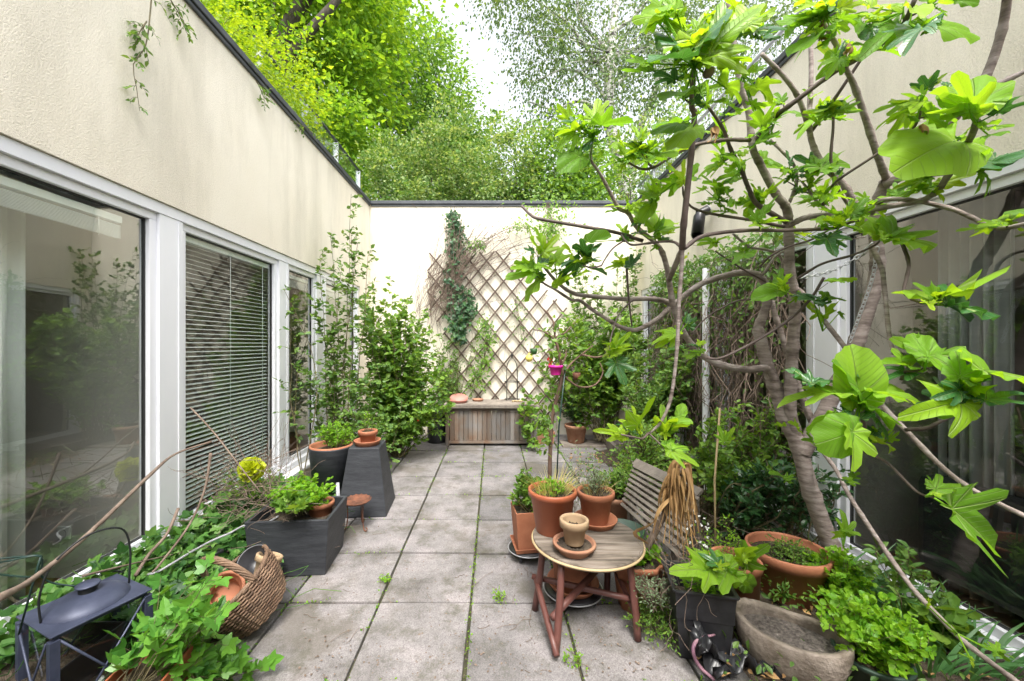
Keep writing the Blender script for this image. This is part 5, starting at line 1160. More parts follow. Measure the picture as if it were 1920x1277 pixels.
# big leaved ivy in the orange planter
t = thing('ivy_plant', 'large leaved light green ivy spilling out of the orange planter', 'plant', (OP.x, OP.y, .2)); mw, ml = MB(), MB()
for i in range(34):
    px, py = rng.uniform(288, 440), rng.uniform(1060, 1235); e = V3(at(px, py, rng.uniform(1.32, 1.66))); b = np.array([OP.x+rng.normal()*.04, OP.y+rng.normal()*.05, .2])
    twiggy(mw, ml, wander(b, e, 5, .25), .0022, 4, .07, 2, .056, T_IVY, start=.3, up=.2, W=1.05)
for i in range(12):
    e = V3(gnd(rng.uniform(380, 500), rng.uniform(1215, 1275), .03)); b = np.array([OP.x+.05, OP.y, .2]); twiggy(mw, ml, wander(b, e, 6, .2), .002, 6, .05, 2, .05, T_IVY, start=.4, up=.1)
mw.build('stems', 'stem', t); ml.build('foliage', leafmat('light_ivy', [(.06, .19, .03), (.11, .28, .04), (.16, .36, .05)], .35, tcol=1.4, rough=.35), t)
# weeds in the square planter
SQ = (qc[0], qc[1], .33)
herb('weed', 'bushy yellow green weed filling the square black planter', (SQ[0]+.03, SQ[1], SQ[2]), .17, .22, 40, 6, .07, 5, .026, 'L_lime', tmpl=T_ROUND, r0=.002)
herb('weed', 'lobed leaf weed hanging over the front rim of the square planter', (SQ[0]+.05, SQ[1]-.18, SQ[2]+.08), .10, .06, 9, 5, .06, 3, .05, 'L_shrub', tmpl=T_IVY)
t = thing('twig_heap', 'heap of dead twigs lying over the ivy and the square planter', 'twigs', (-1.35, 2.5, .2)); m = MB()
for k in range(230):
    p = V3(at(rng.normal(455, 60), rng.normal(940, 40), rng.uniform(2.2, 2.8))); d = rand_unit(1)[0]*np.array([1, .6, .55])+np.array([0, 0, .15]); m.tube(wander(p, p+d*rng.uniform(.12, .38), 6, .22), np.linspace(.0022, .0008, 6), 4, sub=2, caps=False)
m.build('twigs', 'deadtwig', t); m = MB()
for k in range(34):
    b = V3(at(rng.uniform(440, 540), rng.uniform(900, 960), rng.uniform(2.5, 2.9))); e = V3(at(rng.uniform(400, 570), rng.uniform(760, 880), rng.uniform(2.5, 3.1))); Wn = wander(b, e, 7, .12); m.tube(Wn, np.linspace(.0024, .0008, 7), 4, sub=2, caps=False)
    for j in (3, 4, 5): m.tube([Wn[j], Wn[j]+rand_unit(1)[0]*.07+np.array([0, 0, .04])], .0008, 3, caps=False)
m.build('upright_twigs', 'deadtwig', t)
# yellow green bloom
fc = V3(at(471, 880, 2.55)); t = thing('lime_flower', 'lime yellow ruffled flower head on a stalk above the square planter', 'flower', tuple(fc)); m = MB()
n = 150; d = rand_unit(n); d[:, 1] -= .25; d = unit(d); leafset(m, fc+d*.035, unit(d+rng.normal(size=(n, 3))*.35), unit(rng.normal(size=(n, 3))), .040*(.8+.5*rng.random(n)), 2.0, T_ROUND)
m.build('bloom', 'flower', t); MB().tube([fc, V3(at(490, 910, 2.56)), V3(at(515, 935, 2.58)), V3(at(530, 958, 2.6))], .006, 8, sub=4).build('stalk', 'stem', t)

# ---- right front bed ----
gx, gy = np.meshgrid(np.linspace(.84, XR-.02, 28), np.linspace(.7, 4.95, 70)); Z = .015+.035*np.clip((gx-.95)/.5, 0, 1)+rng.normal(size=gx.shape)*.007
Z = np.where((gx < .84+.10*np.sin(gy*5)+.12+np.clip(gy-2.2, 0, .4)*1.0), -.05, Z)
nx, ny = 28, 70; MB().add(np.stack([gx, gy, Z], -1).reshape(-1, 3), [[j*nx+i, j*nx+i+1, (j+1)*nx+i+1, (j+1)*nx+i] for j in range(ny-1) for i in range(nx-1)], True).build('bed_soil', 'soil', kind='structure')
def straps(lab, c, r, h, n, w=.02): tuft('', '', '', c, r, h, n, w, 'L_strap', 1.0, thing('daylily', lab, 'plant', c))
straps('strap leaved clump in front of the big wide pot', tuple(gnd(1545, 1120, .04)), .10, .40, 40, .017)
straps('strap leaved clump at the foot of the fig trunk', tuple(gnd(1600, 1130, .04)), .10, .40, 34, .017)
straps('strap leaved clump left of the stray fig branch near the sill', tuple(gnd(1700, 1190, .04)), .12, .36, 40, .014)
straps('strap leaved clump in the very bottom right corner', tuple(gnd(1820, 1262, .04)), .12, .36, 40, .014)
straps('strap leaved clump at the bottom edge right of the green pot', tuple(gnd(1745, 1262, .04)), .10, .34, 30, .013)
herb('spurge', 'lime green spurge growing in and over the green plastic pot', (GPt[0], GPt[1], .13), .17, .24, 44, 7, .07, 6, .024, 'L_lime', tmpl=T_ROUND, r0=.002, cat='plant')
herb('spurge', 'lime green spurge behind the stone trough', tuple(gnd(1570, 1150, .04)), .14, .36, 32, 8, .06, 6, .024, 'L_lime', tmpl=T_ROUND, r0=.002, cat='plant')
herb('ground_herb', 'small leafed green plants between the wide pot and the stone trough', tuple(gnd(1480, 1125, .04)), .14, .16, 30, 5, .06, 5, .03, 'L_shrub', cat='plant')
herb('ground_herb', 'green plants along the sill right of the spurge', tuple(gnd(1730, 1200, .04)), .10, .12, 12, 6, .07, 5, .04, 'L_shrub', cat='plant')
herb('ground_herb', 'broad leaved plant at the bottom right edge', tuple(gnd(1745, 1215, .04)), .12, .26, 14, 4, .07, 3, .06, 'L_shrub', tmpl=T_ROUND, cat='plant')
herb('wild_herb', 'wispy weeds with tiny white flowers beside the yucca', tuple(at(1360, 1030, 2.1)-Vector((0, 0, .22))), .14, .42, 22, 6, .08, 4, .018, 'L_lime', cat='plant', r0=.0014)
t = thing('white_flowers', 'sprinkle of tiny white flower heads right of the yucca', 'flower', at(1300, 1010, 2.05)); m = MB()
for _ in range(22): 
    p = V3(at(rng.uniform(1275, 1330), rng.uniform(960, 1040), 2.0+rng.normal()*.05)); leafset(m, np.repeat(p[None], 7, 0), rand_unit(7), rand_unit(7), .009, 1.5, T_FAR)
m.build('flower_heads', 'curtain', t)
herb('trailing_weed', 'trailing weeds on the paving between the table leg and the black tub', tuple(gnd(1235, 1180, .01)), .16, .16, 40, 6, .07, 5, .018, 'L_shrub', cat='plant', r0=.0014)
herb('trailing_weed', 'wiry weeds hanging beside the square black tub', (c_.x*0+at(1225, 1100, 1.85).x, 1.85, .15), .10, .14, 24, 5, .08, 4, .015, 'L_grey', cat='plant', wood='deadtwig', r0=.0014)
t = thing('dead_stalks', 'thin dead stalks tangled around the square black tub', 'twigs', at(1270, 1080, 1.85)); m = MB()
for k in range(60):
    p = V3(at(rng.normal(1262, 30), rng.normal(1075, 40), 1.75+rng.normal()*.08)); m.tube(wander(p, p+rand_unit(1)[0]*rng.uniform(.06, .2), 6, .5), .0011, 3, sub=2, caps=False)
for k in range(50):
    p = V3(gnd(rng.uniform(1310, 1560), rng.uniform(1010, 1060), .06)); p[2] += rng.random()*.15; m.tube(wander(p, p+rand_unit(1)[0]*np.array([1, .6, .5])*rng.uniform(.15, .5), 6, .25), .002, 4, sub=2, caps=False)
m.build('stalks', 'deadtwig', t)
# dead leaves and litter on the beds; moss and seedlings in the joints
n = 900; m = MB(); P = np.stack([rng.uniform(.9, 2.2, n), rng.uniform(1.3, 4.8, n), rng.uniform(.05, .075, n)], 1); leafset(m, P, rand_unit(n)*np.array([1, 1, .2]), unit(rng.normal(size=(n, 3))*.4+np.array([0, 0, 1])), .045*(.4+.8*rng.random(n)), 1, T_SIMPLE)
stuff(m.build('leaf_litter', 'strawleaf'), 'dead leaves strewn over the right bed', 'leaf litter')
n = 1200; m = MB(); P = np.stack([rng.uniform(.95, 1.85, n), rng.uniform(1.2, 4.8, n), rng.uniform(.05, .16, n)], 1); leafset(m, P, rand_unit(n), unit(rng.normal(size=(n, 3))*.5+np.array([0, 0, 1])), .035*(.5+.8*rng.random(n)), 1.1, T_SIMPLE)
stuff(m.build('ground_cover', 'L_rose'), 'low green ground cover in the right bed', 'ground cover')
m = MB(); PP = []
for i in range(-2, 5):
    x = -.62+i*s_
    for y in np.arange(1.3, 5.6, .02):
        if noise.noise(Vector((x*3, y*2.2, 1))) > (-.05 if i in (0, 1, 2) else .1) and rng.random() < .8: PP.append((x+rng.normal()*.009, y, .0))
for j in range(-2, 8):
    y = 2.10+j*.4985
    for x in np.arange(-1.5, 1.0, .02):
        if noise.noise(Vector((x*2.5, y*3, 7))) > .14 and rng.random() < .6: PP.append((x, y+rng.normal()*.009, .0))
PP = np.repeat(np.array(PP), 4, 0); n = len(PP); PP = PP+rng.normal(size=(n, 3))*np.array([.007, .007, .002]); leafset(m, PP, unit(rng.normal(size=(n, 3))+np.array([0, 0, .8])), rand_unit(n), .011*(.4+1.1*rng.random(n)**2), 1.2, T_FAR)
stuff(m.build('joint_moss', 'L_lime'), 'moss and seedlings growing in the paving joints', 'moss')
for lab, px, py, s in (('seedling weed in the joint left of the round table', 935, 1125, .05), ('weed growing in the joint under the big red pot', 1010, 1030, .06), ('yellow green weed in the joint at the bottom centre', 1075, 1240, .05), ('tiny weed on the joint by the square planter', 722, 1090, .035)):
    herb('seedling', lab, tuple(gnd(px, py, .002)), s*.7, s, 10, 3, s*.5, 3, .014, 'L_lime', cat='weed', r0=.0008)
for i in range(34):
    p = V3(gnd(rng.uniform(560, 1100), rng.uniform(880, 1260), .006)); q = p+np.array([rng.normal()*.07, rng.normal()*.07, 0]); m = MB(); m.tube(wander(p, q, 5, .3), .0012, 4, sub=2)
    o = m.build('fallen_twig', 'deadtwig'); o['label'] = 'thin dark twig lying on the pale paving slabs'; o['category'] = 'twig'; o['group'] = 'twigs fallen on the paving'
n = 1100; m = MB(); P = np.array([V3(gnd(rng.uniform(560, 1250), 860+410*rng.random()**.7, .004)) for _ in range(n)]); leafset(m, P, rand_unit(n)*np.array([1, 1, .1]), unit(rng.normal(size=(n, 3))*.2+np.array([0, 0, 1])), .011*(.3+1.2*rng.random(n)), 1, T_FAR)
stuff(m.build('paving_litter', 'deadtwig'), 'crumbs of bark and dead leaf on the slabs', 'litter')
# ================= FIG TREE =================
def figmat(name, cols, trans, tcol, rough=.38, spec=.45):
    m = leafmat(name, cols, trans, rough, tcol, spec); nt = m.node_tree; bs = nt.nodes['Principled BSDF']
    uv = nt.nodes.new('ShaderNodeUVMap'); sx = nt.nodes.new('ShaderNodeSeparateXYZ'); nt.links.new(uv.outputs[0], sx.inputs[0])
    def ma(op, a, b=None, c=None, cl=False):
        n = nt.nodes.new('ShaderNodeMath'); n.operation = op; n.use_clamp = cl
        for i, v in enumerate((a, b, c)):
            if v is None: continue
            if hasattr(v, 'is_linked'): nt.links.new(v, n.inputs[i])
            else: n.inputs[i].default_value = v
        return n.outputs[0]
    x, y = sx.outputs[0], sx.outputs[1]
    ang = ma('ARCTAN2', x, y); r_ = ma('SQRT', ma('ADD', ma('MULTIPLY', x, x), ma('MULTIPLY', y, y)))
    pp = ma('PINGPONG', ang, R(25)); dist = ma('MULTIPLY', ma('SINE', pp), r_)
    v1 = ma('SUBTRACT', 1.0, ma('DIVIDE', dist, .016), None, True)
    # side veins run out from the midrib
    s = ma('SUBTRACT', y, ma('MULTIPLY', ma('ABSOLUTE', x), .75)); fr = ma('PINGPONG', s, .055); v2 = ma('SUBTRACT', 1.0, ma('DIVIDE', fr, .007), None, True)
    v = ma('MAXIMUM', v1, ma('MULTIPLY', v2, .45))
    src = bs.inputs['Base Color'].links[0].from_socket; o = mixc(nt, ma('MULTIPLY', v, .75), src, (.50, .60, .24)); nt.links.new(o, bs.inputs['Base Color'])
    nz = ntex(nt, 40, 4, .6, coords(nt)); bump(nt, bs, v, .9, .005, bump(nt, bs, nz.outputs[0], .35, .004))
    return m
M['fig_mid'] = figmat('fig_leaf', [(.11, .25, .02), (.17, .34, .025), (.24, .42, .03)], .45, 1.7, .5, .28)
M['fig_young'] = figmat('young_fig_leaf', [(.24, .42, .02), (.33, .49, .025), (.20, .38, .02)], .45, 1.5)
M['fig_dark'] = figmat('dark_fig_leaf', [(.03, .115, .03), (.05, .16, .035), (.045, .14, .05)], .25, 1.7, .28, .6)
NA, NR = 46, 6
def outline(kind):
    th = np.linspace(-math.pi*.965, math.pi*.965, NA); j = 1+.08*rng.normal(size=3)
    if kind == 's':
        r_ = (.48+.52*np.cos(th/2)**6)*(.35+.65*np.cos(th/2)**.8)+.06*np.abs(np.sin(th)); r_ *= 1+.015*np.sin(th*22)
    else:
        lob = [(0, 1.0, .32), (.84*j[0], .80, .27), (-.84*j[1], .80, .27)]+([(1.62, .46, .32), (-1.62, .44, .32)] if kind == '5' else [(1.5, .36, .5), (-1.5, .36, .5)])
        dep = .38 if kind == '5' else .50
        acc = (dep*np.cos(th/2)**.35)**7
        for a, l, w_ in lob: acc = acc+(l*np.exp(-np.abs((th-a)/w_)**2.9*.65))**7
        r_ = acc**(1/7)*(1+.022*np.sin(th*19+j[2]*9))
        r_[[0, -1]] *= .5
    return th, r_
class FigLeaves:
    def __init__(s): s.mb = {k: MB() for k in ('mid', 'young', 'dark')}; s.pet = MB()
    def leaf(s, base, tip, kind='5', hue='mid', W_=None, N=None, node=None, flat=1.0):
        base, tip = V3(base), V3(tip); L = np.linalg.norm(tip-base)*.88; y = unit(tip-base)
        if N is None: N = np.array([0, -.52, .82])+rng.normal(size=3)*.42
        x = unit(np.cross(y, N)); z = np.cross(x, y)
        th, r_ = outline(kind); W_ = W_ or (.52+.28*rng.random()); cup = .15+.45*rng.random(); dr = (.12+.42*rng.random())*flat; asym = rng.normal()*.06
        fr_ = (np.arange(NR+1)/NR)[1:, None]; lx = (r_*np.sin(th))[None, :]*fr_; ly = (r_*np.cos(th))[None, :]*fr_
        lz = cup*np.abs(lx)*1.0+.06*np.cos(th[None, :]*8)*fr_*np.abs(lx)-dr*ly*np.abs(ly)*.6-dr*.7*lx**2*2+.05*np.sin(th*9+asym*30)[None, :]*fr_**2
        v = np.vstack([[0, 0, 0], np.stack([lx.ravel(), ly.ravel(), lz.ravel()], 1)])
        w3 = base+L*(np.outer(v[:, 0]*W_, x)+np.outer(v[:, 1], y)+np.outer(v[:, 2], z)); uv = v[:, :2]
        f3 = np.array([[0, 1+a, 2+a] for a in range(NA-1)]); f4 = np.array([[1+k*NA+a, 1+(k+1)*NA+a, 2+(k+1)*NA+a, 2+k*NA+a] for k in range(NR-1) for a in range(NA-1)])
        mb = s.mb[hue]; mb.V.append(w3)
        for f in (f3, f4): mb.F.append((f+mb.n, True, uv[f.ravel()]))
        mb.n += len(w3)
        if node is not None:
            nd = V3(node); d = base-nd; l = np.linalg.norm(d)
            if .006 < l < .22:
                s.pet.tube([nd, (nd+base)/2+np.array([0, 0, -.01*l]), base, base+y*L*.05], [.0028, .0022, .0018, .0012], 6, sub=3)
    def build(s, t):
        for k, nm in (('mid', 'leaves'), ('young', 'young_leaves'), ('dark', 'dark_leaves')): s.mb[k].build(nm, 'fig_'+k, t)
        s.pet.build('leaf_stalks', M['L_lime'], t)
CR = {'1': (940, 360, 4.257), '2': (1000, 120, 4.257), '3': (1160, 0, 4.257), '4': (1520, 0, 4.257), '5': (1520, 240, 4.257), '6': (1200, 260, 4.257), '7': (1400, 600, 3.275), '8': (1080, 540, 3.548), 'i': (1300, 850, 2.99), 'j': (1380, 400, 2.128), 'k': (900, 800, 2.677), '0': (0, 0, 1)}
def cc(c, x, y): ox, oy, s = CR[c]; return ox+x/s, oy+y/s
fbase = gnd(1608, 1135, .0)
fig = thing('fig_tree', 'many stemmed fig tree with big lobed leaves leaning across the right side', 'fig tree', (fbase.x, fbase.y, 0))
BP = []
def seg(c, pts, D, r_, name='branch', mat='bark_fig', n=10):
    P = [V3(at(*cc(c, x, y), D[0]+(D[1]-D[0])*i/(len(pts)-1))) for i, (x, y) in enumerate(pts)]
    k = len(P); rr = np.linspace(r_[0], r_[1], k); P, rr = catmull(np.array(P), rr, 6)
    rr = rr*(1+.05*rng.normal(size=len(rr))*(.3))
    BP.append((P, rr))
    for i in range(3, len(rr), 7): rr[i] *= 1.16        # swollen nodes
    MB().tube(P, rr, n).build(name, mat, fig)
# main stems
seg('0', [(1612, 1140), (1590, 1090), (1549, 1000), (1518, 915), (1497, 837), (1474, 790), (1457, 738), (1441, 691), (1427, 640), (1420, 614)], (2.16, 2.28), (.048, .029), 'trunk', n=16)
seg('0', [(1420, 616), (1432, 588), (1440, 560), (1436, 535), (1420, 516), (1395, 511), (1360, 517), (1310, 535), (1262, 572)], (2.28, 2.15), (.026, .014))
seg('0', [(1495, 830), (1482, 770), (1484, 700), (1487, 640), (1490, 597), (1489, 558), (1480, 500), (1480, 471), (1478, 425), (1477, 400), (1470, 382), (1454, 363), (1425, 307), (1411, 276), (1404, 211), (1392, 174), (1385, 136), (1374, 70), (1362, -20)], (2.22, 1.7), (.031, .009), 'trunk', n=14)
seg('0', [(1505, 850), (1545, 775), (1585, 690), (1612, 625), (1634, 555), (1645, 500), (1643, 451), (1644, 393), (1656, 352), (1663, 339)], (2.2, 1.9), (.040, .023), 'trunk', n=14)
seg('0', [(1458, 740), (1440, 693), (1400, 693), (1340, 680), (1300, 650), (1275, 610), (1262, 572), (1255, 530), (1250, 500), (1235, 462), (1195, 427), (1178, 400), (1160, 390), (1141, 355), (1124, 324), (1108, 298), (1112, 261)], (2.25, 1.65), (.021, .005))
B = 'bark_fig'; T2 = 'bark_twig'
for c, pts, D, r_, mt in [
    ('0', [(1663, 339), (1647, 296), (1623, 223), (1602, 162), (1583, 122), (1567, 82), (1546, 47), (1534, 24)], (1.9, 1.4), (.016, .006), B),
    ('0', [(1660, 345), (1694, 327), (1755, 254), (1797, 213), (1845, 150), (1875, 70), (1888, 0), (1890, -40)], (1.9, 1.45), (.020, .013), B),
    ('0', [(1797, 216), (1850, 170), (1920, 135), (1960, 115)], (1.7, 1.5), (.012, .009), B),
    ('0', [(1412, 268), (1450, 222), (1494, 188), (1559, 139), (1600, 115), (1640, 92), (1690, 50), (1715, 0)], (1.85, 1.3), (.012, .007), T2),
    ('0', [(1516, 254), (1548, 209), (1576, 169), (1635, 80), (1675, 16)], (2.0, 1.5), (.009, .005), T2),
    ('0', [(1515, 20), (1521, 117), (1518, 211), (1518, 245), (1526, 277), (1546, 313), (1579, 343), (1602, 379), (1620, 410), (1643, 445)], (1.95, 2.0), (.009, .019), B),
    ('0', [(1428, 101), (1475, 150), (1500, 190), (1518, 245)], (1.7, 1.95), (.008, .013), B),
    ('0', [(1562, 200), (1562, 240), (1558, 299), (1567, 346), (1597, 395), (1620, 440)], (1.75, 1.95), (.005, .008), T2),
    ('0', [(1303, 100), (1297, 195), (1302, 219), (1294, 308), (1282, 420), (1279, 466)], (1.25, 1.62), (.0075, .013), T2),
    ('0', [(1279, 466), (1278, 501), (1273, 571), (1269, 658), (1258, 745), (1240, 790), (1218, 812)], (1.62, 1.7), (.009, .006), B),
    ('0', [(1283, 466), (1310, 446), (1340, 438), (1400, 432), (1480, 432), (1560, 428), (1583, 421), (1600, 415)], (1.62, 1.7), (.009, .006), T2),
    ('0', [(1485, 420), (1505, 410), (1530, 405), (1588, 400), (1649, 390), (1720, 378), (1745, 367), (1762, 353), (1797, 296), (1820, 258), (1832, 228)], (1.95, 1.2), (.014, .009), B),
    ('0', [(1635, 400), (1642, 386), (1661, 374), (1713, 376), (1778, 390), (1814, 404), (1849, 421), (1882, 428), (1930, 418)], (1.75, 1.25), (.010, .007), B),
    ('0', [(1474, 416), (1421, 384), (1404, 354), (1388, 314), (1370, 280), (1357, 244), (1335, 210), (1325, 198)], (1.95, 1.6), (.012, .005), T2),
    ('0', [(1470, 425), (1410, 413), (1340, 402), (1300, 390), (1283, 370), (1280, 350)], (1.95, 1.75), (.008, .004), T2),
    ('0', [(1262, 571), (1245, 564), (1215, 560), (1175, 561), (1116, 556), (1086, 553), (1067, 546), (1050, 534), (1036, 520), (1020, 500)], (2.12, 1.85), (.014, .007), B),
    ('0', [(1260, 572), (1234, 597), (1198, 617), (1175, 617), (1147, 604), (1111, 581), (1088, 564), (1071, 562), (1041, 543), (1017, 529), (1005, 505)], (2.12, 1.85), (.014, .004), B),
    ('0', [(1206, 452), (1151, 435), (1071, 421), (1010, 410), (994, 402), (978, 386)], (1.85, 2.0), (.009, .007), T2),
    ('0', [(1175, 501), (1177, 536), (1180, 571), (1185, 612)], (1.95, 2.0), (.006, .004), T2),
    ('0', [(1172, 450), (1150, 465), (1135, 485), (1128, 498)], (1.85, 1.8), (.004, .003), T2),
    ('0', [(1128, 498), (1110, 502), (1092, 497)], (1.8, 1.8), (.004, .003), T2),
    ('0', [(1276, 463), (1264, 454), (1243, 453), (1210, 457), (1184, 459), (1172, 450), (1165, 440)], (1.65, 1.85), (.006, .004), T2),
    ('0', [(1254, 525), (1266, 498), (1279, 468)], (1.95, 1.62), (.013, .012), B),
    ('0', [(1406, 263), (1370, 262), (1340, 265), (1300, 273), (1258, 294), (1230, 312), (1204, 317), (1178, 305)], (1.75, 1.5), (.009, .004), T2),
    ('0', [(1222, 313), (1208, 298), (1203, 285), (1202, 262)], (1.52, 1.5), (.005, .003), T2),
    ('0', [(1486, 540), (1500, 545), (1516, 564), (1540, 595), (1589, 658), (1638, 737), (1668, 775), (1700, 808), (1766, 875), (1827, 920), (1930, 972)], (2.15, .95), (.012, .0055), B),
    ('0', [(1698, 806), (1735, 803), (1760, 792), (1794, 774), (1806, 753)], (1.2, 1.15), (.006, .004), T2),
    ('0', [(1634, 461), (1652, 500), (1657, 527), (1667, 626), (1676, 663)], (1.75, 1.4), (.010, .006), B),
    ('0', [(1740, 690), (1715, 696), (1697, 697), (1690, 712)], (1.2, 1.25), (.004, .005), T2),
    ('0', [(1685, 440), (1695, 465), (1704, 494), (1700, 520), (1695, 546), (1708, 560), (1728, 569)], (1.55, 1.3), (.007, .004), T2),
    ('0', [(1448, 564), (1452, 585), (1460, 611), (1483, 682), (1516, 776), (1535, 820)], (2.3, 2.25), (.012, .019), B),
    ('0', [(1560, 815), (1590, 825), (1611, 820), (1624, 811), (1620, 798), (1614, 771), (1608, 740)], (1.9, 1.25), (.009, .006), T2),
    ('0', [(1614, 844), (1640, 855), (1669, 872), (1718, 921), (1751, 933)], (1.35, 1.1), (.005, .003), T2),
    ('0', [(1545, 850), (1570, 885), (1590, 925), (1621, 974), (1668, 1044), (1715, 1108), (1768, 1164), (1802, 1198), (1852, 1238), (1915, 1285)], (2.1, 1.25), (.010, .009), B),
    ('0', [(1187, 562), (1168, 580), (1156, 599), (1145, 636), (1143, 668)], (2.0, 1.75), (.004, .003), T2),
    ('0', [(1297, 625), (1320, 600), (1345, 582), (1380, 565), (1407, 561)], (2.1, 2.2), (.004, .005), T2),
    ('0', [(1325, 671), (1353, 671), (1418, 639), (1480, 599), (1520, 560), (1545, 520)], (1.9, 1.7), (.006, .006), T2),
    ('0', [(1494, 523), (1541, 495), (1600, 478), (1640, 460), (1652, 448)], (1.8, 1.6), (.006, .004), T2),
    ('0', [(1341, 471), (1370, 490), (1400, 509), (1435, 528)], (2.1, 2.2), (.004, .005), T2),
    ('0', [(1374, 438), (1390, 452), (1407, 464), (1435, 468), (1458, 476), (1468, 495), (1462, 520)], (2.1, 2.25), (.006, .009), B),
    ('0', [(1560, 428), (1520, 450), (1480, 462), (1445, 480), (1425, 500)], (1.75, 2.0), (.004, .005), T2),
    ('0', [(1444, 262), (1465, 283), (1487, 307), (1494, 337), (1488, 360), (1480, 380)], (1.95, 1.98), (.006, .009), B),
    ('0', [(1503, 340), (1515, 355), (1529, 375), (1552, 396)], (2.0, 1.95), (.005, .008), B),
    ('0', [(1728, 190), (1722, 222), (1703, 249), (1637, 294), (1576, 334), (1564, 345), (1545, 366), (1543, 390)], (1.35, 1.85), (.0045, .006), T2),
    ('0', [(1165, 815), (1190, 820), (1205, 822), (1216, 812)], (1.55, 1.68), (.0035, .005), T2),
    ('0', [(1216, 812), (1235, 830), (1252, 850)], (1.68, 1.6), (.004, .003), T2),
    ('0', [(1430, 515), (1455, 480), (1475, 470)], (2.1, 2.1), (.006, .006), B)]:
    seg(c, pts, D, r_, 'branch', mt)
# a wound chain holds the leaning stems
# leaf lists: crop, depth, node, leaves (bx, by, tx, ty, code) code: y young, d dark, s simple, b broad
FL = FigLeaves()
def leaves(c, D, node, lst, tree=FL, jD=.06):
    nd = at(*cc(c, *node), D) if node else None
    for l in lst:
        bx, by, tx, ty = l[:4]; code = l[4] if len(l) > 4 else ''
        d0 = D+rng.normal()*jD*.5; b = at(*cc(c, bx, by), d0); e = at(*cc(c, tx, ty), d0+rng.normal()*jD)
        kind = 's' if 's' in code else ('3' if rng.random() < .55 else '5'); hue = 'young' if 'y' in code else ('dark' if 'd' in code else 'mid')
        tree.leaf(b, e, kind, hue, W_=(.74 if 'b' in code else None) if 's' not in code else .6+.15*rng.random(), node=nd)
leaves('1', 1.82, (280, 640), [(300, 440, 160, 270), (325, 430, 272, 250, 'y'), (330, 480, 492, 310, 'y'), (255, 545, 238, 440, 'y'), (210, 600, 50, 530), (215, 610, 60, 590), (270, 640, 0, 680), (310, 700, 130, 860, 's'), (250, 470, 185, 440, 'd'), (330, 570, 330, 480, 'd'), (290, 590, 410, 600), (300, 640, 240, 690, 'd')])
leaves('1', 1.84, (440, 660), [(430, 560, 500, 380, 'b'), (600, 560, 430, 690, 'db'), (600, 540, 450, 570, 'd'), (440, 740, 600, 590), (420, 560, 345, 640), (420, 640, 500, 600), (490, 640, 560, 740, 'd')])
leaves('1', 1.82, (660, 590), [(560, 500, 545, 390, 'y'), (655, 520, 545, 410, 'y'), (665, 490, 650, 300, 'd'), (660, 570, 560, 520, 'y'), (680, 530, 830, 520), (700, 560, 800, 490, 'd'), (740, 620, 860, 660, 'sd'), (570, 690, 660, 645), (690, 480, 740, 350, 'd')])
leaves('1', 1.9, (990, 375), [(700, 400, 905, 345, 's'), (970, 330, 920, 230, 'y'), (985, 340, 1005, 245, 'y'), (990, 380, 1045, 300), (960, 390, 910, 395), (980, 385, 1000, 310, 'd'), (1010, 390, 1070, 380)])
leaves('1', 1.93, (1000, 605), [(1000, 560, 905, 465, 'y'), (950, 590, 790, 600), (1030, 590, 1130, 465, 'd'), (1050, 590, 1128, 560, 'd'), (1000, 560, 1020, 500)])
leaves('1', 1.8, (1225, 360), [(1235, 300, 1350, 160, 'b'), (1240, 310, 1440, 190, 'b'), (1080, 330, 1140, 290, 'd'), (1220, 380, 1170, 340), (1300, 385, 1365, 350, 'd'), (1330, 330, 1395, 320, 'y'), (1240, 440, 1195, 460), (1240, 340, 1290, 380)])
leaves('1', 1.75, (1085, 320), [(1100, 240, 1195, 105), (1130, 150, 1090, 70), (1110, 250, 1030, 240, 'd'), (1195, 80, 1230, 40)])
leaves('1', 1.75, (870, 1235), [(900, 1240, 1060, 1100), (910, 1250, 1040, 1210, 'y'), (890, 1230, 800, 1190, 'y')])
leaves('1', 1.9, (1400, 1150), [(1380, 1130, 1180, 1200), (1370, 1150, 1240, 1240, 'y'), (1480, 970, 1450, 925, 'd'), (1490, 1040, 1510, 970, 'd'), (1490, 1050, 1450, 1080, 'y')])
leaves('2', 1.6, (480, 590), [(290, 440, 170, 300), (400, 440, 290, 380), (470, 460, 418, 310, 'y'), (490, 450, 528, 240, 'y'), (540, 490, 840, 430, 'b'), (440, 480, 345, 500), (360, 490, 205, 440, 'd'), (350, 530, 140, 555, 'y'), (330, 560, 200, 630), (400, 580, 320, 640), (470, 620, 395, 680, 'ds'), (500, 640, 612, 590), (440, 560, 370, 540, 'y'), (370, 740, 210, 805, 's'), (345, 690, 250, 760, 'ds'), (440, 830, 352, 832, 'sy'), (550, 700, 500, 770), (500, 560, 560, 510, 'y'), (460, 560, 460, 470), (420, 600, 350, 690)])
leaves('2', 1.5, (850, 700), [(690, 620, 680, 560, 'y'), (740, 740, 710, 560, 'b'), (840, 600, 800, 470, 'y'), (870, 610, 920, 530, 'y'), (865, 600, 885, 480), (950, 680, 1095, 590), (970, 740, 1155, 640, 'b'), (700, 760, 560, 670), (700, 780, 500, 800), (720, 800, 690, 860, 'y'), (830, 650, 780, 590, 'd'), (830, 750, 770, 690, 'd'), (880, 760, 810, 780), (930, 650, 940, 590), (1000, 770, 930, 720)])
leaves('2', 1.5, (1220, 490), [(1170, 480, 935, 480, 's'), (1245, 510, 1110, 590, 's')])
leaves('2', 1.65, (950, 1090), [(940, 1050, 890, 890, 'y'), (960, 1050, 960, 850), (950, 1060, 835, 990), (1150, 930, 975, 1040, 'b'), (1000, 960, 870, 880), (930, 1120, 840, 1090), (940, 1130, 850, 1250, 's'), (960, 1090, 975, 1060)])
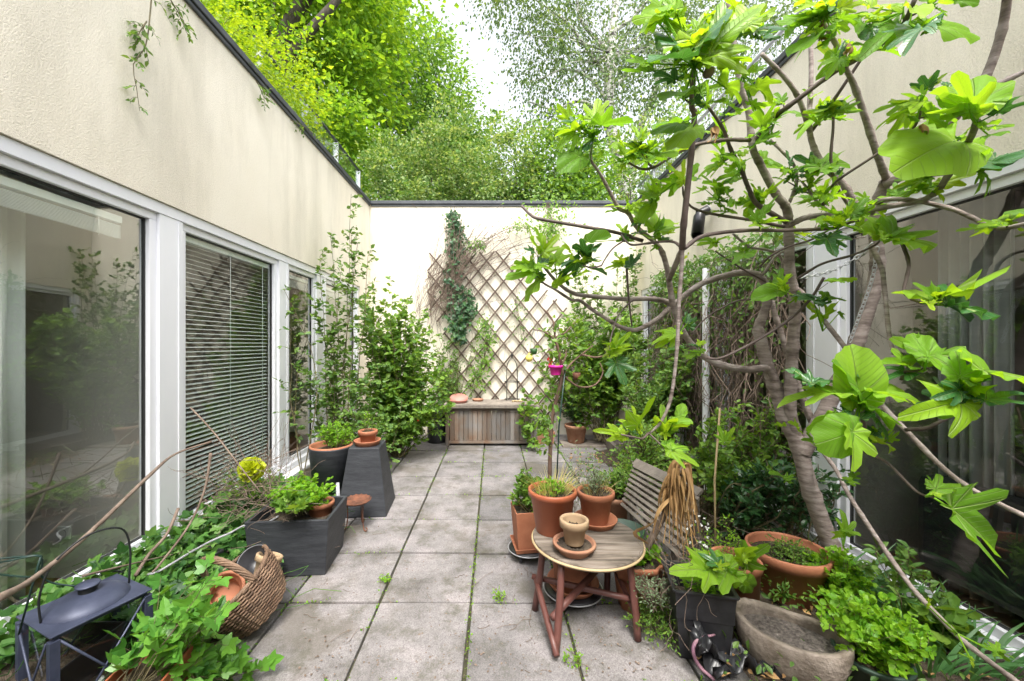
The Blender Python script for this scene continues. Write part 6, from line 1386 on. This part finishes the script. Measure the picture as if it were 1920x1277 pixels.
leaves('2', 1.6, (1195, 960), [(1190, 930, 1080, 860), (1205, 930, 1200, 735, 'y'), (1255, 890, 1310, 770, 's'), (1250, 920, 1315, 885, 'd'), (1180, 940, 1120, 1000)])
leaves('2', 1.85, (1480, 1090), [(1370, 1000, 1250, 1040), (1460, 1000, 1370, 905, 'b'), (1480, 1020, 1430, 900), (1500, 970, 1600, 920), (1490, 1050, 1580, 975), (1560, 1060, 1610, 1095), (1400, 1110, 1290, 1090), (1500, 1140, 1640, 1160), (1560, 1180, 1460, 1210), (1630, 1110, 1700, 1050), (1450, 1080, 1380, 1060), (1520, 1100, 1600, 1130), (1500, 1180, 1400, 1180)])
leaves('2', 1.7, (1650, 860), [(1640, 810, 1510, 860), (1610, 780, 1500, 700), (1640, 790, 1650, 680, 'y'), (1670, 800, 1703, 760), (1600, 850, 1510, 890)])
# the big crown cluster near the top
leaves('3', 1.12, (600, 520), [(320, 180, 130, 100), (360, 150, 215, -10), (330, 60, 200, 60), (515, 200, 325, 0, 'b'), (510, 300, 330, 140, 'yb'), (520, 400, 340, 330, 'y'), (600, 340, 510, 10, 'yb'), (620, 240, 735, 0, 'yb'), (600, 380, 580, 180, 'ds'), (630, 350, 690, 190, 'ys'), (760, 350, 940, 50, 'yb'), (770, 350, 1180, -20, 'yb'), (740, 440, 1140, 290, 'yb'), (740, 450, 1125, 430, 'y'), (840, 500, 1060, 560, 'y'), (630, 490, 800, 500, 'yb'), (690, 830, 925, 760, 'b'), (850, 700, 1060, 640), (690, 830, 740, 620, 'b'), (220, 500, 60, 430), (500, 470, 200, 440, 'db'), (240, 570, 0, 550), (290, 510, 160, 490), (450, 640, 260, 530, 'db'), (620, 410, 415, 470), (530, 540, 430, 560), (530, 760, 385, 680, 's'), (610, 800, 690, 860, 'd'), (640, 460, 745, 380), (560, 460, 520, 380), (660, 470, 640, 560, 'y'), (470, 130, 340, -60, 'y'), (700, 160, 790, 60, 'y'), (560, 620, 500, 600, 'y')])
leaves('3', 1.3, (620, 930), [(490, 990, 248, 995, 's'), (575, 1030, 425, 1110, 's'), (640, 900, 690, 850)])
leaves('3', 1.45, (990, 600), [(860, 830, 1000, 910, 'b'), (850, 900, 830, 940, 'd'), (1050, 830, 1190, 920), (1140, 1000, 1050, 850, 'b'), (1080, 570, 1200, 500), (1090, 650, 1290, 600, 'y'), (1100, 700, 1235, 740), (1120, 700, 1210, 800), (980, 560, 870, 520, 'y'), (1010, 600, 1110, 480), (1000, 500, 1070, 420, 'y'), (980, 640, 880, 600)])
leaves('3', 1.35, (980, 230), [(1000, 240, 1220, 20, 'b'), (1010, 250, 1150, 140), (1140, 320, 1260, 250, 'd'), (1060, 260, 1240, 100, 'd'), (1010, 220, 1100, 80, 'y'), (950, 160, 860, 20, 'y'), (1000, 190, 1180, -40, 'y'), (1080, 300, 1150, 240, 'y'), (920, 60, 780, -60, 'y'), (1100, 160, 1290, 40, 'y')])
leaves('3', 1.75, (1240, 1000), [(1190, 990, 1410, 840, 'b'), (1200, 970, 1330, 1000), (1250, 950, 1180, 980), (1190, 1080, 1100, 1150), (1050, 1180, 950, 1180), (1080, 1080, 1180, 1000), (1180, 1150, 1090, 1110), (1010, 1230, 940, 1200, 'y'), (920, 1230, 820, 1220)])
leaves('3', 1.35, (1630, 130), [(1580, 60, 1430, 0, 'y'), (1600, 80, 1650, -50, 'y'), (1560, 150, 1300, 130, 'b'), (1560, 140, 1440, 60), (1600, 280, 1390, 370, 's'), (1540, 170, 1180, 260), (1400, 180, 1340, 290), (1680, 60, 1740, 0, 'd'), (1620, 150, 1500, 230), (1500, 40, 1380, -20, 'y')])
leaves('3', 1.85, (1660, 880), [(1640, 920, 1390, 1030, 'b'), (1640, 930, 1480, 920), (1650, 870, 1575, 830), (1690, 860, 1680, 770, 's')])
leaves('4', 1.35, (120, 130), [(110, 100, 50, -20, 'y'), (130, 110, 190, 10, 'ds'), (200, 180, 470, 110, 'b'), (150, 170, 220, 120, 'y'), (140, 110, 300, -20), (240, 60, 470, 0, 'y'), (180, 300, 80, 380), (90, 290, -10, 320), (120, 60, 160, -50, 'y'), (190, 210, 250, 280), (220, 150, 420, 180)])
leaves('4', 1.5, (190, 440), [(190, 430, 25, 530), (200, 480, 70, 610), (270, 500, 420, 390, 'b'), (280, 430, 320, 340), (220, 480, 150, 580), (230, 440, 270, 290, 'd'), (240, 500, 200, 560, 'y'), (290, 340, 400, 370)])
leaves('4', 1.35, (740, 100), [(480, 60, 760, 10, 'yb'), (470, 150, 680, 80, 'y'), (420, 190, 370, 240), (480, 230, 420, 310, 'ds'), (700, 220, 455, 310, 'b'), (500, 180, 570, 150, 'd'), (740, 230, 610, 350), (760, 200, 750, 280), (740, 40, 660, 0, 'y'), (520, 140, 400, 60, 'y')])
leaves('4', 1.2, (790, 190), [(900, 215, 1065, 45), (960, 200, 1465, 205, 's'), (890, 230, 700, 355, 'd'), (810, 80, 900, 115, 'ys'), (850, 240, 620, 350, 'd'), (1000, 200, 900, 250)])
leaves('4', 1.25, (1050, -20), [(1180, 5, 1400, 0, 's'), (1000, -30, 1100, -60)])
leaves('4', 1.55, (180, 900), [(200, 900, 360, 720, 'b'), (210, 910, 445, 830), (150, 880, 190, 770, 'y'), (125, 880, 35, 835, 'y'), (50, 990, -60, 900), (170, 870, 150, 740, 'd'), (120, 910, 0, 1010)])
leaves('4', 1.3, (870, 830), [(930, 700, 860, 590, 'db'), (920, 710, 1115, 555, 'y'), (890, 750, 790, 680), (790, 820, 480, 840, 'b'), (780, 880, 455, 985), (790, 850, 720, 820, 'y'), (930, 935, 1115, 930, 's'), (850, 960, 790, 900, 's'), (930, 720, 990, 710, 'd'), (890, 810, 840, 800, 'y'), (880, 760, 830, 800)])
leaves('4', 1.15, (1320, 990), [(1270, 890, 1190, 490, 'b'), (1300, 830, 1320, 535, 's'), (1270, 880, 980, 680, 's'), (1280, 890, 900, 840, 'b'), (1260, 890, 1080, 900), (1390, 800, 1510, 550, 'yb'), (1350, 810, 1320, 640, 'y'), (1500, 890, 1720, 670, 'db'), (1400, 1030, 1480, 960), (1420, 1080, 1590, 1030, 's'), (1080, 680, 1160, 630, 'd'), (1400, 1000, 1500, 980, 's')])
leaves('4', 1.3, (1195, 1180), [(1150, 1130, 835, 1165, 's'), (1160, 1120, 1210, 1075, 'd'), (1160, 1250, 1045, 1210, 's'), (1180, 1140, 1190, 1100)])
leaves('5', 1.3, (1270, 340), [(1250, 300, 1190, 240), (1265, 300, 1260, 250), (1350, 350, 1380, 545, 'b'), (1380, 350, 1500, 530), (1340, 345, 1545, 320), (1340, 310, 1300, 275, 'd'), (1430, 290, 1690, 190, 'sd'), (1470, 250, 1390, 240, 'sd'), (1780, 650, 1550, 640, 's')])
leaves('5', 1.55, (935, 510), [(880, 470, 715, 460), (880, 450, 760, 385), (890, 440, 945, 380, 'd'), (910, 490, 950, 460, 'y'), (925, 480, 890, 440, 'y')])
leaves('5', 1.85, (70, 350), [(60, 320, -10, 210, 'd'), (80, 320, 240, 120, 'b'), (90, 330, 100, 170), (190, 330, 260, 310, 'd'), (210, 370, 275, 365, 'd'), (60, 340, 20, 380), (40, 310, -60, 250)])
leaves('5', 1.6, (260, 770), [(120, 750, 60, 670), (190, 760, 120, 690, 'y'), (190, 770, 300, 690, 'y'), (280, 750, 385, 720, 'y'), (380, 790, 550, 710, 'y'), (420, 830, 580, 770, 'y'), (130, 880, 200, 1010, 'db'), (0, 870, 90, 890), (150, 870, 290, 900, 'd'), (90, 780, 200, 800), (300, 790, 440, 800)])
leaves('5', 1.45, (560, 900), [(580, 870, 835, 710, 'b'), (640, 890, 900, 800, 's'), (580, 880, 465, 870, 'y'), (590, 870, 690, 750), (240, 1230, 120, 1200, 's'), (560, 880, 560, 800, 'y')])
leaves('6', 2.0, (610, 850), [(600, 820, 435, 790), (620, 820, 745, 750), (590, 840, 450, 830)])
leaves('6', 2.05, (850, 900), [(830, 880, 700, 860), (830, 920, 740, 970, 'b'), (850, 840, 885, 780, 's'), (1040, 700, 960, 700), (1060, 700, 1090, 680), (1130, 780, 1090, 820, 'y'), (1220, 760, 1340, 760, 'y'), (1250, 790, 1400, 820)])
leaves('6', 1.75, (1165, 1240), [(1100, 1180, 1010, 1130), (1110, 1150, 1140, 1010, 'b'), (1150, 1160, 1200, 1050), (1150, 1190, 1120, 1240, 'y'), (1100, 1220, 880, 1280, 's'), (1170, 1220, 1110, 1190, 'y')])
leaves('6', 1.8, (1400, 1290), [(1250, 1250, 1470, 1230, 'd'), (1300, 1260, 1400, 1380), (1500, 1290, 1460, 1230), (1480, 1260, 1660, 1250), (1250, 1260, 1180, 1330), (1450, 1300, 1520, 1400)])
leaves('6', 1.9, (830, 230), [(760, 180, 650, 110), (800, 200, 800, 90, 'y'), (830, 190, 910, 130), (850, 330, 910, 325, 's'), (750, 310, 665, 270), (690, 350, 630, 380), (780, 300, 700, 240)])
leaves('6', 1.95, (1200, 280), [(990, 160, 1145, 160), (1180, 260, 1070, 330), (1190, 200, 1180, 70, 'd'), (1400, 230, 1230, 110, 'db'), (1300, 310, 1375, 290, 'd'), (1260, 400, 1250, 440, 'd'), (1140, 250, 990, 140), (1220, 250, 1320, 200), (1160, 240, 1080, 200), (1290, 340, 1380, 320, 's'), (1220, 300, 1140, 340, 'd')])
leaves('6', 1.95, (940, 470), [(930, 500, 770, 510, 'b'), (900, 510, 800, 460), (910, 480, 960, 500, 'd')])
# near cluster, right centre
leaves('7', 1.18, (690, 520), [(680, 470, 670, 115, 's'), (690, 470, 600, 200, 's'), (590, 450, 130, 440, 'b'), (400, 390, 240, 270, 'd'), (380, 390, 430, 310, 'd'), (750, 430, 700, 310, 'd'), (770, 430, 945, 400, 'db'), (760, 425, 1155, 420, 'b'), (780, 440, 1040, 490), (720, 520, 960, 610, 'b'), (710, 540, 870, 650, 'db'), (520, 590, 330, 670, 's'), (690, 610, 590, 550, 'd'), (650, 640, 690, 700, 'd'), (690, 500, 560, 520, 'y'), (600, 540, 680, 610, 'd')])
FL.leaf(at(*cc('7', 640, 690), 1.1), at(*cc('7', 690, 965), 1.06), '3', 'mid', .8, flat=.4, N=np.array([.1, -1, -.1])); FL.leaf(at(*cc('7', 660, 680), 1.1), at(*cc('7', 450, 780), 1.08), 's', 'mid', .95, N=np.array([.1, -1, .2]))
leaves('7', 1.25, (830, 760), [(780, 740, 690, 730), (830, 720, 910, 660, 'y'), (810, 700, 780, 650, 'y'), (870, 730, 960, 680), (840, 750, 800, 700, 'y'), (790, 680, 720, 760, 'd')])
leaves('7', 1.2, (1090, 310), [(1100, 220, 880, 90, 'b'), (1110, 220, 1000, 60, 's'), (1120, 230, 1205, 130, 'b'), (990, 290, 850, 220), (980, 330, 850, 340, 'd'), (1110, 230, 1070, 120)])
leaves('7', 1.05, (1320, 500), [(1300, 400, 1130, 210, 'b'), (1310, 350, 1310, 140, 'b'), (1330, 350, 1460, 230, 'b'), (1450, 310, 1600, 285, 's'), (1400, 400, 1505, 340, 'd'), (1310, 480, 1260, 340, 'y'), (1350, 450, 1455, 300, 'y'), (1300, 500, 1040, 575, 'y'), (1290, 480, 975, 540, 'db'), (1470, 490, 1780, 400, 'db'), (1210, 460, 1170, 400, 'd'), (1300, 430, 1200, 480, 'd'), (1340, 440, 1390, 330, 'y')])
leaves('7', 1.08, (1100, 1085), [(1160, 1040, 1430, 1010, 'b'), (1150, 1040, 1130, 940), (1150, 1070, 1285, 1100, 'y')]); FL.leaf(at(1785, 954, .98), at(1895, 1048, 1.0), '5', 'mid', .85, flat=.35, N=np.array([.2, -1, .35]), node=at(1752, 934, 1.0))
leaves('7', 1.5, (590, 985), [(610, 985, 720, 1000), (580, 980, 510, 960, 'd'), (640, 960, 710, 930)])
leaves('i', 1.45, (840, 520), [(850, 440, 840, 300, 'b'), (830, 460, 770, 480), (860, 440, 930, 420), (840, 530, 870, 560)])
leaves('7', 1.9, (230, 1000), [(230, 970, 150, 910), (245, 980, 300, 940), (220, 650, 180, 620), (310, 670, 280, 610), (400, 760, 360, 720)])
leaves('j', 1.3, (745, 360), [(790, 335, 715, 265), (800, 330, 860, 290, 'y'), (800, 350, 920, 330), (850, 365, 1002, 370, 'sd'), (840, 370, 960, 425, 'd'), (770, 360, 790, 385, 'y')])
leaves('j', 1.75, (345, 470), [(350, 410, 450, 330), (330, 400, 300, 420), (310, 350, 250, 330, 'd'), (330, 360, 385, 320, 'd'), (410, 400, 450, 430), (440, 272, 360, 262, 's'), (380, 140, 350, 100), (400, 120, 445, 100), (380, 130, 420, 160)])
leaves('8', 1.68, (430, 1000), [(410, 930, 275, 850, 'yb'), (415, 930, 380, 760, 'y'), (420, 915, 530, 690, 'yb'), (370, 960, 270, 880, 'd'), (300, 975, 125, 930, 'y'), (290, 970, 240, 890, 'y')])
leaves('8', 1.7, (590, 1000), [(590, 950, 575, 750, 'b'), (575, 930, 465, 910), (600, 950, 665, 830, 'y'), (650, 890, 795, 885, 's'), (690, 850, 700, 745, 's'), (590, 970, 600, 1000, 'y')])
leaves('8', 1.62, (570, 1040), [(610, 1060, 790, 1040, 'b'), (630, 1080, 865, 1185, 'b'), (600, 1060, 640, 990)])
leaves('8', 1.95, (1000, 1030), [(985, 1020, 940, 900), (1000, 1010, 1050, 925)])
leaves('8', 1.75, (250, 460), [(250, 430, 330, 310, 'b'), (265, 440, 375, 375, 'y'), (240, 430, 160, 365, 'y')])
FL.leaf(at(*cc('8', 265, 495), 1.7), at(*cc('8', 340, 665), 1.66), '5', 'dark', 1.15, N=np.array([0, -1, .35]), node=at(*cc('8', 250, 460), 1.72))
leaves('8', 1.9, (830, 430), [(830, 430, 675, 440, 'b'), (830, 380, 870, 335, 'y'), (800, 390, 700, 370, 'd'), (680, 400, 610, 400, 'd')])
leaves('8', 2.0, (740, 260), [(750, 260, 730, 140, 'd'), (740, 250, 770, 180)])
leaves('6', 1.8, (1165, 1270), [(1380-860, 640, 440, 600)][:0])
leaves('i', 1.25, (1480, 1010), [(1470, 1010, 1430, 945), (1700, 1120, 1620, 1060), (1710, 1120, 1760, 1140), (1700, 1110, 1720, 1040), (1550, 1150, 1470, 1100, 'y'), (1560, 1160, 1600, 1200, 'y'), (1310, 850, 1330, 770, 'y')], jD=.03)
# small side rosettes along the thinner wood
cand = [(p, q) for P, rr in BP for p, q, r_ in zip(P[2:], P[1:-1], rr[2:]) if r_ < .0125 and 1150 < CX+p[0]/p[1]*F < 1900 and -60 < CY-(p[2]-H)/p[1]*F < 440 and not (1270 < CX+p[0]/p[1]*F < 1350 and 360 < CY-(p[2]-H)/p[1]*F < 460)]
for i in rng.choice(len(cand), 44, replace=False):
    p, q = cand[i]; n_ = rng.integers(2, 6); yy = rng.random() < .3
    o = unit(rng.normal(size=3)*np.array([1, .8, .5])+np.array([0, -.2, .5])); tipn = p+o*rng.uniform(.02, .06)
    MBt = MB().tube([p, (p+tipn)/2, tipn], [.0035, .003, .0025], 6); MBt.build('twig', 'bark_twig', fig)
    for k in range(n_):
        d = unit(o*.5+rng.normal(size=3)*np.array([1, .8, .6])); b = tipn+d*rng.uniform(.012, .04); L = rng.uniform(.055, .115)
        FL.leaf(b, b+unit(d+np.array([0, 0, .15]))*L, '3' if rng.random() < .5 else '5', 'young' if yy and rng.random() < .7 else 'mid', node=tipn)
FL.build(fig)
# unripe figs
for c, x, y, D, s, mt in (('7', 1210, 565, 1.04, .020, 'L_lime'), ('3', 715, 582, 1.12, .015, 'deadtwig'), ('4', 150, 60, 1.33, .02, 'L_dark')):
    p = at(*cc(c, x, y), D); MB().lathe(p, [(.001, -s), (s*.7, -s*.75), (s, 0), (s*.75, s*.8), (s*.3, s*1.35), (.001, s*1.6)], 18, rot=Matrix.Rotation(R(50), 4, 'Y')).build('fruit', mt, fig)
# dry curled leaves
for i, (c, x, y, D) in enumerate((('3', 755, 1070, 1.4), ('4', 880, 1055, 1.3), ('4', 85, 260, 1.35), ('4', 295, 400, 1.5))):
    p = V3(at(*cc(c, x, y), D)); m = MB(); 
    for k in range(4): strip(m, [p+np.array([0, 0, .025]), p+rng.normal(size=3)*.008, p+np.array([rng.normal()*.012, 0, -.03])], .022, 2)
    m.build('withered_leaf', 'strawleaf', fig)
# sapling in the pot behind the tub
FS = FigLeaves(); sb_ = at(1392, 1120, 1.9)
fs = thing('fig_sapling', 'young fig sapling growing from the pot behind the square black tub', 'fig tree', (sb_.x, 1.98, .26))
MB().tube([(sb_.x, 1.98, .24), at(1392, 1090, 1.92), at(1394, 1050, 1.88)], [.007, .006, .004], 8, sub=4).build('stem', 'bark_twig', fs)
MB().tube([at(1392, 1095, 1.92), at(1370, 1075, 1.8), at(1345, 1062, 1.72)], [.005, .004, .003], 8, sub=4).build('stem', 'bark_twig', fs)
leaves('i', 1.86, (290, 620), [(280, 595, 215, 460, 'b'), (295, 600, 415, 510, 'b'), (285, 600, 330, 555, 'y'), (270, 600, 215, 575, 'y'), (265, 700, 140, 650), (290, 720, 380, 790, 's'), (275, 690, 210, 710)], FS)
leaves('i', 1.7, (140, 650), [(100, 640, -20, 560, 'b'), (90, 650, -140, 650, 'b'), (130, 640, 210, 610, 'y'), (60, 610, 150, 560)], FS)
leaves('k', 1.68, (1290, 720), [(1240, 725, 970, 740, 'b'), (1200, 690, 1080, 620, 'd'), (1260, 740, 1300, 800)], FS)
FS.build(fs)
# chain
def chain(name, label, pts, ln=.034):
    t = thing(name, label, 'chain', tuple(pts[0])); P, _ = catmull(np.array([V3(p) for p in pts]), np.ones(len(pts)), 30)
    s = np.concatenate([[0], np.cumsum(np.linalg.norm(np.diff(P, axis=0), axis=1))]); m = MB(); k = 0
    for d in np.arange(0, s[-1]-ln*.7, ln*.70):
        a = np.array([np.interp(d, s, P[:, i]) for i in range(3)]); b = np.array([np.interp(d+ln, s, P[:, i]) for i in range(3)]); y = unit(b-a); x = unit(np.cross(y, [0, 1, 0] if k % 2 else [.0, .2, 1])); c_ = (a+b)/2
        m.tube([c_+y*(ln/2)*math.cos(q)*1.0+x*.0085*math.sin(q) for q in np.linspace(0, 6.2832, 15)], .0022, 5, caps=False); k += 1
    m.build('links', 'greymetal', t)
chain('chain', 'steel chain tied across from the fig stem towards the right pane', [at(1497, 522, 2.0), at(1560, 508, 1.97), at(1610, 480, 1.94), at(1636, 455, 1.9)])
chain('chain', 'steel chain hanging down beside the thick right fig stem', [at(1645, 462, 1.86), at(1636, 520, 1.93), at(1612, 590, 2.0), at(1592, 645, 2.05)])
